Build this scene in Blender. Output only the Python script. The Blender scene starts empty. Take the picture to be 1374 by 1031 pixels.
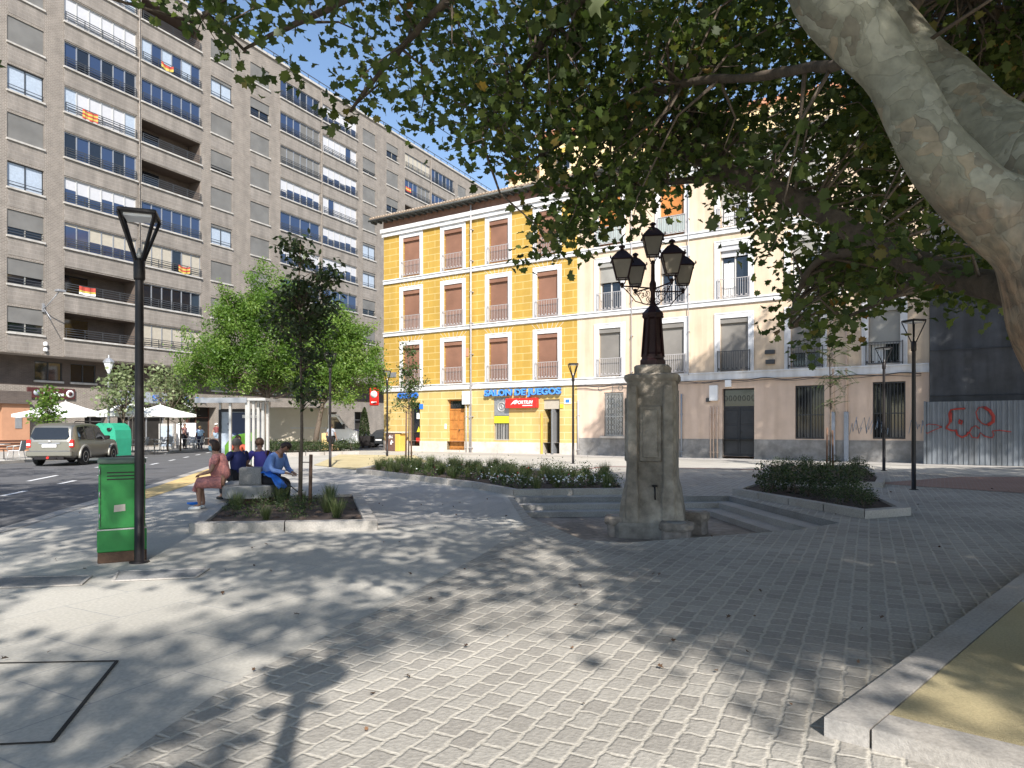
import bpy, bmesh, math, random
from mathutils import Vector, Matrix, Euler
import numpy as np
R=math.radians; PI=math.pi
sc=bpy.context.scene; COL=sc.collection
random.seed(7)
# ---------------------------------------------------------------- camera
F=920.0; U0=687.0; V0=574.0; CH=1.6          # focal length in photo pixels, principal column, horizon row, eye height
cd=bpy.data.cameras.new('camera'); cam=bpy.data.objects.new('camera',cd); COL.objects.link(cam)
cam.location=(0,0,CH); cam.rotation_euler=(R(90),0,0)
cd.sensor_width=36; cd.lens=F/1374*36; cd.shift_y=(V0-515.5)/1374; cd.clip_start=.05; cd.clip_end=3000
sc.camera=cam
# ---------------------------------------------------------------- light
EL=R(38); SUNH=Vector((.19,-.98)).normalized()
SUN=Vector((SUNH.x*math.cos(EL),SUNH.y*math.cos(EL),math.sin(EL)))
w=bpy.data.worlds.new('World'); sc.world=w; w.use_nodes=True
nt=w.node_tree; nt.nodes.clear()
sky=nt.nodes.new('ShaderNodeTexSky'); sky.sky_type='NISHITA'; sky.sun_disc=False
sky.sun_elevation=EL; sky.sun_rotation=math.atan2(SUNH.x,SUNH.y); sky.air_density=1.0; sky.dust_density=.6; sky.ozone_density=1.6
bg=nt.nodes.new('ShaderNodeBackground'); bg.inputs[1].default_value=.135
ow=nt.nodes.new('ShaderNodeOutputWorld'); nt.links.new(sky.outputs[0],bg.inputs[0]); nt.links.new(bg.outputs[0],ow.inputs[0])
ld=bpy.data.lights.new('sun','SUN'); ld.energy=5.0; ld.angle=R(.6); ld.color=(1,.95,.88)
lo=bpy.data.objects.new('sun',ld); COL.objects.link(lo); lo.rotation_euler=SUN.to_track_quat('Z','Y').to_euler(); lo.location=(0,-20,40)
vs=sc.view_settings; vs.view_transform='Standard'; vs.look='None'; vs.gamma=1; vs.exposure=.66
sc.render.film_transparent=False
try:
    sc.cycles.max_bounces=8; sc.cycles.diffuse_bounces=4; sc.cycles.transparent_max_bounces=8
except Exception: pass
# ---------------------------------------------------------------- helpers
def G(u,v,z=0.0):
    D=(CH-z)*F/(v-V0); return ((u-U0)/F*D,D)
def PP(u,v,D): return Vector(((u-U0)/F*D,D,CH-(v-V0)/F*D))
def lnk(o): COL.objects.link(o); return o
def tag(o,label=None,cat=None,group=None,kind=None):
    if label: o['label']=label
    if cat: o['category']=cat
    if group: o['group']=group
    if kind: o['kind']=kind
    return o
def empty(name,loc,rz,label,cat,group=None):
    o=bpy.data.objects.new(name,None); o.empty_display_size=.3; lnk(o)
    o.location=loc if len(loc)==3 else (loc[0],loc[1],0); o.rotation_euler=(0,0,rz)
    return tag(o,label,cat,group)
class MB:
    def __init__(s): s.v=[];s.f=[];s.m=[];s.sm=[]
    def add(s,vs,fs,mi=0,smooth=False,M=None):
        b=len(s.v)
        if M is not None: vs=[M@Vector(p) for p in vs]
        s.v+= [tuple(p) for p in vs]
        for f in fs: s.f.append([b+i for i in f]); s.m.append(mi); s.sm.append(smooth)
        return s
    def quad(s,a,b,c,d,mi=0): return s.add([a,b,c,d],[(0,1,2,3)],mi)
    def box(s,x0,x1,y0,y1,z0,z1,mi=0,M=None,bev=0):
        if bev>0:
            b=bev; vs=[];fs=[]
            # chamfered box: inset top/bottom rings
            rings=[(z0,b),(z0+b,0),(z1-b,0),(z1,b)]
            for z,i in rings:
                c=b if i==0 else b*1.0
                X0,X1,Y0,Y1=x0+i,x1-i,y0+i,y1-i
                k=b*.7
                vs+=[(X0+k,Y0,z),(X1-k,Y0,z),(X1,Y0+k,z),(X1,Y1-k,z),(X1-k,Y1,z),(X0+k,Y1,z),(X0,Y1-k,z),(X0,Y0+k,z)]
            for r in range(3):
                for i in range(8):
                    j=(i+1)%8; fs.append((r*8+i,r*8+j,r*8+8+j,r*8+8+i))
            fs.append(tuple(range(7,-1,-1))); fs.append(tuple(range(24,32)))
            return s.add(vs,fs,mi,False,M)
        vs=[(x0,y0,z0),(x1,y0,z0),(x1,y1,z0),(x0,y1,z0),(x0,y0,z1),(x1,y0,z1),(x1,y1,z1),(x0,y1,z1)]
        return s.add(vs,[(3,2,1,0),(4,5,6,7),(0,1,5,4),(1,2,6,5),(2,3,7,6),(3,0,4,7)],mi,False,M)
    def tube(s,pts,rad,n=8,mi=0,smooth=True,caps=True,M=None):
        pts=[Vector(p) for p in pts]
        if not hasattr(rad,'__len__'): rad=[rad]*len(pts)
        vs=[];up=None
        for i,p in enumerate(pts):
            a=pts[max(0,i-1)];b=pts[min(len(pts)-1,i+1)]; d=(b-a)
            if d.length<1e-9: d=Vector((0,0,1))
            d.normalize()
            if up is None:
                up=Vector((0,0,1)) if abs(d.z)<.9 else Vector((1,0,0))
            x=up.cross(d)
            if x.length<1e-6: x=Vector((1,0,0)).cross(d)
            x.normalize(); y=d.cross(x); up=y
            for k in range(n):
                t=2*PI*k/n; vs.append(p+(x*math.cos(t)+y*math.sin(t))*rad[i])
        fs=[]
        for i in range(len(pts)-1):
            for k in range(n):
                j=(k+1)%n; fs.append((i*n+k,i*n+j,(i+1)*n+j,(i+1)*n+k))
        s.add(vs,fs,mi,smooth,M)
        if caps:
            b=len(s.v)-len(vs)
            s.f.append([b+k for k in range(n-1,-1,-1)]); s.m.append(mi); s.sm.append(False)
            s.f.append([b+(len(pts)-1)*n+k for k in range(n)]); s.m.append(mi); s.sm.append(False)
        return s
    def lathe(s,prof,n=12,c=(0,0,0),mi=0,smooth=True,ph=0,M=None):
        vs=[];fs=[]
        for r,z in prof:
            for k in range(n):
                t=2*PI*k/n+ph; vs.append((c[0]+r*math.cos(t),c[1]+r*math.sin(t),c[2]+z))
        for i in range(len(prof)-1):
            for k in range(n):
                j=(k+1)%n; fs.append((i*n+k,i*n+j,(i+1)*n+j,(i+1)*n+k))
        fs.append(tuple(range(n-1,-1,-1))); fs.append(tuple((len(prof)-1)*n+k for k in range(n)))
        return s.add(vs,fs,mi,smooth,M)
    def prism(s,poly,z0,z1,mi=0,M=None):
        n=len(poly)
        A=sum(poly[i][0]*poly[(i+1)%n][1]-poly[(i+1)%n][0]*poly[i][1] for i in range(n))
        if A<0: poly=poly[::-1]
        vs=[(p[0],p[1],z0) for p in poly]+[(p[0],p[1],z1) for p in poly]
        fs=[tuple(range(n-1,-1,-1)),tuple(range(n,2*n))]+[(i,(i+1)%n,n+(i+1)%n,n+i) for i in range(n)]
        return s.add(vs,fs,mi,False,M)
    def bar(s,a,b,w,h,mi=0):
        a=Vector(a);b=Vector(b);d=(b-a);L=d.length; d.normalize()
        up=Vector((0,0,1)) if abs(d.z)<.95 else Vector((0,1,0))
        x=d.cross(up).normalized(); y=x.cross(d)
        M=Matrix((( x.x,d.x,y.x,a.x),(x.y,d.y,y.y,a.y),(x.z,d.z,y.z,a.z),(0,0,0,1)))
        return s.box(-w/2,w/2,0,L,-h/2,h/2,mi,M)
    def build(s,name,mats,parent=None,label=None,loc=None,rz=0,cat=None,group=None,kind=None):
        me=bpy.data.meshes.new(name); me.from_pydata(s.v,[],s.f)
        if not isinstance(mats,(list,tuple)): mats=[mats]
        for m in mats: me.materials.append(m)
        me.polygons.foreach_set('material_index',s.m); me.polygons.foreach_set('use_smooth',s.sm); me.update()
        o=bpy.data.objects.new(name,me); lnk(o)
        if parent is not None: o.parent=parent
        if loc is not None: o.location=loc
        if rz: o.rotation_euler=(0,0,rz)
        return tag(o,label,cat,group,kind)
def copy_tree(o,loc=None,rz=None,label=None,parent=None,scale=None):
    c=o.copy(); COL.objects.link(c)
    if parent is not None: c.parent=parent
    if loc is not None: c.location=loc if len(loc)==3 else (loc[0],loc[1],0)
    if rz is not None: c.rotation_euler=(0,0,rz)
    if scale is not None: c.scale=scale if hasattr(scale,'__len__') else (scale,)*3
    if label: c['label']=label
    for ch in list(o.children): copy_tree(ch,parent=c)
    return c
# ---------------------------------------------------------------- materials
def newmat(name):
    m=bpy.data.materials.new(name); m.use_nodes=True; n=m.node_tree
    return m,n,n.nodes['Principled BSDF']
def N(n,t,**k):
    x=n.nodes.new(t)
    for a,b in k.items():
        if a.startswith('i_'): x.inputs[a[2:].replace('_',' ')].default_value=b
        else: setattr(x,a,b)
    return x
def c4(c): return (c[0],c[1],c[2],1)
def mat(name,c,rough=.7,var=.12,sc_=6,bump=.1,bsc=60,metal=0,c2=None,mort=None,spec=.5,stains=0,streak=0):
    m,n,b=newmat(name); L=n.links.new
    tc=N(n,'ShaderNodeTexCoord')
    no=N(n,'ShaderNodeTexNoise'); no.inputs['Scale'].default_value=sc_; no.inputs['Detail'].default_value=6; no.inputs['Roughness'].default_value=.6
    L(tc.outputs['Object'],no.inputs['Vector'])
    rp=N(n,'ShaderNodeValToRGB'); e=rp.color_ramp.elements
    lo_=tuple(x*(1-var) for x in c) if c2 is None else c2; hi=tuple(min(1,x*(1+var)) for x in c)
    e[0].position=.3; e[0].color=c4(lo_); e[1].position=.7; e[1].color=c4(hi)
    L(no.outputs['Fac'],rp.inputs[0]); out=rp.outputs[0]
    if stains>0 or streak>0:
        n2=N(n,'ShaderNodeTexNoise'); n2.inputs['Scale'].default_value=1.1; n2.inputs['Detail'].default_value=8
        if streak>0:
            mp=N(n,'ShaderNodeMapping'); mp.inputs['Scale'].default_value=(2.2,2.2,.22); L(tc.outputs['Object'],mp.inputs[0]); L(mp.outputs[0],n2.inputs['Vector'])
        else: L(tc.outputs['Object'],n2.inputs['Vector'])
        r2=N(n,'ShaderNodeValToRGB'); r2.color_ramp.elements[0].position=.35; r2.color_ramp.elements[1].position=.62
        k=1-max(stains,streak); r2.color_ramp.elements[0].color=(k,k*.98,k*.95,1); r2.color_ramp.elements[1].color=(1,1,1,1)
        L(n2.outputs['Fac'],r2.inputs[0])
        mx=N(n,'ShaderNodeMix',data_type='RGBA',blend_type='MULTIPLY'); mx.inputs[0].default_value=1
        L(out,mx.inputs[6]); L(r2.outputs[0],mx.inputs[7]); out=mx.outputs[2]
    L(out,b.inputs['Base Color'])
    b.inputs['Roughness'].default_value=rough; b.inputs['Metallic'].default_value=metal
    b.inputs['Specular IOR Level'].default_value=spec
    if bump>0:
        nb=N(n,'ShaderNodeTexNoise'); nb.inputs['Scale'].default_value=bsc; nb.inputs['Detail'].default_value=4
        L(tc.outputs['Object'],nb.inputs['Vector'])
        bp=N(n,'ShaderNodeBump'); bp.inputs['Strength'].default_value=bump; bp.inputs['Distance'].default_value=.02
        L(nb.outputs['Fac'],bp.inputs['Height']); L(bp.outputs[0],b.inputs['Normal'])
    return m
def brickmat(name,c1,c2,cm,bw,rh,ms,axes='xz',rough=.85,var=.25,bump=.4,rot=0,distort=0,off=.5,msmooth=.1,nscale=1.5,dscale=2.0,fine=True,streak=0):
    m,n,b=newmat(name); L=n.links.new
    tc=N(n,'ShaderNodeTexCoord'); src=tc.outputs['Object']
    if axes=='xz':
        sp=N(n,'ShaderNodeSeparateXYZ'); cb=N(n,'ShaderNodeCombineXYZ'); L(src,sp.inputs[0])
        ad=N(n,'ShaderNodeMath',operation='ADD'); L(sp.outputs[0],ad.inputs[0]); L(sp.outputs[1],ad.inputs[1])
        L(ad.outputs[0],cb.inputs[0]); L(sp.outputs[2],cb.inputs[1]); src=cb.outputs[0]
    elif rot:
        mp=N(n,'ShaderNodeMapping'); mp.inputs['Rotation'].default_value=(0,0,rot); L(src,mp.inputs[0]); src=mp.outputs[0]
    if distort>0:
        dn=N(n,'ShaderNodeTexNoise'); dn.inputs['Scale'].default_value=dscale; dn.inputs['Detail'].default_value=3; L(src,dn.inputs['Vector'])
        s1=N(n,'ShaderNodeVectorMath',operation='SUBTRACT'); s1.inputs[1].default_value=(.5,.5,.5); L(dn.outputs['Color'],s1.inputs[0])
        s2=N(n,'ShaderNodeVectorMath',operation='SCALE'); s2.inputs['Scale'].default_value=distort; L(s1.outputs[0],s2.inputs[0])
        s3=N(n,'ShaderNodeVectorMath',operation='ADD'); L(src,s3.inputs[0]); L(s2.outputs[0],s3.inputs[1]); src2=s3.outputs[0]
    else: src2=src
    br=N(n,'ShaderNodeTexBrick'); br.offset=off; br.inputs['Scale'].default_value=1; br.inputs['Brick Width'].default_value=bw; br.inputs['Row Height'].default_value=rh
    br.inputs['Mortar Size'].default_value=ms; br.inputs['Mortar Smooth'].default_value=msmooth; br.inputs['Bias'].default_value=0
    br.inputs['Color1'].default_value=c4(c1); br.inputs['Color2'].default_value=c4(c2); br.inputs['Mortar'].default_value=c4(cm)
    L(src2,br.inputs['Vector'])
    no=N(n,'ShaderNodeTexNoise'); no.inputs['Scale'].default_value=nscale; no.inputs['Detail'].default_value=8; L(src,no.inputs['Vector'])
    rp=N(n,'ShaderNodeMapRange'); rp.inputs['From Min'].default_value=.3; rp.inputs['From Max'].default_value=.7; rp.inputs['To Min'].default_value=1-var; rp.inputs['To Max'].default_value=1+var*.5
    L(no.outputs['Fac'],rp.inputs[0])
    mx=N(n,'ShaderNodeVectorMath',operation='SCALE'); L(br.outputs['Color'],mx.inputs[0]); L(rp.outputs[0],mx.inputs['Scale']); o_=mx.outputs[0]
    nf=N(n,'ShaderNodeTexNoise'); nf.inputs['Scale'].default_value=35 if fine else 8; nf.inputs['Detail'].default_value=5; L(src,nf.inputs['Vector'])
    r2=N(n,'ShaderNodeMapRange'); r2.inputs['From Min'].default_value=.3; r2.inputs['From Max'].default_value=.7; r2.inputs['To Min'].default_value=.86; r2.inputs['To Max'].default_value=1.1
    L(nf.outputs['Fac'],r2.inputs[0]); m2=N(n,'ShaderNodeVectorMath',operation='SCALE'); L(o_,m2.inputs[0]); L(r2.outputs[0],m2.inputs['Scale'])
    o_=m2.outputs[0]
    if streak>0:
        mp=N(n,'ShaderNodeMapping'); mp.inputs['Scale'].default_value=(1.3,.12,1); L(src,mp.inputs[0])
        n3=N(n,'ShaderNodeTexNoise'); n3.inputs['Scale'].default_value=1.2; n3.inputs['Detail'].default_value=7; L(mp.outputs[0],n3.inputs['Vector'])
        r3=N(n,'ShaderNodeMapRange'); r3.inputs['From Min'].default_value=.35; r3.inputs['From Max'].default_value=.65; r3.inputs['To Min'].default_value=1-streak; r3.inputs['To Max'].default_value=1.04
        L(n3.outputs['Fac'],r3.inputs[0]); m3=N(n,'ShaderNodeVectorMath',operation='SCALE'); L(o_,m3.inputs[0]); L(r3.outputs[0],m3.inputs['Scale']); o_=m3.outputs[0]
    L(o_,b.inputs['Base Color']); b.inputs['Roughness'].default_value=rough
    hm=N(n,'ShaderNodeMath',operation='SUBTRACT'); L(nf.outputs['Fac'],hm.inputs[0]); L(br.outputs['Fac'],hm.inputs[1])
    bp=N(n,'ShaderNodeBump'); bp.inputs['Strength'].default_value=bump; bp.inputs['Distance'].default_value=.015
    L(hm.outputs[0],bp.inputs['Height']); L(bp.outputs[0],b.inputs['Normal'])
    return m
def glassmat(name,c,rough=.05,alpha=None):
    m,n,b=newmat(name); b.inputs['Base Color'].default_value=c4(c); b.inputs['Roughness'].default_value=rough; b.inputs['Specular IOR Level'].default_value=.9
    b.inputs['IOR'].default_value=1.5
    return m
def leafmat(name,cols,trans=.35):
    m,n,b=newmat(name); L=n.links.new
    at=N(n,'ShaderNodeAttribute',attribute_name='rnd'); rp=N(n,'ShaderNodeValToRGB')
    e=rp.color_ramp.elements
    while len(e)<len(cols): e.new(.5)
    for i,(p,c) in enumerate(cols): e[i].position=p; e[i].color=c4(c)
    L(at.outputs['Fac'],rp.inputs[0])
    b.inputs['Roughness'].default_value=.45; b.inputs['Specular IOR Level'].default_value=.35
    L(rp.outputs[0],b.inputs['Base Color'])
    tr=N(n,'ShaderNodeBsdfTranslucent'); hs=N(n,'ShaderNodeHueSaturation'); hs.inputs['Value'].default_value=1.6; hs.inputs['Saturation'].default_value=1.15
    L(rp.outputs[0],hs.inputs['Color']); L(hs.outputs[0],tr.inputs[0])
    mx=N(n,'ShaderNodeMixShader'); mx.inputs[0].default_value=trans; L(b.outputs[0],mx.inputs[1]); L(tr.outputs[0],mx.inputs[2])
    L(mx.outputs[0],n.nodes['Material Output'].inputs[0])
    return m
M={}
M['white_paint']=mat('white_paint',(.72,.72,.73),.6,.07,3,.05,streak=.2)
M['white_cloth']=mat('white_cloth',(.80,.80,.78),.8,.03,3,.05)
M['granite']=mat('granite',(.41,.385,.355),.8,.2,40,.2,120,stains=.18)
M['granite_dark']=mat('granite_dark',(.26,.255,.25),.8,.25,40,.2,120,stains=.2)
M['old_stone']=mat('old_stone',(.37,.325,.27),.9,.35,5,.7,25,stains=.45)
M['stool_stone']=mat('stool_stone',(.33,.28,.235),.9,.3,9,.7,25,stains=.35)
M['concrete']=mat('concrete',(.30,.30,.29),.85,.15,12,.25,90,stains=.2)
M['black_metal']=mat('black_metal',(.018,.015,.016),.45,.2,8,.03,50,metal=.3)
M['rust_metal']=mat('rust_metal',(.035,.012,.013),.5,.3,6,.05,50,metal=.2)
M['lamp_glass']=mat('lamp_glass',(.30,.26,.20),.35,.1,5,0)
M['lamp_pane']=mat('lamp_pane',(.75,.76,.78),.3,.05,5,0)
M['grey_metal']=mat('grey_metal',(.35,.36,.38),.4,.1,8,.03,50,metal=.5)
M['light_metal']=mat('light_metal',(.50,.49,.47),.4,.06,8,.03,50,metal=.3)
M['rail_grey']=mat('rail_grey',(.42,.40,.40),.5,.1,8,.0)
M['rail_dark']=mat('rail_dark',(.045,.047,.05),.5,.1,8,.0)
M['green_metal']=mat('green_metal',(.025,.27,.055),.5,.2,2.5,.04,40,stains=.15)
M['teal_plastic']=mat('teal_plastic',(.03,.33,.20),.45,.08,3,.03,30)
M['soil']=mat('soil',(.055,.038,.03),.95,.4,18,.9,30)
M['bark_dark']=mat('bark_dark',(.085,.065,.048),.9,.45,7,.6,30)
M['bark_young']=mat('bark_young',(.13,.10,.075),.9,.3,20,.5,50)
M['stake']=mat('stake',(.15,.085,.055),.8,.3,14,.3,60)
M['tyre']=mat('tyre',(.02,.02,.02),.85,.2,20,.2,60)
M['alloy']=mat('alloy',(.55,.56,.58),.3,.05,5,0,metal=.8)
M['glass_dark']=glassmat('glass_dark',(.012,.015,.022))
M['glass_blue']=glassmat('glass_blue',(.03,.05,.11),.08)
M['glass_car']=glassmat('glass_car',(.01,.012,.013),.04)
M['curtain']=mat('curtain',(.36,.42,.50),.6,.12,9,.15,30)
M['blind_white']=mat('blind_white',(.50,.50,.52),.6,.05,5,.05)
M['blind_beige']=mat('blind_beige',(.42,.38,.31),.6,.08,5,.05)
def blindmat(name,c,pitch=.05):
    m,n,b=newmat(name); L=n.links.new; tc=N(n,'ShaderNodeTexCoord'); sp=N(n,'ShaderNodeSeparateXYZ'); L(tc.outputs['Object'],sp.inputs[0])
    mu=N(n,'ShaderNodeMath',operation='MULTIPLY'); mu.inputs[1].default_value=2*PI/pitch; L(sp.outputs[2],mu.inputs[0])
    si=N(n,'ShaderNodeMath',operation='SINE'); L(mu.outputs[0],si.inputs[0])
    bp=N(n,'ShaderNodeBump'); bp.inputs['Strength'].default_value=.6; bp.inputs['Distance'].default_value=.008; L(si.outputs[0],bp.inputs['Height']); L(bp.outputs[0],b.inputs['Normal'])
    no=N(n,'ShaderNodeTexNoise'); no.inputs['Scale'].default_value=.8; no.inputs['Detail'].default_value=5; L(tc.outputs['Object'],no.inputs['Vector'])
    rp=N(n,'ShaderNodeValToRGB'); rp.color_ramp.elements[0].color=c4([x*.85 for x in c]); rp.color_ramp.elements[1].color=c4([x*1.12 for x in c]); rp.color_ramp.elements[0].position=.35; rp.color_ramp.elements[1].position=.65
    L(no.outputs['Fac'],rp.inputs[0]); L(rp.outputs[0],b.inputs['Base Color']); b.inputs['Roughness'].default_value=.6
    return m
M['blind_grey']=blindmat('blind_grey',(.17,.165,.155))
M['blind_grey2']=blindmat('blind_grey2',(.33,.32,.29))
M['shutter_brown']=blindmat('shutter_brown',(.25,.125,.08),.06)
M['shutter_orange']=blindmat('shutter_orange',(.52,.20,.05),.06)
M['shutter_taupe']=blindmat('shutter_taupe',(.22,.205,.185),.06)
M['brick_brown']=brickmat('brick_brown',(.175,.147,.120),(.222,.190,.160),(.33,.295,.26),.26,.085,.016,'xz',bump=.35,var=.16,streak=.12)
M['brick_band']=brickmat('brick_band',(.215,.187,.16),(.25,.218,.188),(.34,.31,.28),.075,.26,.010,'xz',bump=.3,var=.16,streak=.2)
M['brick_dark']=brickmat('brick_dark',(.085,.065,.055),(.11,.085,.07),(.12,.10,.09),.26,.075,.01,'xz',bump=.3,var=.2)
M['ledge']=mat('ledge',(.46,.44,.41),.8,.12,4,.15,40,streak=.2)
M['yellow_block']=brickmat('yellow_block',(.455,.282,.05),(.505,.32,.062),(.68,.53,.24),1.15,.44,.015,'xz',bump=.1,var=.08,rough=.85,nscale=.6,streak=.10)
M['yellow_pale']=brickmat('yellow_pale',(.56,.40,.14),(.60,.44,.17),(.70,.60,.34),1.15,.44,.018,'xz',bump=.1,var=.10,rough=.85,nscale=.6,streak=.14)
M['yellow_side']=mat('yellow_side',(.66,.40,.08),.85,.08,2,.1,40)
M['cream_wall']=mat('cream_wall',(.70,.555,.41),.9,.07,1.2,.08,50,streak=.2)
M['peach_wall']=mat('peach_wall',(.67,.515,.41),.9,.07,1.5,.10,50,streak=.14)
M['dado_white']=mat('dado_white',(.62,.56,.50),.9,.12,5,.3,30,stains=.2)
M['dado_grey']=mat('dado_grey',(.30,.29,.28),.9,.2,4,.5,25,stains=.35)
M['roof_tile']=mat('roof_tile',(.42,.33,.25),.9,.3,7,.3,30,stains=.3)
M['eave_dark']=mat('eave_dark',(.10,.105,.10),.8,.2,5,.1)
M['eave_brown']=mat('eave_brown',(.24,.13,.09),.8,.2,5,.1)
M['back_wall']=mat('back_wall',(.80,.62,.36),.9,.05,1.5,.05)
M['terracotta']=mat('terracotta',(.52,.25,.15),.9,.2,4,.2)
M['wood_door']=mat('wood_door',(.42,.17,.04),.5,.3,3,.15,40)
M['dark_wood']=mat('dark_wood',(.10,.045,.03),.6,.25,4,.1,40)
M['dark_door']=mat('dark_door',(.025,.027,.032),.5,.2,5,.05)
M['net']=mat('net',(.075,.078,.085),.95,.25,1.2,.5,5,streak=.3)
M['corrugated']=mat('corrugated',(.20,.22,.245),.55,.1,2,.03,metal=.25,streak=.25)
M['graffiti_red']=mat('graffiti_red',(.32,.03,.02),.6,.1,4,0)
M['graffiti_blue']=mat('graffiti_blue',(.30,.38,.50),.7,.1,4,0)
M['sign_blue']=mat('sign_blue',(.04,.18,.62),.4,.05,4,0)
M['sign_red']=mat('sign_red',(.65,.025,.02),.4,.05,4,0)
M['sign_darkred']=mat('sign_darkred',(.075,.02,.02),.5,.1,4,0)
M['sign_grey']=mat('sign_grey',(.30,.33,.38),.5,.1,4,0)
M['letter_white']=mat('letter_white',(.85,.85,.85),.5,.02,4,0)
M['yellow_sign']=mat('yellow_sign',(.60,.58,.03),.5,.05,4,0)
M['orange_wall']=mat('orange_wall',(.42,.22,.13),.8,.08,2,.1,40)
M['interior']=mat('interior',(.02,.018,.016),.9,.3,2,0)
M['wall_peach']=M['peach_wall']  # second key for the same peach paint
M['asphalt']=mat('asphalt',(.115,.115,.12),.9,.15,2,.4,140,stains=.15)
M['pavement']=brickmat('pavement',(.41,.385,.35),(.44,.415,.38),(.33,.32,.30),.6,.4,.008,'xy',rot=R(-75),var=.12,bump=.15,nscale=.5)
M['slabs']=brickmat('slabs',(.45,.425,.375),(.475,.45,.40),(.33,.325,.31),1.2,.8,.006,'xy',rot=R(-62.5),var=.14,bump=.2,nscale=.35)
M['cobbles']=brickmat('cobbles',(.30,.278,.247),(.395,.37,.328),(.475,.44,.38),.20,.145,.019,'xy',rot=R(-62.5),distort=.05,dscale=12,msmooth=.8,var=.22,bump=.55,nscale=.55,off=.45)
M['brick_pave']=brickmat('brick_pave',(.27,.15,.115),(.32,.19,.15),(.30,.25,.22),.2,.1,.01,'xy',rot=R(32),var=.12,bump=.2,nscale=.5)
M['sand_pave']=mat('sand_pave',(.56,.47,.27),.95,.16,60,.8,170,stains=.18)
M['tactile']=mat('tactile',(.62,.45,.20),.9,.1,10,.3,80)
M['road_paint']=mat('road_paint',(.72,.72,.72),.7,.12,10,.1)
M['red_line']=mat('red_line',(.26,.05,.045),.7,.15,6,.05)
M['skin']=mat('skin',(.33,.18,.12),.55,.06,12,0)
M['leaf_plane']=leafmat('leaf_plane',[(0,(.038,.060,.017)),(.5,(.068,.100,.028)),(.88,(.15,.185,.05)),(1,(.22,.11,.03))],.40)
M['leaf_bright']=leafmat('leaf_bright',[(0,(.06,.12,.022)),(.5,(.12,.21,.04)),(1,(.24,.32,.09))],.38)
M['leaf_pale']=leafmat('leaf_pale',[(0,(.13,.17,.07)),(.5,(.20,.25,.12)),(1,(.30,.33,.19))],.3)
M['leaf_dark']=leafmat('leaf_dark',[(0,(.022,.036,.013)),(.6,(.04,.062,.022)),(1,(.075,.105,.04))],.2)
M['leaf_mid']=leafmat('leaf_mid',[(0,(.03,.06,.014)),(.6,(.055,.10,.025)),(1,(.12,.16,.05))],.3)
M['leaf_grass']=leafmat('leaf_grass',[(0,(.06,.09,.03)),(.6,(.12,.16,.06)),(1,(.24,.24,.13))],.3)
def cloth(name,c,var=.1): M[name]=mat(name,c,.85,var,9,.15,60); return M[name]
# ---------------------------------------------------------------- leaf helpers
rng=np.random.default_rng(11)
def rand_rot(n,flat=.0):
    # random orientations; flat>0 biases the leaf plane to horizontal
    q=rng.normal(size=(n,4)); q/=np.linalg.norm(q,axis=1)[:,None]
    if flat>0:
        k=rng.random(n)<flat
        yaw=rng.random(n)*2*PI; tx=rng.normal(size=n)*.38; ty=rng.normal(size=n)*.38
        cy,sy=np.cos(yaw/2),np.sin(yaw/2); cx,sx=np.cos(tx/2),np.sin(tx/2)
        q2=np.stack([cy*cx,cy*sx,sy*sx+ty*.4,sy*cx],1); q2/=np.linalg.norm(q2,axis=1)[:,None]
        q[k]=q2[k]
    a,b,c,d=q.T
    Rm=np.empty((n,3,3))
    Rm[:,0,0]=a*a+b*b-c*c-d*d;Rm[:,0,1]=2*(b*c-a*d);Rm[:,0,2]=2*(b*d+a*c)
    Rm[:,1,0]=2*(b*c+a*d);Rm[:,1,1]=a*a-b*b+c*c-d*d;Rm[:,1,2]=2*(c*d-a*b)
    Rm[:,2,0]=2*(b*d-a*c);Rm[:,2,1]=2*(c*d+a*b);Rm[:,2,2]=a*a-b*b-c*c+d*d
    return Rm
LOBE=[(0,-.40),(.10,-.27),(.30,-.36),(.34,-.14),(.52,-.02),(.35,.13),(.36,.34),(.19,.29),(.02,.56),(-.15,.30),(-.33,.36),(-.34,.14),(-.50,.04),(-.36,-.13),(-.31,-.34),(-.10,-.26)]
LOBE_S=[(0,-.38),(.36,-.26),(.24,-.02),(.50,.12),(.16,.18),(0,.54),(-.16,.18),(-.50,.12),(-.24,-.02),(-.36,-.26)]
OVAL=[(0,-.5),(.22,-.15),(.2,.18),(0,.5),(-.2,.18),(-.22,-.15)]
DIAM=[(0,-.5),(.26,0),(0,.5),(-.26,0)]
BLADE=[(-.03,0),(.03,0),(.02,.6),(0,1.0),(-.02,.6)]
def leafmesh(name,C,size,shape,material,parent=None,flat=.4,rots=None,fold=.25,rnd=None,**k):
    C=np.asarray(C,float); n=len(C); S=np.asarray(shape,float); m=len(S)
    base=np.zeros((m,3)); base[:,:2]=S; base[:,2]=fold*np.abs(S[:,0])
    sz=np.asarray(size,float)*np.ones(n)
    Rm=rand_rot(n,flat) if rots is None else rots
    V=np.einsum('nij,mj->nmi',Rm,base)*sz[:,None,None]+C[:,None,:]
    me=bpy.data.meshes.new(name); me.vertices.add(n*m); me.vertices.foreach_set('co',V.reshape(-1))
    me.loops.add(n*m); me.loops.foreach_set('vertex_index',np.arange(n*m,dtype=np.int32))
    me.polygons.add(n); me.polygons.foreach_set('loop_start',np.arange(n,dtype=np.int32)*m); me.polygons.foreach_set('loop_total',np.full(n,m,dtype=np.int32))
    at=me.attributes.new('rnd','FLOAT','FACE'); at.data.foreach_set('value',(rng.random(n) if rnd is None else rnd).astype(np.float32))
    me.materials.append(material); me.update(); me.validate()
    o=bpy.data.objects.new(name,me); lnk(o)
    if parent is not None: o.parent=parent
    return tag(o,**k)
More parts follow.
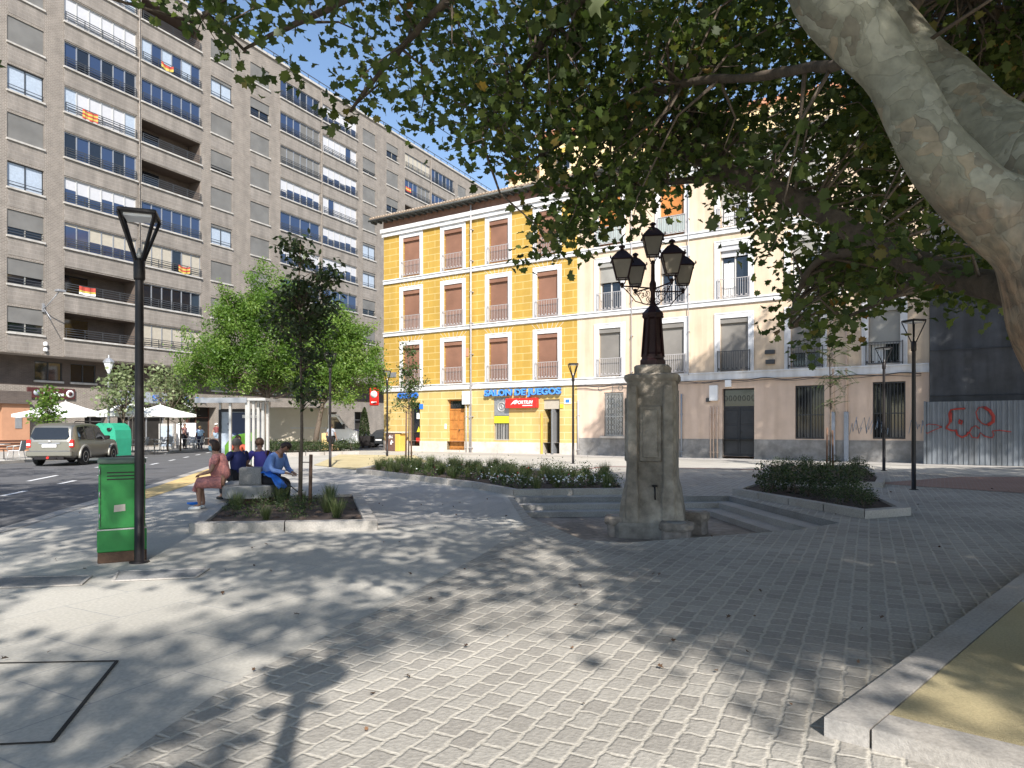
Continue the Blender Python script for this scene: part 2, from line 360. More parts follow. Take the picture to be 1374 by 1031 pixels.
def in_poly(x,y,P):
    c=False;j=len(P)-1
    for i in range(len(P)):
        if (P[i][1]>y)!=(P[j][1]>y) and x<(P[j][0]-P[i][0])*(y-P[i][1])/(P[j][1]-P[i][1]+1e-12)+P[i][0]: c=not c
        j=i
    return c
# ---------------------------------------------------------------- ground sheets
def sheet(name,outer,z,m,holes=(),kind='structure',build=True,**k):
    bm=bmesh.new()
    for lp in [outer]+list(holes):
        vs=[bm.verts.new((p[0],p[1],z)) for p in lp]
        for i in range(len(vs)): bm.edges.new((vs[i],vs[(i+1)%len(vs)]))
    bmesh.ops.triangle_fill(bm,use_beauty=True,use_dissolve=False,edges=bm.edges[:])
    # drop triangles inside the holes
    kill=[f for f in bm.faces if any(in_poly(f.calc_center_median().x,f.calc_center_median().y,h) for h in holes)]
    bmesh.ops.delete(bm,geom=kill,context='FACES_ONLY')
    for f in bm.faces:
        if f.normal.z<0: f.normal_flip()
    me=bpy.data.meshes.new(name); bm.to_mesh(me); bm.free(); me.materials.append(m)
    o=bpy.data.objects.new(name,me); lnk(o); return tag(o,kind=kind,**k)
BAS=[(.03,15.62),(.33,12.2),(.99,9.8),(1.56,9.5),(4.43,10.7),(5.5,11.5),(5.08,16.05)]
sheet('ground',[(-400,-400),(400,-400),(400,400),(-400,400)],0,M['slabs'],[BAS])
# granite setts of the square
COB=[(-2.15,1.4),(-1.75,4.3),(-1.0,6.5),(-.3,8.9),(.2,11.5),(-.1,15.8),(4,26.5),(2.6,29),(14,24.6),(24,18),(24,-3),(7,-3),(4.4,1.2),(1.45,2.85),(-.3,2.95),(-1.2,1.3)]
sheet('plaza_cobbles',COB,.004,M['cobbles'],[BAS])
sheet('plaza_walkway',[(-3.5,11.0),(-2.0,10.9),(.0,12.6),(-.2,15.6),(-1.3,18.0),(-5.5,23.4),(-9,28),(-10.2,24),(-6.2,15.5),(-3.6,15.5)],.004,M['pavement'])
mb=MB(); mb.box(-2,8,8,18,-.42,-.36)
flo=MB()
n_=len(BAS)
for i in range(n_):
    a=BAS[i];b=BAS[(i+1)%n_]; flo.quad((b[0],b[1],.001),(a[0],a[1],.001),(a[0],a[1],-.40),(b[0],b[1],-.40))
flo.add([(p[0],p[1],-.36) for p in BAS],[tuple(range(n_))],1)
flo.build('sunken_floor',[M['granite_dark'],M['stool_stone']],kind='structure')
st=MB()
for k_,z in ((1,-.12),(2,-.24)):
    o=.37*k_; e=.004*k_
    B0=(.05,15.60);C0=(5.07-e,16.03-e);R0=(5.47-e,11.56)
    poly=[B0,C0,R0,(R0[0]-o,R0[1]-.72*o),(C0[0]-o+.02,C0[1]-o),(B0[0],B0[1]-o)]
    st.prism(poly,-.355+.0*k_,z-.0)
    # nosing
st.build('sunken_steps',M['granite'],kind='structure')
ROAD=[(-6,-30),(-7.2,5),(-8.1,10.8),(-9.25,15.2),(-9.92,18.5),(-12.96,30),(-14.8,40),(-14.2,44.5),(-12.4,47.5),(-10.3,50.5),(-5,60),(10,86),(0,96),(-17,62),(-21.4,47.5),(-22.5,30),(-23,-30)]
sheet('road',ROAD,.004,M['asphalt'])
def strip(name,pts,wd,z,m,side=0,**k):
    mb=MB()
    for i in range(len(pts)-1):
        a=Vector((*pts[i],z));b=Vector((*pts[i+1],z));d=(b-a).normalized();nn=Vector((-d.y,d.x,0))
        o0=nn*(side-.5)*wd; o1=nn*(side+.5)*wd
        mb.quad(a+o0,b+o0,b+o1,a+o1)
    return mb.build(name,m,kind='structure',**k)
NEAR=ROAD[1:8]
strip('kerb_line',NEAR,.28,.008,M['granite'],-.5)
strip('tactile_strip',[(p[0]+.3,p[1]) for p in NEAR[2:6]],.75,.008,M['tactile'],-.5)
# lane dashes
dash=MB()
def dsh(a,b,w_):
    a=Vector((*a,.009));b=Vector((*b,.009));d=(b-a).normalized();nn=Vector((-d.y,d.x,0))*w_/2
    dash.quad(a-nn,b-nn,b+nn,a+nn)
for base,dr,l,gap,n in (((-14.4,20.4),(-.30,.954),2.6,4.6,7),((-11.9,16.0),(-.26,.965),1.3,2.2,14),((-13.0,16.0),(-.27,.96),1.0,2.6,1)):
    for i in range(-3,n):
        s=i*(l+gap); dsh((base[0]+dr[0]*s,base[1]+dr[1]*s),(base[0]+dr[0]*(s+l),base[1]+dr[1]*(s+l)),.13)
dash.build('lane_markings',M['road_paint'],kind='structure')
# far pavement, raised behind its kerb
FK=[(-23.4,-30),(-22.5,30),(-21.4,47.5),(-17,62),(0,96)]
FP=FK+[(-8,96),(-24,62),(-60,0),(-60,-30)]
mb=MB(); mb.prism([(p[0],p[1]) for p in FP],-.05,.12); mb.build('far_pavement',M['pavement'],kind='structure')
kb=MB()
for i in range(len(FK)-1):
    a=Vector((*FK[i],.055));b=Vector((*FK[i+1],.055)); kb.bar(a,b,.26,.146)
kb.build('far_kerb',M['granite'],kind='structure')
# sand coloured patch and brick paving
sheet('sand_patch',[(-8.4,29.0),(-5.4,25.3),(-3.6,30.5),(-5.6,39.5),(-10.2,40.5)],.012,M['sand_pave'])
sheet('brick_paving',[(10.3,19.6),(12.5,16.5),(30,14),(30,21),(14.5,22.2)],.012,M['brick_pave'])
strip('red_kerb_line',[(2.0,25.0),(3.9,28.1),(9.3,25.9),(12.2,27.0)],.16,.012,M['red_line'])
strip('street_strip',[(-3.0,43.6),(14,32.9),(24,26.5)],3.2,.010,M['pavement'],-.1)
# right foreground platform
q0=Vector((1.61,3.54));d1=Vector((3.59,3.46)).normalized();d2=Vector((.66,-.75)).normalized(); d2=Vector((.775,-.632)).normalized()
def pl(a,b): p=q0+d1*a+d2*b; return (p.x,p.y)
mb=MB(); mb.prism([pl(.26,.22),pl(18,.22),pl(18,9),pl(.26,9)],-.02,.10); mb.build('raised_platform',M['sand_pave'],kind='structure')
kb=MB()
s=0
while s<17.5:
    kb.prism([pl(s+.004,0),pl(s+1.18,0),pl(s+1.18,.21),pl(s+.004,.21)],-.02,.104); s+=1.19
s=.22
while s<8.5:
    kb.prism([pl(0,s+.004),pl(.25,s+.004),pl(.25,s+1.18),pl(0,s+1.18)],-.02,.105); s+=1.19
kb.build('platform_kerb',M['granite'],kind='structure')
mb=MB(); mb.prism([pl(3.6,.222),pl(3.75,.222),pl(3.75,8.9),pl(3.6,8.9)],.101,.104); mb.build('platform_joint',M['granite'],kind='structure')
# access slab, drains
j=MB()
sl=[G(-60,892),G(157,888),G(70,997),G(-80,1004)]
for i in (0,1,2):
    a=Vector((*sl[i],.006));b=Vector((*sl[i+1],.006)); j.bar(a,b,.009 if i!=1 else .020,.006)
j.build('slab_joint',M['interior'],kind='structure')
for k_,(a,b,c_,d_) in enumerate((((-60,777),(122,774),(108,786),(-60,792)),((158,768),(280,764),(262,776),(152,781)))):
    P_=[G(*a),G(*b),G(*c_),G(*d_)]
    gm=MB(); gm.prism(P_,-.01,.010)
    root=gm.build('drain_cover',M['granite_dark'],label=('sunken dark gravel drain cover at the left frame edge' if k_==0 else 'dark paving drain cover at the foot of the near tall lamp post'),cat='drain cover')
    fr=MB()
    for i in range(4):
        a_=Vector((*P_[i],.011));b_=Vector((*P_[(i+1)%4],.011)); fr.bar(a_,b_,.03,.012)
    fr.build('frame',M['granite'],root)
# ---------------------------------------------------------------- planters
def offs(poly,d):
    n=len(poly); A=sum(poly[i][0]*poly[(i+1)%n][1]-poly[(i+1)%n][0]*poly[i][1] for i in range(n)); sg=1 if A>0 else -1
    out=[]
    for i in range(n):
        p0=Vector(poly[i-1]);p1=Vector(poly[i]);p2=Vector(poly[(i+1)%n])
        a=(p1-p0).normalized();b=(p2-p1).normalized()
        n1=Vector((-a.y,a.x))*sg;n2=Vector((-b.y,b.x))*sg
        m=(n1+n2); m/=max(.3,m.dot(n1)); out.append(tuple(p1+m*d))
    return out
def planter(poly,label,h=.15,wd=.2):
    root=empty('planter',(0,0,0),0,label,'planter')
    inn=offs(poly,wd); k=MB(); n=len(poly)
    for i in range(n):
        j_=(i+1)%n; a,b=Vector(poly[i]),Vector(poly[j_]);c,d=Vector(inn[j_]),Vector(inn[i])
        L=(b-a).length; ns=max(1,int(L/1.1))
        for s in range(ns):
            t0=s/ns+.003;t1=(s+1)/ns-.003
            k.prism([tuple(a.lerp(b,t0)),tuple(a.lerp(b,t1)),tuple(d.lerp(c,t1)),tuple(d.lerp(c,t0))],-.01,h)
    k.build('kerb',M['granite'],root)
    so=MB()
    # bumpy soil
    xs=[p[0] for p in inn];ys=[p[1] for p in inn]; step=.3
    so.prism(inn,0,h-.05)
    rr=random.Random(3); 
    for _ in range(int((max(xs)-min(xs))*(max(ys)-min(ys))*5)):
        x=rr.uniform(min(xs),max(xs));y=rr.uniform(min(ys),max(ys))
        if in_poly(x,y,inn):
            r=rr.uniform(.02,.09); so.lathe([(r,0),(r*.7,r*.35),(r*.2,r*.5)],6,(x,y,h-.055),0,True,rr.random())
    so.build('soil',M['soil'],root)
    return inn
def clump(kind):
    mb=None
    if kind=='grass':
        n=190; r=np.abs(rng.normal(size=n))*.05; a=rng.random(n)*2*PI
        C=np.stack([r*np.cos(a),r*np.sin(a),np.zeros(n)],1)
        tilt=rng.normal(size=n)*.15+.38; yaw=a+rng.normal(size=n)*.5
        Rm=np.zeros((n,3,3))
        # blade axis y -> up tilted outwards
        up=np.stack([np.sin(tilt)*np.cos(yaw),np.sin(tilt)*np.sin(yaw),np.cos(tilt)],1)
        sd=np.stack([-np.sin(yaw),np.cos(yaw),np.zeros(n)],1); nn=np.cross(sd,up)
        Rm[:,:,0]=sd;Rm[:,:,1]=up;Rm[:,:,2]=nn
        return C,rng.uniform(.25,.55,n),[(-.012,0),(.012,0),(.011,.5),(0,1),(-.011,.5)],M['leaf_grass'],Rm
    if kind=='bush':
        n=420; d=rng.normal(size=(n,3)); d/=np.linalg.norm(d,axis=1)[:,None]; rr=rng.random(n)**.4
        C=d*rr[:,None]*np.array([.30,.30,.24])+np.array([0,0,.22]); C[:,2]=np.abs(C[:,2])
        C+=np.sin(C*17)*.03
        return C,rng.uniform(.035,.06,n),OVAL,M['leaf_dark'],None
    if kind=='herb':
        n=220; d=rng.normal(size=(n,3))*np.array([.14,.14,.10]); C=d+np.array([0,0,.13]); C[:,2]=np.abs(C[:,2])
        return C,rng.uniform(.03,.055,n),OVAL,M['leaf_mid'],None
protos={}
def make_clump(kind,name,label,cat,group,loc,rz,scale):
    if kind not in protos:
        root=empty(name,loc,rz,label,cat,group); root.scale=(scale,)*3
        C,s,sh,m,Rm=clump(kind); leafmesh('foliage',C,s,sh,m,root,flat=.2,rots=Rm)
        stm=MB(); rr=random.Random(5)
        for i in range(5):
            a=rr.uniform(0,6.28); h=.14 if kind!='bush' else .3
            stm.tube([(0,0,-.03),(.04*math.cos(a),.04*math.sin(a),h*.5),(.1*math.cos(a),.1*math.sin(a),h)],[.007,.005,.002],4)
        stm.build('stem',M['bark_young'],root)
        protos[kind]=root; return root
    r=copy_tree(protos[kind],loc,rz,label); r['group']=group; r.scale=(scale,)*3; r['category']=cat
    return r
def scatter(inn,n,dmin,seed,ok=None):
    rr=random.Random(seed); out=[]; xs=[p[0] for p in inn];ys=[p[1] for p in inn]; t=0
    while len(out)<n and t<9000:
        t+=1; x=rr.uniform(min(xs),max(xs));y=rr.uniform(min(ys),max(ys))
        if in_poly(x,y,inn) and (ok is None or ok(x,y)) and all((x-a)**2+(y-b)**2>dmin**2 for a,b in out): out.append((x,y))
    return out
PL=[(-5.5,24.2),(-1.05,18.2),(.03,16.0),(2.85,16.35),(3.3,21.5),(-1.5,26.5),(-5.2,30.2)]
PR1=[(5.25,16.35),(6.15,11.95),(7.25,12.45),(8.5,16.4),(6.3,18.1)]
PR2=[(6.9,19.0),(9.8,18.1),(11.0,20.2),(13.6,26.3),(10.2,27.6)]
PF=[(-4.89,10.37),(-2.09,10.67),(-3.35,15.2),(-5.95,14.2)]
PH=[(-14.2,36.5),(-9.2,41.3),(-10.2,43.8),(-15.2,41)]
rr=random.Random(21)
inn=planter(PL,'long granite kerbed flower bed left of the stone fountain')
ok=lambda x,y:True
for x,y in scatter(offs(PL,.35),120,.42,4):
    k=rr.random()
    front=(y<18.6)
    if k<(.35 if front else .72): make_clump('grass','grass_tuft','feathery green ornamental grass tuft in the long flower bed left of the fountain','grass tuft','grass tufts in the long bed',(x,y,.10),rr.uniform(0,6),rr.uniform(.6,1.05))
    else: make_clump('herb','flower_clump','low leafy clump among the grasses of the long flower bed','plant','leafy clumps in the long bed',(x,y,.10),rr.uniform(0,6),rr.uniform(.9,1.5))
# white flowers: uncountable specks
def flowers(poly,n,seed,cols,zs=(.22,.40),name='white_flowers',label='scattered small white flowers along the front of the long bed'):
    pts=scatter(poly,n,.03,seed); C=np.array([(x,y,random.uniform(*zs)) for x,y in pts])
    return leafmesh(name,C,rng.uniform(.04,.065,len(C)),[(math.cos(t)*.5,math.sin(t)*.5) for t in np.linspace(0,2*PI,7)[:-1]],cols,flat=.5,label=label,cat='flowers',kind='stuff')
M['petal']=mat('petal',(.80,.80,.78),.7,.05,5,0); M['petal_red']=mat('petal_red',(.5,.03,.04),.7,.05,5,0)
flowers([(-.9,17.9),(.15,16.25),(2.6,16.6),(2.4,17.6),(.4,17.6),(-.6,18.9)],230,8,M['petal'])
flowers([(-3.5,21.6),(-.9,18.6),(2.6,18.0),(2.0,20.5),(-2.5,24)],60,9,M['petal'],name='far_white_flowers',label='sparse white blooms further back among the grasses')
flowers([(-2.5,20.9),(-.6,18.2),(2.6,16.9),(2.0,20.5),(-2.5,24)],26,10,M['petal_red'],(.25,.45),'red_flowers','few red blooms dotted among the grasses of the long bed')
planter(PR1,'granite kerbed shrub bed right of the stone fountain')
for x,y in scatter(offs(PR1,.5),24,.52,5): make_clump('bush','shrub','dense dark green shrub in the kerbed bed right of the fountain','shrub','shrubs in the bed right of the fountain',(x,y,.1),rr.uniform(0,6),rr.uniform(.75,1.05)*(1.45 if y>15.2 else .95))
planter(PR2,'far granite kerbed bed with a staked sapling by the pink facade')
for x,y in scatter(offs(PR2,.4),26,.7,6): make_clump('bush' if rr.random()<.6 else 'herb','small_shrub','small low shrub in the far kerbed bed by the pink facade','shrub','small shrubs in the far bed',(x,y,.1),rr.uniform(0,6),rr.uniform(.7,1.15))
planter(PF,'granite kerbed bed beside the seated people')
for x,y in scatter(offs(PF,.42),22,.42,12): make_clump('grass' if rr.random()<.35 else ('herb' if rr.random()<.6 else 'bush'),'bed_plant','small low plant in the kerbed bed beside the seated people','plant','small plants in the bed by the bench',(x,y,.1),rr.uniform(0,6),rr.uniform(.55,.95))
planter(PH,'dark planted bed under the two bright trees by the bus shelter',.2)
for x,y in scatter(offs(PH,.3),34,.5,13): make_clump('bush','hedge_shrub','low dark hedge shrub under the bright trees','shrub','hedge shrubs under the bright trees',(x,y,.12),rr.uniform(0,6),rr.uniform(1.3,1.9))
# leaf litter
n=120; D=rng.uniform(3.6,18,n)**1.0; Xx=rng.uniform(-.75,.75,n)*D
C=np.stack([Xx,D,np.full(n,.02)],1); C=np.array([c for c in C if not in_poly(c[0],c[1],BAS) and not(c[0]>1.2 and c[1]<8 and (c[1]-3.54)<(c[0]-1.61)*.97)])
M['dry_leaf']=leafmat('dry_leaf',[(0,(.07,.04,.025)),(.6,(.12,.07,.04)),(1,(.20,.11,.06))],.1)
leafmesh('fallen_leaves',C,rng.uniform(.025,.07,len(C)),LOBE_S,M['dry_leaf'],flat=1,fold=.5,label='dry brown leaves scattered over the paving',cat='fallen leaves',kind='stuff')
M['recess_wall']=mat('recess_wall',(.11,.085,.07),.9,.15,3,.1)  # dark brown puts the shade of the open balcony recesses into the colour
# ---------------------------------------------------------------- wall with openings (local x along facade, y inward, z up)
def wall(mb,x0,x1,z0,z1,holes,y=0,depth=.2,mi=0,rmi=None):
    rmi=mi if rmi is None else rmi
    xs=sorted({x0,x1}|{h[0] for h in holes}|{h[1] for h in holes}); zs=sorted({z0,z1}|{h[2] for h in holes}|{h[3] for h in holes})
    xs=[x for x in xs if x0<=x<=x1]; zs=[z for z in zs if z0<=z<=z1]
    for i in range(len(xs)-1):
        for j in range(len(zs)-1):
            cx=(xs[i]+xs[i+1])/2;cz=(zs[j]+zs[j+1])/2
            if not any(h[0]<cx<h[1] and h[2]<cz<h[3] for h in holes):
                mb.quad((xs[i],y,zs[j]),(xs[i+1],y,zs[j]),(xs[i+1],y,zs[j+1]),(xs[i],y,zs[j+1]),mi)
    for h in holes:
        a,b,c,d=h[:4]; dp=h[4] if len(h)>4 else depth
        mb.quad((a,y,c),(a,y+dp,c),(a,y+dp,d),(a,y,d),rmi); mb.quad((b,y+dp,c),(b,y,c),(b,y,d),(b,y+dp,d),rmi)
        mb.quad((a,y+dp,d),(b,y+dp,d),(b,y,d),(a,y,d),rmi); mb.quad((a,y,c),(b,y,c),(b,y+dp,c),(a,y+dp,c),rmi)
# ---------------------------------------------------------------- brown apartment block
FD=Vector((.461,.887)); BR=empty('apartment_block',(-30.2,45.0,0),math.atan2(.887,.461),'long brown brick apartment block with strip balconies along the left street','building')
K=1.1270
def tt(u):
    r=(u-U0)/F; return ((30.2+45*r)/(.5196-r))*K
unit=18.93                                      # repeat: window, balcony, balcony, window
D0=tt(336)
bays=[]
for n in range(-3,4):
    o=D0+n*unit
    bays+= [('win',o,o+2.15,n),('bal',o+3.42,o+8.5,n),('bal',o+8.9,o+13.95,n),('win',o+14.9,o+17.0,n)]
bays=[b for b in bays if -26<b[1]<56 ]
Z0=7.47; FH=3.02; XA,XB=-27.0,60.0
holes=[]
for kd,a,b,n in bays:
    for k in range(9):
        z=Z0+FH*k+.12
        if kd=='win': holes.append((a,b,z,z+1.62,.16))
        else: holes.append((a,b,z,z+1.70,.14))
bw=MB(); wall(bw,XA,XB,6.3,34.75,holes)
bw.quad((XA,0,6.3),(XA,1.6,6.3),(XB,1.6,6.3),(XB,0,6.3))
bw.quad((XB,0,6.3),(XB,12,6.3),(XB,12,34.75),(XB,0,34.75)); bw.quad((XA,0,34.75),(XB,0,34.75),(XB,12,34.75),(XA,12,34.75))
# soldier course bands between storeys, a few mm proud
bd=bw
for kd,a,b,n in bays:
    for k in range(9):
        z=Z0+FH*k
        if kd=='bal': bd.box(a-.02,b+.02,-.03,.0-.001,z-1.12,z-.02,1)
        else: bd.box(a,b,-.012,-.001,z-1.1,z-.02,1)
pass
bw.build('wall',[M['brick_brown'],M['brick_band']],BR)
cp=MB(); cp.box(XA,XB,-.14,.3,34.75,34.95); cp.box(XA,XB,1.2,1.25,34.95,35.6)
cp.build('parapet_coping',M['ledge'],BR)
rl=MB()
for i in range(60): rl.box(XA+i*1.45,XA+i*1.45+.05,.5,.55,34.95,35.75)
rl.box(XA,XB,.5,.55,35.72,35.78); rl.build('roof_railing',M['rail_dark'],BR)
dp=MB()
for n in range(-2,4):
    x=D0+n*unit+8.7; dp.tube([(x,-.06,6.3),(x,-.06,34.7)],.045,6)
dp.build('downpipe',M['brick_band'],BR)
S={} # states read from the photograph, by unit and bay, storey 0..8
S[('bal',-1,0)]=['open','open','bluebeige','whitehalf','darkalt','white','darkopen','whitepanel','white']
S[('bal',-1,1)]=['beige','dark','beigeopen','blue','open','open','blue','curtains','open']
S[('win',-1,0)]=['half','half','half','curtain','blind','curtain','blind','blind','blind']
S[('win',-1,1)]=['blind','blind','blind','curtain','blind','gap','blind','curtain','blind']
S[('win',0,0)]=['blind','blind','blind','blind','blind','blind','blind','half','blind']
S[('bal',0,0)]=['dark','blue','blue','whitehalf','blue','whitehalf','grey','greyhalf','darkopen']
S[('bal',0,1)]=['grey','grey','blue','whitehalf','whitehalf','whitepanel','whitehalf','whitepanel','whitehalf']
S[('win',0,1)]=['gap','gap','half','curtain','curtain','blind','blind','gap','blind']
S[('bal',1,0)]=['grey','white','blue','grey','open','grey','open','greyhalf','beige']
S[('bal',1,1)]=['white','grey','blue','grey','blue','white','whitehalf','blue','darkopen']
wins={}
rb=random.Random(77)
def pane_mb(a,b,z0,z1,y,n):
    mb=MB(); w_=(b-a)/n
    for i in range(n): mb.quad((a+i*w_+.03,y,z0),(a+(i+1)*w_-.03,y,z0),(a+(i+1)*w_-.03,y,z1),(a+i*w_+.03,y,z1))
    return mb
def frame_mb(a,b,z0,z1,y,n,t=.06,dp=.05):
    mb=MB(); mb.box(a,b,y-dp,y,z0,z0+t); mb.box(a,b,y-dp,y,z1-t,z1)
    for i in range(n+1):
        x=a+(b-a)*i/n; x=min(max(x,a+t/2),b-t/2); mb.box(x-t/2,x+t/2,y-dp+.002,y-.002,z0+t,z1-t)
    return mb
for kd,a,b,n in bays:
    idx=0 if ((a-D0-n*unit)<5) else 1
    for k in range(9):
        z=Z0+FH*k; st=S.get((kd,n,idx),None)
        if st: st=st[k]
        else: st=rb.choice(['blind','half','curtain'] if kd=='win' else ['open','blue','white','grey'])
        if kd=='win':
            w_=frame_mb(a,b,z+.12,z+1.74,.155,2,.06).build('window',M['rail_dark'] if st=='curtain' else M['blind_grey2'],BR)
            mb=MB(); mb.box(a-.06,b+.06,-.10,.155,z,z+.115); mb.build('sill',M['ledge'],w_)
            pane_mb(a,b,z+.15,z+1.7,.158,2).build('pane',M['curtain'] if st=='curtain' else M['glass_dark'],w_)
            h0={'blind':z+.12,'half':z+.12+rb.uniform(.5,.9),'gap':z+.12+rb.uniform(.15,.3),'curtain':z+1.5}[st]
            if st!='curtain' or rb.random()<.6:
                mb=MB(); mb.box(a+.01,b-.01,.06,.09,h0+.01,z+1.735); mb.build('roller_blind',M['blind_grey'],w_)
            if st in('half','gap','curtain'):
                mb=MB(); 
                for q in (.3,.48): mb.box(a,b,.012,.04,z+q,z+q+.035)
                mb.build('guard_rail',M['rail_dark'],w_)
        else:
            bl=MB(); bl.box(a-.08,b+.08,-.14,.135,z,z+.115); bo=bl.build('balcony',M['ledge'],BR)
            rr_=MB(); y=-.10
            for q in (.26,.42,.58,.72): rr_.box(a+.02,b-.02,y,y+.03,z+q,z+q+.045)
            for q in range(5):
                x=a+.05+(b-a-.14)*q/4; rr_.box(x,x+.04,y+.001,y+.031,z+.115,z+.76)
            rr_.build('railing',M['rail_dark'],bo)
            if st=='open':
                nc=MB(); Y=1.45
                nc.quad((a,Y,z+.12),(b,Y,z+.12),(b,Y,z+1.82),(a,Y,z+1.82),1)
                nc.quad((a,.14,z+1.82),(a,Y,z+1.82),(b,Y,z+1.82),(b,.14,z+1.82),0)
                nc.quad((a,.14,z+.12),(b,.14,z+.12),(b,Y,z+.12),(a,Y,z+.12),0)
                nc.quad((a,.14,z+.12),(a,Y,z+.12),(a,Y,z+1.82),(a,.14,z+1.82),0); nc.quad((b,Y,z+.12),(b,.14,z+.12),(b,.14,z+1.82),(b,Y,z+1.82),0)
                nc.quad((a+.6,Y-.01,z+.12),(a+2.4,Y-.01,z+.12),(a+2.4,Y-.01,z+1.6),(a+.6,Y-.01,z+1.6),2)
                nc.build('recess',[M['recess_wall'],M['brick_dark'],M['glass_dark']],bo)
                continue
            npn=6 if b-a>4 else 4
            if st in('blue','curtains'): npn=rb.choice([4,6])
            frame_mb(a,b,z+.12,z+1.82,.13,npn,.07).build('glazing_frame',M['light_metal'] if 'white' in st else M['grey_metal'],bo)
            w_=(b-a)/npn
            mats=[M['glass_dark'],M['glass_blue'],M['blind_white'],M['blind_beige'],M['blind_grey'],M['curtain']]
            gm=MB()
            for i in range(npn):
                x0=a+i*w_+.03;x1=a+(i+1)*w_-.03; zt=z+1.78; zb=z+.15; zm=None; mi=1
                if st=='blue': mi=1
                elif st=='dark': mi=0
                elif st=='darkopen': mi=0 if i%2 else 1
                elif st=='darkalt': mi=1 if i%2 else 0
                elif st=='bluebeige': mi=1; zm=(3,z+.9 if i>1 else z+1.6)
                elif st=='beigeopen': mi=0 if i==3 else 3
                elif st=='beige': mi=3
                elif st=='white': mi=5 if i in(0,5) else 2
                elif st=='whitepanel': mi=2; 
                elif st=='whitehalf': mi=1; zm=(2,z+rb.uniform(.7,1.15))
                elif st=='grey': mi=4
                elif st=='greyhalf': mi=4 if i>=npn/2 else 1
                elif st=='curtains': mi=1 if i%2 else 5
                if st=='whitepanel' and rb.random()<.3: mi=1
                gm.quad((x0,.128,zb),(x1,.128,zb),(x1,.128,zt),(x0,.128,zt),mi)
                if zm: gm.quad((x0,.124,zm[1]),(x1,.124,zm[1]),(x1,.124,zt),(x0,.124,zt),zm[0])
            gm.build('glazing',mats,bo)
# ground storeys, set back under the overhang
gw=MB(); RY=1.5
mez=[]
x=XA+1.2
mzw=[(tt(-80),tt(-55)),(tt(-30),tt(8)),(tt(57)+.3,tt(97)+.2),(tt(108)+.2,tt(146)),(tt(166),tt(200)),(tt(225),tt(262)),(tt(300),tt(330)),(tt(360),tt(385)),(tt(405),tt(425)),(tt(440),tt(455)),(tt(470),tt(485))]
mh=[(a,b,4.75,6.05,.12) for a,b in mzw]
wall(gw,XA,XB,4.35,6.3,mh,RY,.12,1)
shops=[(tt(-60),tt(2),0,3.4),(tt(128),tt(162),.3,2.9),(tt(172),tt(243),.2,3.3),(tt(268),tt(304),0,3.3),(tt(330),tt(350),.4,3.1),(tt(372),tt(392),0,3.1),(tt(412),tt(440),.3,3.2),(tt(452),tt(465),.3,3.2),(tt(488),tt(505),0,3.3)]
wall(gw,XA,XB,0,4.35,[(a,b,c,d,1.0) for a,b,c,d in shops],RY-.25,1.0,0)
gw.quad((XA,RY-.25,4.35),(XB,RY-.25,4.35),(XB,RY,4.35),(XA,RY,4.35))
gw.build('ground_storey_wall',[M['brick_brown'],M['brick_dark']],BR)
for a,b in mzw:
    w_=frame_mb(a,b,4.75,6.05,RY+.12,2,.06).build('window',M['rail_dark'],BR)
    pane_mb(a,b,4.8,6.0,RY+.118,2).build('pane',M['glass_dark'],w_)
    mb=MB(); mb.box(a-.05,b+.05,RY-.12,RY-.005,4.62,4.75); mb.build('sill',M['ledge'],w_)
for i,(a,b,c,d) in enumerate(shops):
    so=MB(); y=RY+.7
    so.quad((a,y,c),(b,y,c),(b,y,d),(a,y,d),0)
    n_=max(2,int((b-a)/1.4))
    for q in range(n_+1):
        xx=a+(b-a)*q/n_; xx=min(max(xx,a+.04),b-.04); so.box(xx-.04,xx+.04,y-.08,y-.01,c,d,1)
    so.box(a+.08,b-.08,y-.075,y-.012,d-.9,d-.82,1)
    if i in (6,7): so.quad((a+.1,y-.02,c+.9),(b-.1,y-.02,c+.9),(b-.1,y-.02,d-.95),(a+.1,y-.02,d-.95),2)
    o=so.build('shopfront',[M['interior'],M['grey_metal'] if i!=3 else M['dark_wood'],M['leaf_pane'] if 'leaf_pane' in M else M['blind_beige']],BR)
# orange clad column and folded canopy at the left end
oc=MB(); oc.box(tt(3),tt(40),RY-1.5,RY-.26,0,3.1,0); oc.build('clad_column',M['orange_wall'],BR)
oc=MB(); oc.box(tt(-50),tt(40),RY-1.7,RY-.26,3.1,3.9,0); oc.build('dark_canopy',M['brick_dark'],BR)
oc=MB(); oc.box(tt(20),tt(29),RY-1.54,RY-1.505,1.55,2.3,0); oc.build('display_case',M['grey_metal'],BR)
# timber raking panel beside the dark entrance
oc=MB(); a=tt(257);b=tt(268)
oc.add([(a,RY-.9,3.0),(b,RY-.3,1.2),(b,RY-.3,3.0),(a,RY-.3,3.0)],[(0,1,2),(0,2,3),(0,3,1)]); oc.build('raking_panel',M['dark_wood'],BR)
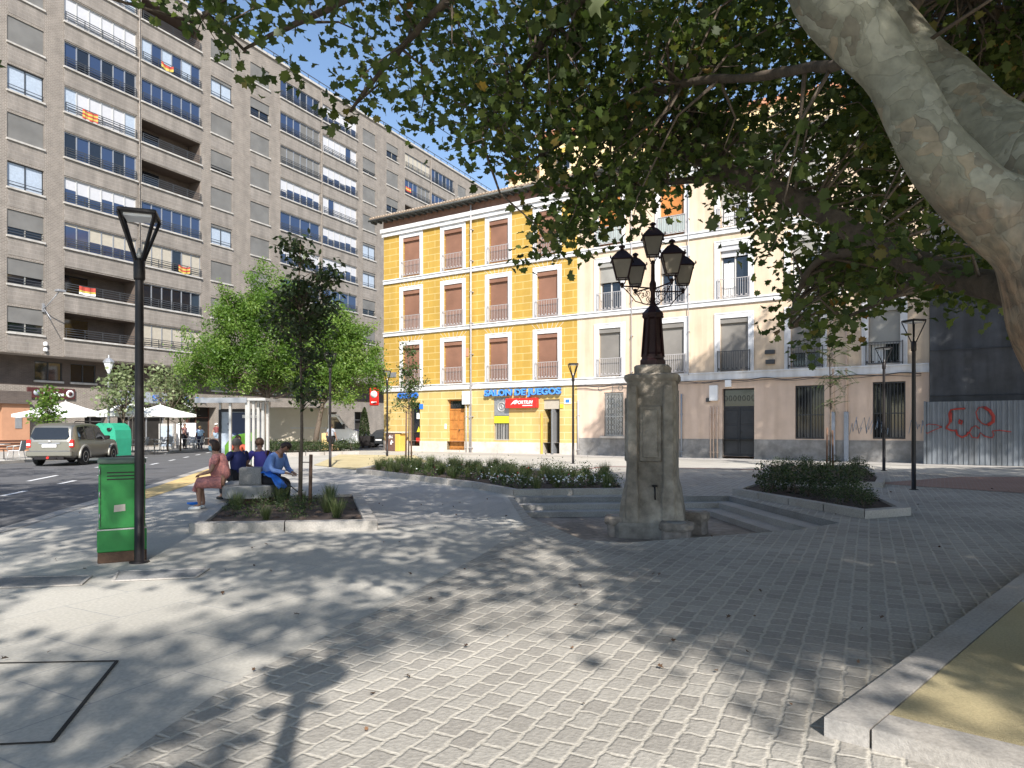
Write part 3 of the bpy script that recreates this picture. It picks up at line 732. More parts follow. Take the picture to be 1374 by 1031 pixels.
# ---------------------------------------------------------------- lettering
def text(name,s,size,loc,rot,m,parent=None,ext=.01,al='LEFT',bold=.0,sx=1,label=None,cat=None,shear=0):
    cu=bpy.data.curves.new(name,'FONT'); cu.body=s; cu.size=size; cu.extrude=ext; cu.align_x=al; cu.offset=bold; cu.shear=shear
    o=bpy.data.objects.new(name,cu); COL.objects.link(o)
    dg=bpy.context.evaluated_depsgraph_get(); me=bpy.data.meshes.new_from_object(o.evaluated_get(dg)); bpy.data.objects.remove(o)
    me.materials.clear(); me.materials.append(m)
    ob=bpy.data.objects.new(name,me); lnk(ob); ob.location=loc; ob.rotation_euler=rot; ob.scale=(sx,1,1)
    if parent: ob.parent=parent
    return tag(ob,label,cat)
def fac_empty(name,base,x,y,z,label,cat,group=None):
    Mx=base.matrix_basis; p=Mx@Vector((x,y,z)); return empty(name,tuple(p),base.rotation_euler.z,label,cat,group)
bpy.context.view_layer.update()
for o in (BR,): o.matrix_world
Ry=(R(90),0,0)
def shop_sign(x0,x1,y,z0,z1,m,label,words,size,lm,off=.25,zo=.12,sx=1,base=BR,d=.12,extra=None):
    r=fac_empty('shop_sign',base,x0,y,z0,label,'sign')
    mb=MB(); mb.box(0,x1-x0,-d,0,0,z1-z0,bev=.02); mb.build('sign_board',m,r)
    text('lettering',words,size,(off,-d-.012,zo),Ry,lm,r,.008,sx=sx,bold=.008)
    return r
sg=shop_sign(tt(50),tt(114),RY-.27,3.55,4.25,M['sign_darkred'],'dark red shop fascia lettered Llbum Tapeo above white parasol','La Llbum Tapeo',.36,M['letter_white'],1.15,.2,.74)
tx=[c for c in sg.children if c.name.startswith('lettering')][0]; tx.scale.x=min(1.15,(tt(114)-tt(50)-1.75)/max(v.co.x for v in tx.data.vertices)); tx.location.x=.98
mb=MB(); mb.lathe([(.26,0),(.26,.02)],20,(0,0,0)); o=mb.build('emblem',M['letter_white'],sg,loc=(tt(114)-tt(50)-.35,-.125,.36)); o.rotation_euler=Ry
mb=MB(); mb.lathe([(.15,0),(.15,.008)],16,(0,0,0)); o=mb.build('emblem_ring',M['sign_darkred'],sg,loc=(tt(114)-tt(50)-.35,-.147,.36)); o.rotation_euler=Ry
mb=MB(); mb.lathe([(.2,0),(.2,.02)],20,(0,0,0)); o=mb.build('emblem',M['sign_grey'],sg,loc=(.55,-.125,.36)); o.rotation_euler=Ry
shop_sign(tt(168),tt(243),RY-.27,3.45,4.3,M['sign_grey'],'long grey shop fascia with blue capital letters behind the parasols','·  STORES  PA',.62,M['sign_blue'],2.1,.2,1.5)
def small_box(name,base,x0,x1,y0,y1,z0,z1,m,label,cat,words=None,size=.3,lm=None):
    r=fac_empty(name,base,x0,0,z0,label,cat); mb=MB(); mb.box(0,x1-x0,y0,y1,0,z1-z0,bev=min(.02,(y1-y0)*.2)); mb.build('panel',m,r)
    if words: text('lettering',words,size,(.06,y0-.006,.08),Ry,lm,r,.003)
    return r
small_box('hanging_sign',BR,tt(253.5),tt(264.5),.5,.62,2.85,3.5,M['letter_white'],'small white square sign hanging beside the dark entrance','sign')
# ---------------------------------------------------------------- flags, wall lamp, cameras on the block
M['flag_red']=mat('flag_red',(.42,.06,.04),.8,.1,5,0)
def flag(x,k,wd,stripes,label,droop=.05,h=.62,zo=.72):
    r=fac_empty('draped_flag',BR,x,0,Z0+FH*k+zo-h,label,'flag')
    mb=MB(); n=8; rf=random.Random(int(x*10))
    ns=len(stripes)
    for s_ in range(ns):
        z0=h*s_/ns;z1=h*(s_+1)/ns
        for i in range(n):
            xa=wd*i/n;xb=wd*(i+1)/n; ya=-.145-.03*math.sin(i*1.7);yb=-.145-.03*math.sin((i+1)*1.7); d0=droop*math.sin(PI*i/n);d1=droop*math.sin(PI*(i+1)/n)
            mb.quad((xa,ya,z0-d0),(xb,yb,z0-d1),(xb,yb,z1-d1),(xa,ya,z1-d0),stripes[s_])
    return mb.build('cloth',[M['flag_red'],M['yellow_flag'],M['white_cloth']],r)
M['yellow_flag']=mat('yellow_flag',(.50,.38,.08),.8,.05,5,0)
flag(tt(109),5,1.05,[0,1,0,1,0],'red and yellow striped flag hung on a balcony of white panels')
flag(tt(215),7,1.0,[1,0],'sagging red and yellow flag on the balcony with white curtains',.16,.4)
flag(tt(104.5),1,1.1,[2,1,0,0],'red yellow white cloth hung on the upper open balcony above the bracket lamp',.03,.55)
flag(tt(238),2,1.0,[1,0,1,0],'orange striped cloth bunched on the balcony above the bright tree crown',.12,.5)
flag(tt(543),7,1.0,[0,1,0],'small red and yellow flag on the far balcony near the tiled roof',.02,.5,.9)
r=fac_empty('wall_lamp',BR,tt(57),0,9.3,'grey bracket floodlight on the brick pier at first floor level','lamp')
mb=MB(); mb.tube([(0,0,0),(0,-.5,.15),(.1,-1.7,1.0)],.035,6); mb.tube([(0,0,.2),(.05,-.9,-.75)],.03,6); mb.build('bracket',M['grey_metal'],r)
mb=MB(); mb.box(-.15,.35,-2.0,-1.6,.95,1.1,bev=.03); mb.box(-.05,.08,-.12,0,-.2,.35); mb.build('lamp_head',M['grey_metal'],r)
r=fac_empty('security_light',BR,tt(58),0,6.55,'two small white security lights low on the brick pier','lamp')
mb=MB(); mb.box(0,.16,-.2,0,0,.25,bev=.03); mb.box(0,.16,-.2,0,.36,.62,bev=.03); mb.build('housing',M['letter_white'],r)
# red round hanging sign and green cross sign far along the street
r=empty('projecting_sign',(-10.05,50.0,3.2),R(-12),'red projecting sign with white emblem at the yellow house corner','sign')
mb=MB(); mb.box(-.34,.36,-.06,.06,0,1.3,bev=.05); mb.build('sign_board',M['sign_red'],r)
mb=MB(); mb.lathe([(.26,0),(.26,.02)],18); o=mb.build('emblem',M['letter_white'],r,loc=(.0,-.062,.82)); o.rotation_euler=Ry
mb=MB(); mb.box(-.2,.2,-.068,-.062,.2,.3); mb.build('emblem',M['letter_white'],r)
mb=MB(); mb.tube([(.36,0,1.1),(.95,0,1.1)],.03,6); mb.build('bracket',M['black_metal'],r)
# ---------------------------------------------------------------- yellow and cream terraces, common facade line
RZ=math.atan2(-1,1.574)
def yl(u):
    r=(u-U0)/F; return 1.8648*(9.03+48.3*r)/(1.574+r)
YB=empty('yellow_building',(-9.03,48.3,0),RZ,'four storey mustard yellow house with white window surrounds and tiled eaves','building')
CB=empty('cream_building',(-9.03,48.3,0),RZ,'four storey cream and pink house with dark doors behind the stone fountain','building')
LE=yl(774.5); LC=yl(1247)
FLR=[(4.52,7.26),(8.26,11.02),(12.0,14.66)]
yc=[(yl(541),yl(563.5)),(yl(596),yl(620.5)),(yl(656.5),yl(682)),(yl(721),yl(748.5))]
cc=[(yl(804),yl(833)),(yl(886),yl(918)),(yl(966.5),yl(1004)),(yl(1061),yl(1101)),(yl(1165.5),yl(1208))]
def balcony_rail(a,b,z,h,parent,m,y=-.12,solid=None):
    mb=MB(); e=.10
    mb.box(a-e,b+e,y-.015,y+.015,z+h-.03,z+h); mb.box(a-e,b+e,y-.015,y+.015,z+.07,z+.10)
    n=int((b-a+2*e)/.115)
    for i in range(n+1):
        x=a-e+(b-a+2*e)*i/n; mb.box(x-.009,x+.009,y-.009,y+.009,z+.10,z+h-.03)
        if i%2==0 and i<n: mb.lathe([(.01,-.045),(.035,-.02),(.035,.02),(.01,.045)],6,(x+.05,y,z+.15))
    for x in (a-e,b+e): mb.box(x-.012,x+.012,y+.016,0,z+h-.03,z+h); mb.box(x-.012,x+.012,y+.016,0,z+.07,z+.1); mb.box(x-.02,x+.02,y-.02,y+.02,z,z+h+.04)
    o=mb.build('railing',m,parent)
    if solid:
        mb=MB(); n=int((b-a+2*e)/.16)
        for i in range(n):
            x=a-e+.02+(b-a+2*e-.04)*i/n; mb.box(x,x+.15,y+.02,y+.035,z+.08,z+h-.02)
        mb.build('balcony_screen',solid,parent)
def surround(mb,a,b,z0,z1,w_=.27,y=-.045):
    mb.box(a-w_,a-.001,y,-.003,z0-.1,z1+w_); mb.box(b+.001,b+w_,y,-.003,z0-.1,z1+w_); mb.box(a,b,y,-.003,z1,z1+w_)
    t=.045; y2=y-.022
    mb.box(a-w_-.02,a-w_+t,y2,y+.001,z0-.1,z1+w_+.02); mb.box(b+w_-t,b+w_+.02,y2,y+.001,z0-.1,z1+w_+.02); mb.box(a-w_+t,b+w_-t,y2,y+.001,z1+w_-t,z1+w_+.02)
yh=[];ch=[]
for a,b in yc:
    for z0,z1 in FLR: yh.append((a,b,z0,z1,.30))
for a,b in cc:
    for z0,z1 in FLR: ch.append((a,b,z0,z1,.30))
# ground openings of the yellow house
gD1=(yl(600),yl(623.6),.14,3.45,.35); gW=(yl(662.5),yl(683),.80,3.5,.28); gD2=(yl(729),yl(751),.05,3.3,.9); gD0=(yl(548),yl(563.5),.35,3.3,.35)
yw=MB(); wall(yw,0,LE,4.3,15.5,yh,0,.3,0); yw.build('wall',M['yellow_block'],YB)
yw=MB(); wall(yw,0,LE,.7,4.3,[gD1,gW,gD2,gD0],0,.3,0)
yw.build('ground_storey_wall',M['yellow_pale'],YB)
def cut(h): return (h[0],h[1],max(h[2],.0),.7,h[4])
yw=MB(); wall(yw,0,LE,0,.7,[cut(h) for h in (gD1,gD2,gD0)],-.035,.3,0)
segs=[0,gD0[0],gD0[1],gD1[0],gD1[1],gD2[0],gD2[1],LE]
for i in range(0,8,2): yw.quad((segs[i],-.035,.7),(segs[i+1],-.035,.7),(segs[i+1],0,.7),(segs[i],0,.7))
yw.build('dado',M['dado_white'],YB)
# side and roof
ys=MB(); ys.quad((0,0,0),(0,0,15.5),(0,12,15.5),(0,12,0)); ys.quad((0,12,0),(0,12,15.5),(LE,12,15.5),(LE,12,0)); ys.build('side_wall',M['yellow_side'],YB)
# voussoir lines over each window
vo=MB()
for a,b in yc:
    for z0,z1 in FLR:
        c=(a+b)/2
        for q in (-2.2,-1.5,-.75,0,.75,1.5,2.2):
            x0=c+q*.36;x1=c+q*.50; z_=z1+.30; zt=z1+.62
            if z_<4.2: continue
            vo.add([(x0-.012,-.004,z_),(x0+.012,-.004,z_),(x1+.012,-.004,zt),(x1-.012,-.004,zt)],[(0,1,2,3)])
vo.build('voussoir_joint',M['white_paint'],YB)
def bands(root,x0,x1,m,mm):
    mb=MB()
    for z,h,p in ((4.08,.34,.10),(7.95,.24,.08),(11.62,.24,.08)):
        mb.box(x0,x1,-p,-.002,z,z+h); mb.box(x0,x1,-p-.05,-.002,z+h+.0005,z+h+.07)
        mb.box(x0,x1,-p-.02,-p-.001,z+.02,z+.05)
    mb.build('string_course',m,root)
    mb=MB(); mb.box(x0-.05,x1,-.16,-.002,14.95,15.22); mb.box(x0-.12,x1,-.26,-.002,15.22,15.48); mb.build('cornice',m,root)
    mb=MB(); mb.box(x0,x1,-.05,-.002,15.49,16.05); mb.build('frieze',mm,root)
bands(YB,0,LE-.004,M['white_paint'],M['eave_brown']); bands(CB,LE,LC,M['white_paint'],M['cream_wall'])
def roof(root,x0,x1,ov0=.8):
    rf=MB(); ov=.62
    rf.box(x0-ov0,x1,-ov,-.06,16.051,16.16,0)
    n=int((x1-x0+ov0)/.5)
    for i in range(n): # rafter ends
        x=x0-ov0+.1+i*.5; rf.box(x,x+.12,-ov+.05,-.06,15.94,16.05,0)
    rf.build('eaves',M['eave_dark'],root)
    tl=MB(); n=int((x1-x0+ov0)/.24); sl=.36
    for i in range(n):
        x=x0-ov0+.12+i*.24
        tl.tube([(x,-ov-.06,16.23),(x,2.0,16.23+3.0*sl),(x,6.2,16.23+7.2*sl)],.085,6)
    tl.quad((x0-ov0,-ov,16.17),(x1,-ov,16.17),(x1,6.2,16.17+7.15*sl),(x0-ov0,6.2,16.17+7.15*sl))
    tl.quad((x1,12.6,16.17),(x0-ov0,12.6,16.17),(x0-ov0,6.2,16.17+7.15*sl),(x1,6.2,16.17+7.15*sl))
    tl.quad((x0-.01,0,15.5),(x0-.01,12,15.5),(x0-.01,6.2,18.6),(x0-.01,6.2,18.6)) if False else None
    tl.build('roof',M['roof_tile'],root)
    gu=MB(); gu.tube([(x0-ov0,-ov-.07,16.08),(x1,-ov-.07,16.08)],.07,8); gu.build('gutter',M['eave_dark'],root)
roof(YB,0,LE-.004); roof(CB,LE,LC,0)
# gable infill on the left end
mb=MB(); mb.add([(0,0,15.5),(0,12,15.5),(0,6.2,18.6)],[(0,2,1)]); mb.add([(0,0,15.5),(0,12,15.5),(0,12,16.1),(0,0,16.1)],[(0,3,2,1)]); mb.build('gable',M['yellow_side'],YB)
def french(root,a,b,z0,z1,shut,drop,m_rail,smat,solid=None,glass=True,box=True):
    y=.29
    w_=frame_mb(a,b,z0,z1,y,2,.07).build('window',M['white_frame'],root)
    pane_mb(a,b,z0+.06,z1-.06,y+.006,2).build('pane',M['glass_dark'],w_)
    if box:
        mb=MB(); mb.box(a+.005,b-.005,.01,.26,z1-.26,z1-.005); mb.build('shutter_box',smat,w_)
    if drop>0:
        mb=MB(); mb.box(a+.01,b-.01,.13,.16,z0+.02+(1-drop)*(z1-z0-.3),z1-.265); mb.build('roller_shutter',smat,w_)
    sm=MB(); surround(sm,a,b,z0,z1); sm.build('surround',M['white_paint'],w_)
    if m_rail: balcony_rail(a,b,z0-.02,1.05,w_,m_rail,solid=solid)
    return w_
M['white_frame']=mat('white_frame',(.55,.53,.50),.5,.05,5,0)
M['screen_green']=mat('screen_green',(.36,.42,.40),.6,.08,4,.02)
for i,(a,b) in enumerate(yc):
    for j,(z0,z1) in enumerate(FLR):
        french(YB,a,b,z0,z1,True,1.0,M['rail_grey'],M['shutter_brown'])
tb=[[(1,'t'),(.35,'t'),(1,'o')],[(1,'t'),(.3,'d'),(1,'o')],[(1,'t'),(.12,'c'),(.5,'g')],[(.7,'t'),(.3,'g'),(.6,'g')],[(.62,'g'),(.5,'g'),(.5,'g')]]
for i,(a,b) in enumerate(cc):
    for j,(z0,z1) in enumerate(FLR):
        dr,kd=tb[i][j]
        sm={'t':M['shutter_taupe'],'d':M['shutter_taupe'],'c':M['blind_white'],'g':M['blind_grey2'],'o':M['shutter_orange']}[kd]
        if i==0 and j==1: sm=M['blind_grey2']
        w_=french(CB,a,b,z0,z1,True,dr,M['rail_grey'] if i<2 or j>0 else M['rail_dark'],sm,solid=(M['screen_green'] if (j==2 and i<2) else None))
        if kd in 'cg' and dr<.9:
            mb=MB()
            for s_ in range(10):
                x=a+.12+s_*.05; mb.box(x,x+.05,.275+(.012 if s_%2 else 0),.285+(.012 if s_%2 else 0),z0+.1,z0+1.9)
            mb.build('curtain',M['white_cloth'],w_)
# cream walls
gd=(yl(969),yl(1012),.12,3.62,.3); g1=(yl(810.5),yl(836.5),1.12,3.6,.28); g3=(yl(1067),yl(1106),1.05,3.66,.28); g4=(yl(1171),yl(1215),1.08,3.72,.28); g0=(yl(893),yl(911),.05,3.6,.3)
cw=MB(); wall(cw,LE,LC,4.1,15.5,ch,0,.3,0); cw.build('wall',M['cream_wall'],CB)
cw=MB(); wall(cw,LE,LC,1.0,4.1,[gd,g1,g3,g4,g0],0,.3,0); cw.build('ground_storey_wall',M['peach_wall'],CB)
cw=MB(); wall(cw,LE,LC,0,1.0,[(gd[0],gd[1],0,1.0,.33),(g0[0],g0[1],0,1.0,.33)],-.03,.3,0)
sg_=[LE,g0[0],g0[1],gd[0],gd[1],LC]
for i in range(0,6,2): cw.quad((sg_[i],-.03,1.0),(sg_[i+1],-.03,1.0),(sg_[i+1],0,1.0),(sg_[i],0,1.0))
cw.build('dado',M['dado_grey'],CB)
cw=MB(); cw.quad((LC,0,0),(LC,12,0),(LC,12,16.1),(LC,0,16.1)); cw.quad((LE,12,0),(LC,12,0),(LC,12,15.5),(LE,12,15.5)); cw.build('side_wall',M['peach_wall'],CB)
def grille(root,h,m,nb,double=False,sill=True,y=.08,inner=None):
    a,b,c,d=h[:4]
    w_=frame_mb(a,b,c,d,.27,2,.06).build('window',m,root); pane_mb(a,b,c+.05,d-.05,.276,2).build('pane',M['glass_dark'],w_)
    mb=MB(); 
    for i in range(nb+1):
        x=a+.03+(b-a-.06)*i/nb; mb.box(x-.014,x+.014,y-.014,y+.014,c+.02,d-.02)
    for z in (c+.05,c+(d-c)*.45,d-.06): mb.box(a+.01,b-.01,y-.018,y+.018,z-.02,z+.02)
    mb.build('grille',m,w_)
    if sill: mb=MB(); mb.box(a-.22,b+.22,-.14,.0-.004,c-.12,c); mb.build('sill',M['dado_white'],w_)
    return w_
# lozenge grille on the first cream window
w_=grille(CB,g1,M['light_metal'],13)
mb=MB(); a,b,c,d=g1[:4]
for i in range(6):
    for k in range(7):
        x=a+.1+(b-a-.2)*(i+.5)/6; z=c+.2+(d-c-.4)*(k+.5)/7
        mb.add([(x,.055,z-.16),(x+.07,.055,z),(x,.055,z+.16),(x-.07,.055,z),(x,.06,z-.1),(x+.04,.06,z),(x,.06,z+.1),(x-.04,.06,z)],[(0,1,5,4),(1,2,6,5),(2,3,7,6),(3,0,4,7)])
mb.build('lozenge_bars',M['light_metal'],w_)
grille(CB,g3,M['rail_dark'],9,sill=False); grille(CB,g4,M['rail_dark'],9,sill=False)
def door(root,h,m,label,y=.28,leaves=2,panels=4,transom=.7,tm=None,gr=False):
    a,b,c,d=h[:4]; dt=d-transom
    mb=MB(); mb.box(a,b,y,y+.05,c,dt)
    for l in range(leaves):
        x0=a+(b-a)*l/leaves+.05;x1=a+(b-a)*(l+1)/leaves-.05; 
        for p in range(panels):
            z0=c+.1+(dt-c-.15)*p/panels;z1=c+.1+(dt-c-.15)*(p+1)/panels-.08
            nn=2 if leaves==2 and panels>3 else 1
            for q in range(nn):
                xa=x0+(x1-x0)*q/nn+.02;xb=x0+(x1-x0)*(q+1)/nn-.02
                mb.box(xa,xb,y-.025,y-.001,z0,z1,bev=.012)
    mb.box((a+b)/2-.03,(a+b)/2+.03,y-.04,y-.002,c,dt)
    dr=mb.build('door',m,root,label)
    mb=MB(); mb.box(a,b,y-.03,y+.05,dt,dt+.09); mb.box(a,b,y-.03,y+.05,d-.08,d); mb.box(a,a+.06,y-.028,y+.048,dt+.09,d-.08); mb.box(b-.06,b,y-.028,y+.048,dt+.09,d-.08)
    mb.build('transom_frame',tm or m,dr)
    mb=MB(); mb.quad((a+.06,y+.01,dt+.09),(b-.06,y+.01,dt+.09),(b-.06,y+.01,d-.08),(a+.06,y+.01,d-.08)); mb.build('pane',M['glass_dark'],dr)
    mb=MB(); 
    for q in range(7):
        x=a+.12+(b-a-.24)*q/6; mb.tube([(x+.07*math.cos(t),y-.02,(dt+d)/2+.14*math.sin(t)) for t in np.linspace(0,2*PI,9)],.010,4,caps=False)
    mb.build('ironwork',M['rail_dark'],dr)
    mb=MB(); mb.lathe([(.0,-.05),(.04,-.02),(.04,.02),(0,.05)],8,((a+b)/2+.12,y-.07,(c+dt)/2)); mb.build('handle',M['rail_dark'],dr)
    return dr
door(YB,gD1,M['wood_door'],'varnished orange wood double door')
door(CB,gd,M['dark_door'],'tall black double street door',transom=1.0,panels=3)
door(CB,g0,M['dark_door'],None,transom=.6,panels=3)
# arcade entrance: open dark passage with sloping side posters and door leaf
a,b,c,d=gD2[:4]
mb=MB(); mb.quad((a,.9,c),(b,.9,c),(b,.9,d),(a,.9,d)); mb.build('entrance_dark',M['interior'],YB)
mb=MB(); mb.box(a,b,.10,.22,2.72,3.3); mb.build('rolled_shutter',M['blind_beige'],YB)
dl=MB(); dl.box(a+.25,a+.95,.42,.46,.08,2.6); o=dl.build('glass_door',M['glass_dark'],YB)
dl=MB(); dl.add([(a+.35,.41,.55),(a+.85,.41,.55),(a+.8,.41,1.0),(a+.4,.41,.9)],[(0,1,2,3)]); dl.build('orange_sticker',M['sign_red'],o)
dl=MB(); dl.add([(a+.38,.41,1.25),(a+.82,.41,1.25),(a+.6,.41,1.6)],[(0,1,2)]); dl.build('yellow_sticker',M['yellow_sign'],o)
dl=MB(); dl.box(a+.4,a+.85,.40,.41,1.95,2.1); dl.build('red_sticker',M['sign_red'],o)
dl=MB(); dl.box(b-.45,b-.38,-.2,.5,.05,2.7); dl.box(b-.36,b-.05,.3,.36,.05,2.7,1); dl.build('door_leaf',[M['grey_metal'],M['interior']],YB)
mb=MB(); mb.box(a-.14,a-.002,-.10,-.036,0,2.5); mb.build('door_jamb',M['yellow_side'],YB)
a,b,c,d=gD0[:4]
mb=MB(); mb.box(a,b,.3,.34,c,d); o=mb.build('glass_door',M['glass_dark'],YB)
mb=MB(); mb.add([(a+.5,.29,1.3),(a+.85,.29,1.3),(a+.68,.29,1.7)],[(0,1,2)]); mb.build('yellow_sticker',M['yellow_sign'],o)
mb=MB(); mb.box(a+.45,a+.85,.28,.29,.6,.9); mb.build('orange_sticker',M['sign_red'],o)
mb=MB(); mb.box(a+.5,a+1.0,.28,.29,2.2,2.6); mb.build('white_notice',M['letter_white'],o)
w_=grille(YB,gW,M['light_metal'],9,sill=False,y=.1)
a,b,c,d=gW[:4]
mb=MB(); mb.box(a+.02,b-.02,.03,.08,d-1.15,d-.1); mb.build('ventilation_panel',M['grey_metal'],w_)
mb=MB(); mb.tube([((a+b)/2+.28*math.cos(t),.02,d-.6+.28*math.sin(t)) for t in np.linspace(0,2*PI,17)],.04,6,caps=False); mb.tube([((a+b)/2+.12*math.cos(t),.02,d-.6+.12*math.sin(t)) for t in np.linspace(0,2*PI,13)],.03,6,caps=False); mb.build('fan_grille',M['light_metal'],w_)
mb=MB(); mb.box(a+.03,b-.03,.02,.06,d-1.62,d-1.18); mb.build('yellow_panel',M['yellow_sign'],w_)
# signs
r=fac_empty('shop_sign',YB,yl(652.3),0,3.60,'blue raised capitals spelling SALON DE JUEGOS above the arcade entrance','sign')
t_=text('lettering','SALON DE JUEGOS',.52,(0,-.16,0),Ry,M['sign_blue'],r,.07,bold=.022,sx=1)
bpy.context.view_layer.update(); wd_=max(v.co.x for v in t_.data.vertices); t_.scale.x=(yl(754.3)-yl(652.3))/wd_
t2=text('lettering','SALON DE JUEGOS',.52,(0,-.236,0),Ry,M['face_blue'] if 'face_blue' in M else mat('face_blue',(.10,.33,.80),.35,.03,4,0),r,.002,bold=.008); t2.scale.x=t_.scale.x
mb=MB(); mb.tube([((yl(685.5)-yl(652.3)),-.23,.40),((yl(688)-yl(652.3)),-.23,.50)],.02,6); mb.build('accent',M['sign_blue'],r)
r=fac_empty('shop_sign',YB,yl(681.3),0,2.80,'red lightbox reading SPORTIUM between grille window and arcade entrance','sign')
w0=yl(723.1)-yl(681.3); mb=MB(); mb.box(0,w0,-.28,-.002,0,.60,bev=.02); mb.build('sign_board',M['sign_red'],r)
t_=text('lettering','SPORTIUM',.28,(.62,-.292,.25),Ry,M['letter_white'],r,.003,bold=.008,shear=.25)
mb=MB(); mb.add([(.38,-.286,.2),(.9,-.286,.42),(.85,-.286,.5),(.62,-.286,.44)],[(0,1,2,3)]); mb.build('emblem',M['letter_white'],r)
mb=MB(); mb.box(1.25,1.95,-.287,-.284,.12,.17); mb.build('underline',M['letter_white'],r)
r=fac_empty('shop_sign',YB,yl(535),0,3.62,'blue raised capitals half hidden behind the staked sapling','sign')
text('lettering','CASINO',.5,(0,-.12,0),Ry,M['sign_blue'],r,.06,bold=.02)
def plaque(root,u0,u1,z0,z1,m,label,name='wall_plaque',d=.04,words=None,size=.3,lm=None,cat='plaque'):
    r=fac_empty(name,root,yl(u0),0,z0,label,cat); mb=MB(); mb.box(0,yl(u1)-yl(u0),-d,-.003,0,z1-z0,bev=min(.012,d*.3)); mb.build('plate',m,r)
    if words: text('lettering',words,size,(.06,-d-.004,.09),Ry,lm,r,.002)
    return r
plaque(YB,757,766.5,3.0,3.33,M['letter_white'],'small blue and white street plaque right of the arcade entrance')
plaque(YB,759,764.5,3.06,3.27,M['sign_blue'],'blue centre field of the street plaque right of the arcade entrance',d=.05)
plaque(YB,751.5,756,2.75,2.98,M['yellow_sign'],'tiny yellow notice beside the arcade entrance')
plaque(YB,625,629,6.2,6.75,M['terracotta'],'small dark red alarm box beside the downpipe on the first floor')
plaque(YB,520,532,5.1,5.45,M['grey_metal'],'grey street name plate high on the yellow corner')
plaque(YB,563,568,2.85,3.2,M['sign_blue'],'small blue notice right of the sapling on the yellow wall')
plaque(YB,597,599.3,1.5,1.85,M['letter_white'],'white doorbell panel left of the orange wood door',cat='doorbell')
def pipes(root,u,z0,z1,rad,m,label,y=-.08,name='wall_pipe'):
    r=fac_empty(name,root,yl(u),0,z0,label,'pipe'); mb=MB(); mb.tube([(0,y,0),(0,y,z1-z0)],rad,8); mb.build('tube',m,r)
    mb=MB(); 
    for q in range(int((z1-z0)/2)+1): mb.box(-rad-.02,rad+.02,y-rad-.01,-.003,.3+q*2,.34+q*2)
    mb.build('bracket',m,r)
pipes(YB,634.5,0,15.9,.055,M['rail_grey'],'full height grey downpipe on the yellow house',y=-.22)
pipes(YB,626.5,.0,3.1,.04,M['rail_grey'],'short grey pipe below the white meter box, left of the downpipe')
pipes(YB,631,.0,3.1,.04,M['rail_grey'],'short grey pipe below the white meter box, next to the downpipe')
plaque(YB,622.5,633.5,3.1,3.95,M['letter_white'],'white meter box above two pipes beside the downpipe','meter_box',.22,cat='meter box')
pipes(CB,776.5,0,3.2,.05,M['rail_grey'],'grey pipe at the joint of the yellow and cream houses')
pipes(CB,849,4.4,15.9,.025,M['rail_grey'],'thin cable conduit down the cream wall right of its first window column',y=-.16)
pipes(CB,925,4.4,15.9,.02,M['rail_grey'],'thin cable conduit down the cream wall right of its second window column',y=-.16)
pipes(CB,915,0,3.4,.045,M['sign_grey'],'bluish grey pipe beside the narrow door behind the fountain')
for u in (954,958,963): pipes(CB,u,0,2.7,.035,M['peach_wall'],'%s pink painted pipe under the meter boxes left of the black street door'%{954:'left',958:'middle',963:'right'}[u])
plaque(CB,953,964,3.0,3.8,M['letter_white'],'white meter box left of the black street door','meter_box',.2,cat='meter box')
plaque(CB,948,953,2.95,3.15,M['rail_dark'],'small dark junction box left of the white meter box','junction_box',.15,cat='junction box')
plaque(CB,974,982,3.7,4.05,M['letter_white'],'small white camera box above the black street door','camera_box',.2,cat='box')
plaque(CB,1027,1040,5.28,5.48,M['rail_dark'],'upper dark cable box between first floor windows of the pink wall','cable_box',.16,cat='cable box')
plaque(CB,1028,1040,4.78,5.0,M['rail_dark'],'lower dark cable box between first floor windows of the pink wall','cable_box',.16,cat='cable box')
pipes(CB,1118,0,9,.05,M['peach_wall'],'pink painted downpipe behind the far sapling'); pipes(CB,1136,0,9,.05,M['peach_wall'],'pink painted downpipe right of the far sapling')
for u,l in ((1118,'behind the far sapling'),(1136,'right of the far sapling')):
    r=fac_empty('pipe_guard',CB,yl(u),0,0,'blue grey metal pipe guard at the foot of the wall '+l,'pipe guard'); mb=MB(); mb.box(-.1,.1,-.2,-.035,0,2.35,bev=.03); mb.build('cover',M['sign_grey'],r)
# black cable run along the first band
r=fac_empty('wall_cable',CB,LE,0,4.0,'dark sagging cable run under the first string course of the cream house','cable')
mb=MB(); n=60; mb.tube([((LC-LE-.3)*i/n,-.15,.02+.05*math.sin(i*.9)-.04*math.sin(i*.31)) for i in range(n+1)],.022,5); mb.tube([((LC-LE-.3)*i/n,-.17,-.04+.04*math.sin(i*.7+1)) for i in range(n+1)],.014,5); mb.build('cable_bundle',M['rail_dark'],r)
# ghost letters over the lozenge window
r=fac_empty('faded_lettering',CB,yl(802),0,3.72,'faded grey letters C J O on the wall above the lozenge grille window','lettering')
for s_,u in (('C',802),('J',821),('O',829)): text('letter',s_,.42,(yl(u)-yl(802),-.012,-.02),Ry,M['dado_grey'],r,.004)
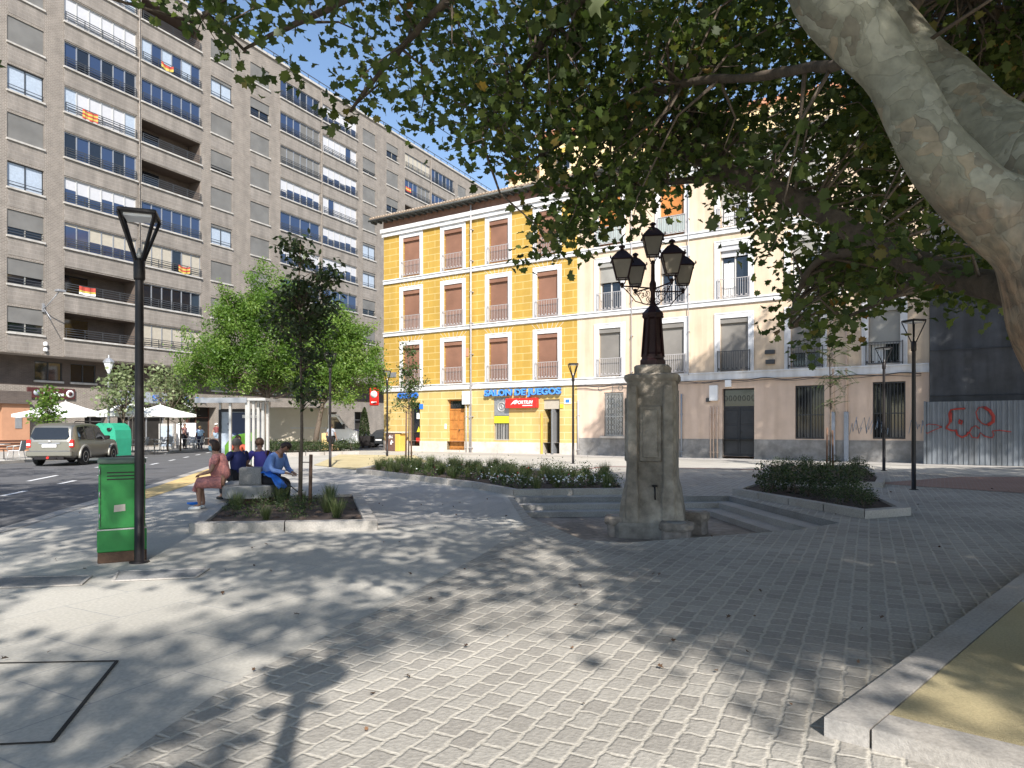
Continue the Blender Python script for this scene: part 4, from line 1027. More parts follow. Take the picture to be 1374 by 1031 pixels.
# blue scribbled graffiti
def scribble(name,root,pts,z,m,label,rad,y=-.035,cat='graffiti'):
    r=fac_empty(name,root,pts[0][0],0,z,label,cat); x0=pts[0][0]; mb=MB()
    for seg in pts[1:]:
        mb.tube([(p[0],y,p[1]) for p in seg[:]],rad if len(seg[0])<3 else [p[2] for p in seg],5)
    mb.build('paint',m,r); return r
rg=random.Random(4)
for u,wdd,lab in ((1141,1.5,'pale blue scribbled graffiti left of the last barred window'),(1219,1.2,'pale blue scribbled graffiti right of the last barred window')):
    segs_=[]
    for q in range(7):
        x=q*wdd/7; segs_.append([(x+.05*rg.uniform(-1,1),.1+rg.uniform(0,.3)),(x+rg.uniform(0,.2),.8+rg.uniform(-.2,.2)),(x+.2+rg.uniform(-.1,.1),.3+rg.uniform(-.2,.2)),(x+.28,.7+rg.uniform(-.3,.3))])
    scribble('graffiti',CB,[(yl(u),0)]+segs_,1.15,M['graffiti_blue'],lab,.012,y=-.006)
# ---------------------------------------------------------------- netted building under works and its hoarding
NB=empty('netted_building',(-9.03,48.3,0),RZ,'building wrapped in dark grey scaffold netting at the right edge','building')
nm=MB(); x0=LC+.02; x1=LC+32; nx=90; nz=44; vs_=[];fs_=[]
for j_ in range(nz+1):
    for i in range(nx+1):
        x=x0+(x1-x0)*i/nx; z=.0+15.2*j_/nz
        y=-.35+.10*math.sin(x*1.9+.6*math.sin(z))*math.sin(z*1.57)+.05*math.sin(x*4.3+z*.8)
        if (j_%7)==0: y=-.42
        vs_.append((x,y,z))
for j_ in range(nz):
    for i in range(nx):
        a=j_*(nx+1)+i; fs_.append((a,a+1,a+nx+2,a+nx+1))
nm.add(vs_,fs_,0,True); nm.build('scaffold_net',M['net'],NB)
nm=MB(); nm.box(x0,x1,0,11,0,15.4); nm.build('wall',M['dado_grey'],NB)
nm=MB()
for k in range(8): nm.tube([(x0,-.46,1.0+k*2.0),(x1,-.46,1.0+k*2.0)],.024,6)
nm.build('scaffold_tube',M['net'],NB)
HB=fac_empty('site_hoarding',CB,LC-.15,0,0,'grey corrugated metal hoarding with red graffiti at the right edge','fence')
hm=MB(); x=0; y0=-1.0; L_=30; vs_=[];fs_=[]; prof=[(0,0),(.07,0),(.095,.04),(.165,.04),(.19,0)]
pts_=[]
while x<L_:
    for px_,py_ in prof[:-1]: pts_.append((x+px_,y0-py_))
    x+=.19
for i,(a,b) in enumerate(pts_):
    h=2.85 if a>4.6 else 2.72
    vs_+= [(a,b,0.02),(a,b,h)]
for i in range(len(pts_)-1): fs_.append((2*i,2*i+2,2*i+3,2*i+1))
hm.add(vs_,fs_); hm.build('corrugated_sheet',M['corrugated'],HB)
hm=MB(); hm.quad((0,y0,.02),(0,0,.02),(0,0,2.72),(0,y0,2.72)); 
for q in (0.02,): hm.box(-.04,.04,y0-.07,y0-.0,0,2.75)
hm.build('corner_post',M['corrugated'],HB)
def hx(px_): return yl(px_)-LC+.15-.9
GR=fac_empty('graffiti',CB,LC-.15,0,0,'dark red sprayed graffiti loops on the corrugated hoarding','graffiti')
def z_(v,u):
    s_=(9.03+48.3*((u-U0)/F))/(1.574+(u-U0)/F); D=48.3-s_-.85; return CH-(v-V0)/F*D
def S_(seg): return [(hx(u),z_(v,u)) for u,v in seg]
def gz(zx,zy): return (1230+zx*144/1350,520+zy*110/1031)
gsegs=[([(630,500),(560,470),(460,460),(400,490),(400,540),(440,580),(520,540),(630,495)],.02),
([(920,262),(820,265),(740,280),(715,330),(725,400),(720,450),(690,490),(680,515),(740,540),(800,545)],.045),
([(740,310),(735,440)],.06),([(800,530),(820,600),(880,630),(940,600),(960,560)],.05),([(840,440),(850,400),(880,420),(870,460),(835,445)],.05),
([(1160,240),(1090,250),(1055,310),(1075,390),(1130,450),(1190,475)],.025),([(1160,245),(1230,290),(1275,360),(1270,430),(1200,475)],.08),
([(1100,520),(1050,480),(1000,510),(970,570),(1010,630),(1080,640),(1110,570),(1170,620),(1260,635),(1280,600),(1260,550),(1350,540),(1500,560)],.028)]
gm=MB()
for seg,rd in gsegs: gm.tube([(p[0],y0-.048,p[1]) for p in S_([gz(*q) for q in seg])],rd*.9,6)
gm.build('paint',M['graffiti_red'],GR)
# ---------------------------------------------------------------- buildings behind the roofs
def back_block(name,u0,u1,y0_,zt,m,label,slope=0,rm=None,dp=8):
    r=fac_empty(name,CB,yl(u0) if u0<1300 else yl(u0),y0_,0,label,'building')
    w_=yl(u1)-yl(u0); mb=MB(); mb.box(0,w_,0,dp,14,zt,0); mb.build('wall',m,r)
    mb=MB(); mb.box(-.2,w_+.2,-.25,dp,zt,zt+.25); 
    for i in range(int(w_/.3)): mb.tube([(i*.3,-.3,zt+.25),(i*.3,2,zt+.8)],.09,5)
    mb.build('roof',M['terracotta'],r)
    for q in range(int(w_/4)):
        x=1.4+q*4; fm=frame_mb(x,x+1.1,zt-2.6,zt-1.2,-.01,2,.06).build('window',M['white_frame'],r); pane_mb(x,x+1.1,zt-2.6,zt-1.2,-.005,2).build('pane',M['glass_dark'],fm)
        am=MB(); am.add([(x-.2,0,zt-1.0),(x+1.3,0,zt-1.0),(x+1.3,-.8,zt-1.5),(x-.2,-.8,zt-1.5),(x-.2,-.8,zt-1.7),(x+1.3,-.8,zt-1.7)],[(0,3,2,1),(3,4,5,2)]); am.build('awning',M['yellow_flag'],fm)
    return r
back_block('back_building',655,800,6.5,22.2,M['back_wall'],'tall pale orange house rising behind the yellow house roof')
back_block('back_building',600,655,7.5,20.3,M['back_wall'],'lower pale orange house stepping down behind the yellow house eaves')
back_block('back_building',805,1100,7.5,21.2,M['back_wall'],'long pale orange house behind the cream house roof')
back_block('back_building',1105,1330,8.5,20.0,M['peach_wall'],'pink rear house seen through leaves at the upper right')
# ---------------------------------------------------------------- modern lamp posts
def lamp_post(loc,h,rz,label,group='black lamp posts with open tapered heads'):
    r=empty('lamp_post',loc,rz,label,'lamp post',group)
    mb=MB(); hh=h-.56
    mb.lathe([(.11,0),(.11,.015),(.056,.02),(.053,.9),(.053,1.0),(.046,hh-.25),(.046,hh)],14); mb.build('pole',M['black_metal'],r)
    mb=MB(); mb.lathe([(.058,hh-.22),(.064,hh-.2),(.064,hh),(.05,hh+.03)],14); mb.build('collar',M['black_metal'],r)
    s=.205
    for sx,sy in ((1,1),(1,-1),(-1,1),(-1,-1)):
        mb=MB(); mb.bar((sx*.035,sy*.035,hh),(sx*s*.93,sy*s*.93,h-.03),.034,.026); mb.build('arm',M['black_metal'],r)
    mb=MB(); mb.box(-s,s,-s,s,h-.03,h+.02,bev=.012); hp=mb.build('head_plate',M['black_metal'],r)
    mb=MB(); mb.box(-s*.72,s*.72,-s*.72,s*.72,h-.062,h-.031); mb.build('light_panel',M['lamp_pane'],hp)
    mb=MB(); mb.lathe([(.02,hh+.02),(.035,hh+.08),(.01,hh+.16)],10); mb.build('reflector',M['light_metal'],r)
    return r
lamp_post(G(187,755),4.13,R(20),'tallest looking black lamp post beside the green cabinet, left foreground')
lamp_post(G(443,627),4.6,R(35),'thin black lamp post before the bright trees with a man behind it')
lamp_post((-6.95,38.2),4.75,R(10),'reddish black lamp post at the left corner of the yellow house')
lamp_post(G(769,622.5),4.42,R(5),'black lamp post in front of the yellow and cream house joint')
lamp_post(G(1186,632),4.55,R(15),'black lamp post close to the last barred window of the pink wall')
lamp_post(G(1226,657.5),4.35,R(12),'nearest black lamp post on the right before the pink wall corner')
r=empty('disc_lamp',(-.28,-1.0,0),0,'round headed lamp post behind the viewer whose shadow falls on the foreground paving','lamp post')
mb=MB(); mb.lathe([(.12,0),(.12,.02),(.07,.03),(.055,4.25)],14); mb.build('pole',M['black_metal'],r)
mb=MB(); mb.lathe([(.10,4.2),(.25,4.26),(.27,4.31),(.24,4.35),(.05,4.38)],24); mb.build('head',M['black_metal'],r)
# old grey lamp by the far pavement
x=(146-U0)/F*38
r=empty('street_lamp',(x,38,.12),0,'old fashioned pale grey street lamp behind the parked silver car','street lamp')
mb=MB(); mb.lathe([(.16,0),(.16,.3),(.10,.4),(.075,1.2),(.06,3.9),(.10,3.95),(.06,4.0),(.05,4.55)],12); mb.build('pole',M['grey_metal'],r)
mb=MB(); mb.lathe([(.06,4.5),(.16,4.75),(.24,5.05),(.25,5.08)],8,smooth=False); mb.build('lantern_glass',M['lamp_pane'],r)
mb=MB(); mb.lathe([(.30,5.08),(.30,5.13),(.15,5.3),(.05,5.36),(.03,5.5)],8,smooth=False); mb.build('lantern_roof',M['grey_metal'],r)
# ---------------------------------------------------------------- stone fountain with lanterns
FX,FY=(876-U0)/F*12.55,12.55
FO=empty('stone_fountain',(FX,FY,-.36),R(-17),'weathered stone fountain pillar with splayed foot in the sunken floor','fountain')
FO.scale=(.95,.95,1)
def ring(hw,hd,ch,z):
    return [(-hw+ch,-hd,z),(hw-ch,-hd,z),(hw,-hd+ch,z),(hw,hd-ch,z),(hw-ch,hd,z),(-hw+ch,hd,z),(-hw,hd-ch,z),(-hw,-hd+ch,z)]
def rings(mb,L_,mi=0,smooth=False,jit=0,seed=1):
    b=[];rj=random.Random(seed)
    for l in L_: b+= [(x+rj.uniform(-jit,jit),y+rj.uniform(-jit,jit),z) for x,y,z in ring(*l)]
    fs=[]
    for i in range(len(L_)-1):
        for k in range(8): j_=(k+1)%8; fs.append((i*8+k,i*8+j_,(i+1)*8+j_,(i+1)*8+k))
    fs.append(tuple(range(7,-1,-1))); fs.append(tuple((len(L_)-1)*8+k for k in range(8)))
    mb.add(b,fs,mi,smooth)
mb=MB()
rings(mb,[(.66,.60,.10,0),(.66,.60,.10,.22),(.63,.57,.10,.27)],jit=.006); mb.build('plinth',M['old_stone'],FO)
mb=MB(); L_=[(.60,.54,.10,.262),(.59,.53,.10,.40),(.56,.50,.09,.62),(.52,.47,.08,.85),(.475,.44,.07,1.02)]
z=1.02
while z<2.72: z+=.14; L_.append((.465-.006*(z-1),.435,.06,z))
L_+=[(.45,.42,.06,2.80)]
rings(mb,L_,jit=.007,seed=3); mb.build('pillar',M['old_stone'],FO)
mb=MB()
for sx in (-1,1):
    rings_=MB()
    L2=[(.12,.10,.02,.29),(.12,.10,.02,.75),(.09,.07,.02,1.05),(.09,.07,.02,2.62),(.08,.06,.02,2.70)]
    tmp=MB(); rings(tmp,L2); mb.add([(x_+sx*.33,y_-.46,z_) for x_,y_,z_ in tmp.v],tmp.f)
mb.box(-.20,.20,-.475,-.40,1.35,2.35,bev=.02); mb.box(-.14,.14,-.495,-.46,1.42,2.28,bev=.015)
mb.box(-.515,-.42,-.22,.22,1.35,2.5,bev=.02)
mb.build('relief_panel',M['old_stone'],FO)
mb=MB(); rings(mb,[(.47,.44,.08,2.78),(.50,.47,.08,2.84),(.50,.47,.08,2.90),(.42,.40,.08,2.93)],jit=.005); mb.build('cap_stone',M['old_stone'],FO)
mb=MB(); rings(mb,[(.33,.33,.10,2.925),(.33,.33,.10,3.06),(.30,.30,.09,3.09)],jit=.004); mb.build('upper_block',M['old_stone'],FO)
mb=MB(); mb.tube([(.08,-.50,.93),(.09,-.60,.90),(.10,-.62,.70)],.016,6); mb.lathe([(.05,0),(.05,.03)],8,(.08,-.49,.92)); mb.build('spout',M['black_metal'],FO)
# iron pedestal
mb=MB()
mb.lathe([(.25,0),(.25,.10),(.22,.13),(.22,.2),(.20,.24),(.17,.55),(.155,.85),(.19,.88),(.21,.93),(.21,.96),(.15,1.02),(.07,1.10),(.055,1.14)],8,(0,0,3.085),smooth=False,ph=PI/8)
for k in range(8):
    t=2*PI*k/8+PI/8; mb.tube([(.215*math.cos(t),.215*math.sin(t),3.25),(.165*math.cos(t),.165*math.sin(t),3.95),(.20*math.cos(t),.20*math.sin(t),4.0)],[.022,.016,.026],6)
mb.build('iron_pedestal',M['rust_metal'],FO)
mb=MB(); mb.lathe([(.045,4.2),(.045,4.45),(.065,4.48),(.065,4.60),(.04,4.65),(.033,4.95),(.05,4.97),(.02,5.02)],10); mb.build('iron_column',M['rust_metal'],FO)
def lantern(x,y,z,rz,parent):
    # z = underside; body .38 high
    a=empty('lantern',(x,y,z),rz,None,None); a.parent=parent
    def fr(zl): return zl
    def sq(hw,zz): return [(-hw,-hw,zz),(hw,-hw,zz),(hw,hw,zz),(-hw,hw,zz)]
    mb=MB()
    b=.105;t=.185;h=.33
    for k in range(4):
        p=sq(b,0);q=sq(t,h); mb.bar(p[k],q[k],.016,.016); mb.bar(p[k],p[(k+1)%4],.016,.016); mb.bar(q[k],q[(k+1)%4],.02,.02)
    mb.build('lantern_frame',M['rust_metal'],a)
    mb=MB(); p=sq(b-.006,.004);q=sq(t-.008,h-.004); mb.add(p+q,[(0,1,5,4),(1,2,6,5),(2,3,7,6),(3,0,4,7),(3,2,1,0)]); mb.build('lantern_glass',M['lamp_glass'],a)
    mb=MB(); vs=sq(t+.025,h+.005)+sq(t-.02,h+.06)+sq(.09,h+.15)+sq(.035,h+.19)+sq(.035,h+.235)+sq(.06,h+.245)+sq(.05,h+.26)+sq(.012,h+.29)
    fs=[(i*4+k,i*4+(k+1)%4,i*4+4+(k+1)%4,i*4+4+k) for i in range(7) for k in range(4)]+[(3,2,1,0),(28,29,30,31)]
    mb.add(vs,fs)
    for p in sq(t+.03,h+.0): mb.lathe([(.012,0),(.016,.03),(.004,.06)],5,p)
    mb.build('lantern_roof',M['rust_metal'],a)
    mb=MB()
    for k in range(4):
        t_=PI/4+k*PI/2; mb.tube([(.10*math.cos(t_),.10*math.sin(t_),0),(.085*math.cos(t_),.085*math.sin(t_),-.06),(.03*math.cos(t_),.03*math.sin(t_),-.12)],.007,5)
    mb.lathe([(.02,-.16),(.03,-.13),(.02,-.10)],8); mb.build('lantern_cradle',M['rust_metal'],a)
lantern(0,0,5.10,R(8),FO)
for i,(ang,rad,z) in enumerate(((190,.62,4.66),(10,.62,4.60),(-68,.62,4.64),(112,.62,4.68))):
    x=rad*math.cos(R(ang)+R(17));y=rad*math.sin(R(ang)+R(17)); lantern(x,y,z,R(8),FO)
    c,s_=math.cos(R(ang)+R(17)),math.sin(R(ang)+R(17)); mb=MB(); zz=z-.13
    mb.tube([(.03*c,.03*s_,zz-.02),(rad*c,rad*s_,zz)],.014,6)
    mb.tube([(rad*c*.97,rad*s_*.97,zz-.02),(rad*c*.75,rad*s_*.75,zz-.14),(.35*c,.35*s_,zz-.27),(.12*c,.12*s_,zz-.32),(.03*c,.03*s_,zz-.24)],.010,5)
    for cx,cz,rr_,st_ in ((.17,-.13,.085,0),(.36,-.12,.06,1),(.50,-.06,.04,2),(.1,-.22,.05,3)):
        mb.tube([((cx+rr_*(1-.07*k)*math.cos(k*.7+st_))*c,(cx+rr_*(1-.07*k)*math.cos(k*.7+st_))*s_,zz+cz+rr_*(1-.07*k)*math.sin(k*.7+st_)) for k in range(12)],.007,4)
    mb.lathe([(.0,-.05),(.025,-.02),(.01,.01),(.03,.03),(.03,.06)],8,(rad*c,rad*s_,zz)); mb.build('scroll_bracket',M['rust_metal'],FO)
# stone basins around the foot
def basin(loc,rz,label,hw=.27,h=.36):
    r=empty('stone_basin',(loc[0],loc[1],-.36),rz,label,'stone basin','low stone basins at the foot of the fountain')
    mb=MB(); rings(mb,[(hw*.86,hw*.7,.05,0),(hw*.82,hw*.66,.05,h*.6)],jit=.006); mb.build('block',M['stool_stone'],r)
    mb=MB(); rings(mb,[(hw*.9,hw*.74,.07,h*.6),(hw,hw*.82,.08,h*.72),(hw,hw*.82,.08,h*.92),(hw*.9,hw*.74,.08,h)],jit=.006,seed=4)
    mb.build('rim',M['stool_stone'],r); mb=MB(); mb.lathe([(hw*.6,0),(hw*.6,.004)],14,(0,0,h)); mb.build('hollow',M['granite_dark'],r)
basin(((833-U0)/F*12.45,12.45),R(-10),'left low stone basin at the foot of the fountain pillar',.29)
basin(((908-U0)/F*11.75,11.75),R(-17),'front low stone basin set against the fountain plinth',.29,.34)
basin(((936-U0)/F*12.6,12.75),R(-30),'right low stone basin at the foot of the fountain pillar',.24,.40)
# ---------------------------------------------------------------- green cabinet
x,y=G(153,755); r=empty('utility_cabinet',(x+.02,y+.16,0),R(30),'green metal utility cabinet with rusty foot beside the near lamp post','cabinet')
mb=MB(); mb.box(-.265,.245,-.15,.25,.0,.13,bev=.008); mb.build('plinth',mat('rust_foot',(.12,.07,.045),.9,.35,9,.3),r)
mb=MB(); mb.box(-.27,.245,-.16,.25,.13,.40,bev=.01); mb.build('lower_body',M['green_metal'],r)
mb=MB(); mb.box(-.255,.23,-.15,.25,.402,1.17,bev=.012); body=mb.build('body',M['green_metal'],r)
mb=MB(); mb.box(-.272,.247,-.165,.25,.388,.402); mb.build('edge_strip',M['light_metal'],r)
mb=MB(); mb.box(-.265,.24,-.17,.26,1.17,1.235,bev=.015); mb.build('lid',mat('cab_lid',(.10,.14,.11),.6,.2,5,.1),r)
mb=MB(); mb.box(.14,.17,-.165,-.151,.75,.86,bev=.004); mb.build('handle',M['black_metal'],body)
mb=MB()
for z in (.98,1.02,1.06): mb.box(-.17,.12,-.154,-.151,z,z+.014)
mb.box(-.236,-.230,-.153,-.151,.43,1.15); mb.box(.207,.213,-.153,-.151,.43,1.15); mb.build('vent_slot',M['black_metal'],body)
mb=MB()
for z in (.52,.78,1.05): mb.tube([(-.245,-.156,z),(-.245,-.156,z+.07)],.008,6)
mb.build('hinge',M['grey_metal'],body)
mb=MB(); mb.add([(-.10,-.153,.60),(.02,-.153,.61),(.018,-.153,.69),(-.095,-.153,.68)],[(0,1,2,3)]); mb.build('torn_sticker',M['dado_white'],body)
# ---------------------------------------------------------------- concrete bench
br_=empty('concrete_bench',(-5.42,14.45,0),R(14),'rounded concrete bench with backrest block carrying four seated people','bench')
def oval(a,b,n,e=3.0): return [(a*math.copysign(abs(math.cos(t))**(2/e),math.cos(t)),b*math.copysign(abs(math.sin(t))**(2/e),math.sin(t))) for t in np.linspace(0,2*PI,n+1)[:-1]]
mb=MB(); mb.prism(oval(.57,1.3,36),.23,.44); mb.prism(oval(.55,1.28,36),.44,.455); mb.build('seat',M['concrete'],br_)
mb=MB(); mb.prism(oval(.44,1.12,30),-.01,.23); mb.build('base',mat('bench_base',(.12,.07,.055),.85,.25,8,.2),br_)
mb=MB(); mb.box(-.2,.22,-.85,-.45,.455,.80,bev=.015); mb.build('backrest',M['granite_dark'],br_)
# ---------------------------------------------------------------- bus shelter
bs=empty('bus_shelter',(-9.25,22.3,0),R(-4),'bus shelter with flat grey roof, poster case and slatted end wall','bus shelter')
mb=MB(); mb.box(-.68,1.0,-.75,.75,2.42,2.50,bev=.02); mb.box(-.68,1.0,-.78,-.752,2.38,2.54); mb.build('roof',M['grey_metal'],bs)
for px_,py_ in ((.40,-.62),(.95,-.66),(-.55,.62)): mb=MB(); mb.box(px_-.035,px_+.035,py_-.035,py_+.035,0,2.42); mb.build('post',M['light_metal'],bs)
for i in range(5): mb=MB(); mb.box(.98+.10*i,1.06+.10*i,-.7+i*.12,-.62+i*.12,0,2.5-.01*i); mb.build('slat',M['light_metal'],bs)
mb=MB(); mb.box(.97,1.58,-.72,.62,2.45,2.53); mb.build('slat_beam',M['light_metal'],bs)
pc=MB(); pc.box(-.42,.90,.42,.52,.35,2.12); pc.box(-.50,-.42,.38,.56,0,2.2,1); pc.box(-.42,.92,.38,.56,2.12,2.22,1); pc=pc.build('poster_case',[M['curtain'],M['black_metal']],bs)
P_=lambda pts,y: [(x,y,z) for x,z in pts]
mb=MB(); mb.add(P_([(-.1,2.1),(.88,2.1),(.88,.6),(.3,.7),(.32,1.05),(.12,1.3),(-.12,1.42),(-.2,1.52),(-.12,1.62),(-.22,1.72),(-.1,1.85)],.412),[tuple(range(11))]); mb.build('poster_navy_shape',mat('poster_navy',(.015,.03,.09),.4,.1,4,0),pc)
mb=MB(); mb.add(P_([(-.3,.35),(.88,.35),(.88,1.62),(.6,1.45),(.2,1.38),(-.1,1.28),(-.3,1.0)],.405),[tuple(range(7))]); mb.build('poster_green_shape',mat('poster_green',(.10,.26,.02),.4,.15,4,0),pc)
mb=MB(); mb.add(P_([(.25,.4),(.88,.4),(.88,1.2),(.65,1.2),(.45,1.0),(.2,.95)],.398),[tuple(range(6))]); mb.build('poster_dark_shape',mat('poster_dark',(.02,.08,.05),.4,.15,4,0),pc)
mb=MB(); mb.box(.3,.8,.40,.404,1.92,2.02); mb.build('poster_caption',M['letter_white'],pc)
mb=MB(); mb.box(-.5,.75,.0,.32,.43,.47); mb.box(-.4,-.34,.1,.2,0,.43); mb.box(.6,.66,.1,.2,0,.43); mb.build('seat',M['light_metal'],bs)
# ---------------------------------------------------------------- recycling container, barriers, kiosk box, cypress planter
def at(u,D,z=0): return ((u-U0)/F*D,D,z)
r=empty('recycling_container',at(150,36.5,.12),R(-12),'teal green double humped recycling container behind the silver car','container')
mb=MB(); L_=[]
prof=[(-.72,0),(-.74,.9),(-.70,1.35),(-.55,1.60),(-.30,1.72),(-.05,1.62),(0,1.58),(.05,1.62),(.30,1.72),(.55,1.60),(.70,1.35),(.74,.9),(.72,0)]
n=len(prof); mb.add([(x,-.55,z) for x,z in prof]+[(x,.55,z) for x,z in prof],[tuple(range(n-1,-1,-1)),tuple(range(n,2*n))]+[(i,i+1,n+i+1,n+i) for i in range(n-1)]+[(n-1,0,n,2*n-1)]); bo=mb.build('body',M['teal_plastic'],r)
for sx in (-.36,.36): mb=MB(); mb.lathe([(.15,0),(.15,.04)],14); o=mb.build('hatch',M['black_metal'],r,loc=(sx,-.53,1.42)); o.rotation_euler=(R(62),0,0)
mb=MB(); mb.box(-.6,.6,-.56,-.552,.5,.54); mb.box(-.6,.6,-.56,-.552,1.0,1.04); mb.build('rib',M['teal_plastic'],bo)
for u,dd,l in ((436,43,'yellow works barrier left of the man by the thin lamp post'),(450.5,43.4,'low yellow works barrier beside the man by the thin lamp post')):
    r=empty('works_barrier',at(u,dd),R(8),l,'barrier'); h=1.25 if u<440 else .5
    mb=MB(); mb.box(-.2,.2,-.03,.03,.15,h,bev=.015); mb.box(-.14,.14,-.036,-.031,h*.5,h*.5+.04); mb.build('panel',M['tactile'],r)
    mb=MB(); mb.box(-.22,-.14,-.2,.2,0,.15); mb.box(.14,.22,-.2,.2,0,.15); mb.build('foot',M['black_metal'],r)
r=empty('street_box',at(528.5,46.8),R(-32),'brown street box with pale lid and torn stickers at the yellow corner','street box')
mb=MB(); mb.box(-.45,.40,-.35,.35,.0,1.22,bev=.02); bo=mb.build('body',mat('box_brown',(.13,.07,.055),.7,.3,6,.1),r)
mb=MB(); mb.box(.402,.8,-.34,.36,0,1.18,bev=.02); mb.build('side_box',M['yellow_side'],r)
mb=MB(); mb.box(-.52,.98,-.42,.42,1.22,1.32,bev=.03); mb.build('lid',M['dado_white'],r)
rg=random.Random(6); mb=MB()
for q in range(9):
    x_=rg.uniform(-.35,.2);z_0=rg.uniform(.4,1.0); mb.add([(x_,-.353,z_0),(x_+rg.uniform(.05,.2),-.353,z_0+rg.uniform(-.03,.05)),(x_+rg.uniform(.05,.15),-.353,z_0+rg.uniform(.08,.2))],[(0,1,2)])
mb.build('sticker',M['letter_white'],bo)
r=empty('cypress_planter',at(489,54),R(10),'dark clipped cypress growing in a black slatted planter box by the cars','planter')
mb=MB()
mb.box(-.78,.78,-.6,.6,.15,.95,bev=.02)
for i in range(12): mb.box(-.76+i*.13,-.65+i*.13,-.625,-.601,.17,.93)
for a_ in (-.7,-.2,.3): mb.box(a_,a_+.2,-.5,.5,0,.15)
mb.build('box',M['black_metal'],r)
n=2600; z=rng.random(n); rad=.44*(1-z)**.55*(.75+.3*rng.random(n)); t=rng.random(n)*2*PI
leafmesh('cypress',np.stack([rad*np.cos(t),rad*np.sin(t),.95+z*2.25],1),rng.uniform(.08,.16,n),OVAL,M['leaf_dark'],r,flat=.1)
mb=MB(); mb.tube([(0,0,.9),(0,0,2.8)],[.05,.01],6); mb.build('trunk',M['bark_young'],r)
# ---------------------------------------------------------------- terrace furniture
def parasol(loc,rz,label,w_=1.5,h=2.86,e=2.28):
    r=empty('parasol',loc,rz,label,'parasol','white square parasols of the terrace')
    mb=MB(); cz=h; n=4
    tip=(0,0,cz); c_=[(-w_,-w_,e),(w_,-w_,e),(w_,w_,e),(-w_,w_,e)]
    vs=[tip];fs=[]
    for k in range(4):
        a=Vector(c_[k]);b=Vector(c_[(k+1)%4]); m_=(a+b)/2; m_.z-=.02
        i0=len(vs); q1=Vector(tip).lerp(a,.5)+Vector((0,0,-.05));q2=Vector(tip).lerp(b,.5)+Vector((0,0,-.05)); qm=Vector(tip).lerp(m_,.5)+Vector((0,0,-.09))
        vs+=[a,m_,b,q1,qm,q2, a-Vector((0,0,.16)),m_-Vector((0,0,.19)),b-Vector((0,0,.16))]
        fs+=[(0,i0+3,i0+4),(0,i0+4,i0+5),(i0+3,i0,i0+1,i0+4),(i0+4,i0+1,i0+2,i0+5),(i0,i0+6,i0+7,i0+1),(i0+1,i0+7,i0+8,i0+2)]
    mb.add(vs,fs); mb.build('canopy',M['white_cloth'],r)
    mb=MB(); mb.tube([(0,0,0),(0,0,cz+.08)],.03,8); mb.build('pole',M['light_metal'],r)
    for k in range(4):
        mb=MB(); mb.tube([(0,0,cz-.1),tuple(Vector(c_[k])*1.0-Vector((0,0,.03)))],.012,4); mb.build('rib',M['light_metal'],r)
    mb=MB(); mb.box(-.3,.3,-.3,.3,0,.07,bev=.02); mb.build('base',M['granite_dark'],r)
parasol(at(66,36.5,.12),R(50),'leftmost white parasol, below the dark red shop fascia',1.35,2.7,2.2)
parasol(at(88,38.5,.12),R(60),'tall peaked white parasol directly under the dark red shop fascia',1.45,2.95,2.3)
parasol(at(165,39.5,.12),R(62),'middle white parasol between the street lamp and the near lamp post',1.3)
parasol(at(178,41.5,.12),R(62),'white parasol mostly hidden by the near lamp post',1.3,2.95,2.35)
parasol(at(215,41.0,.12),R(62),'rightmost white parasol in front of the grey shop fascia',1.4)
def chair_(loc,rz,label,grp='white wicker terrace chairs'):
    global chair_proto
    if 'chair_proto' in globals(): r=copy_tree(chair_proto,loc,rz,label); return r
    r=empty('terrace_chair',loc,rz,label,'chair',grp); m=M['chair_grey']
    mb=MB(); mb.box(-.24,.24,-.24,.24,.42,.46,bev=.015); mb.build('seat',m,r)
    mb=MB(); mb.add([(-.25,.22,.46),(.25,.22,.46),(.29,.33,.88),(-.29,.33,.88),(-.25,.26,.46),(.25,.26,.46),(.29,.36,.88),(-.29,.36,.88)],[(0,1,2,3),(5,4,7,6),(0,3,7,4),(1,5,6,2),(3,2,6,7)]); mb.build('backrest',m,r)
    for sx,sy in ((-1,-1),(1,-1),(-1,1),(1,1)): mb=MB(); mb.tube([(sx*.22,sy*.2,.43),(sx*.26,sy*.27,0)],.016,6); mb.build('leg',M['light_metal'],r)
    for sx in (-1,1): mb=MB(); mb.tube([(sx*.26,.3,.68),(sx*.29,0,.66),(sx*.28,-.24,.62),(sx*.24,-.24,.44)],.018,6); mb.build('armrest',M['light_metal'],r)
    chair_proto=r; return r
M['chair_grey']=mat('chair_grey',(.46,.48,.50),.7,.15,30,.3,80)
def table_(loc,label):
    global table_proto
    if 'table_proto' in globals(): return copy_tree(table_proto,loc,.3,label)
    r=empty('terrace_table',loc,0,label,'table','small square terrace tables')
    mb=MB(); mb.box(-.35,.35,-.35,.35,.71,.74,bev=.01); mb.build('top',M['light_metal'],r)
    mb=MB(); mb.tube([(0,0,0),(0,0,.71)],.03,8); mb.build('leg',M['light_metal'],r); mb=MB(); mb.box(-.25,.25,-.03,.03,0,.03); mb.box(-.03,.03,-.25,-.031,0,.03); mb.box(-.03,.03,.031,.25,0,.03); mb.build('foot',M['light_metal'],r)
    table_proto=r; return r
tb_=[(174,42.5,'table behind the recycling container, left of the near lamp post'),(207,44,'table just right of the near lamp post'),(250,46.5,'table beside the walking woman in pale blue'),(282,49,'table by the dark entrance, right of the walking woman'),(-2,31,'table at the left frame edge')]
for u,D,l in tb_: table_(at(u,D,.12),'pale square terrace '+l)
M_=[(-.75,0,90),(.75,0,-90),(0,.8,0)]
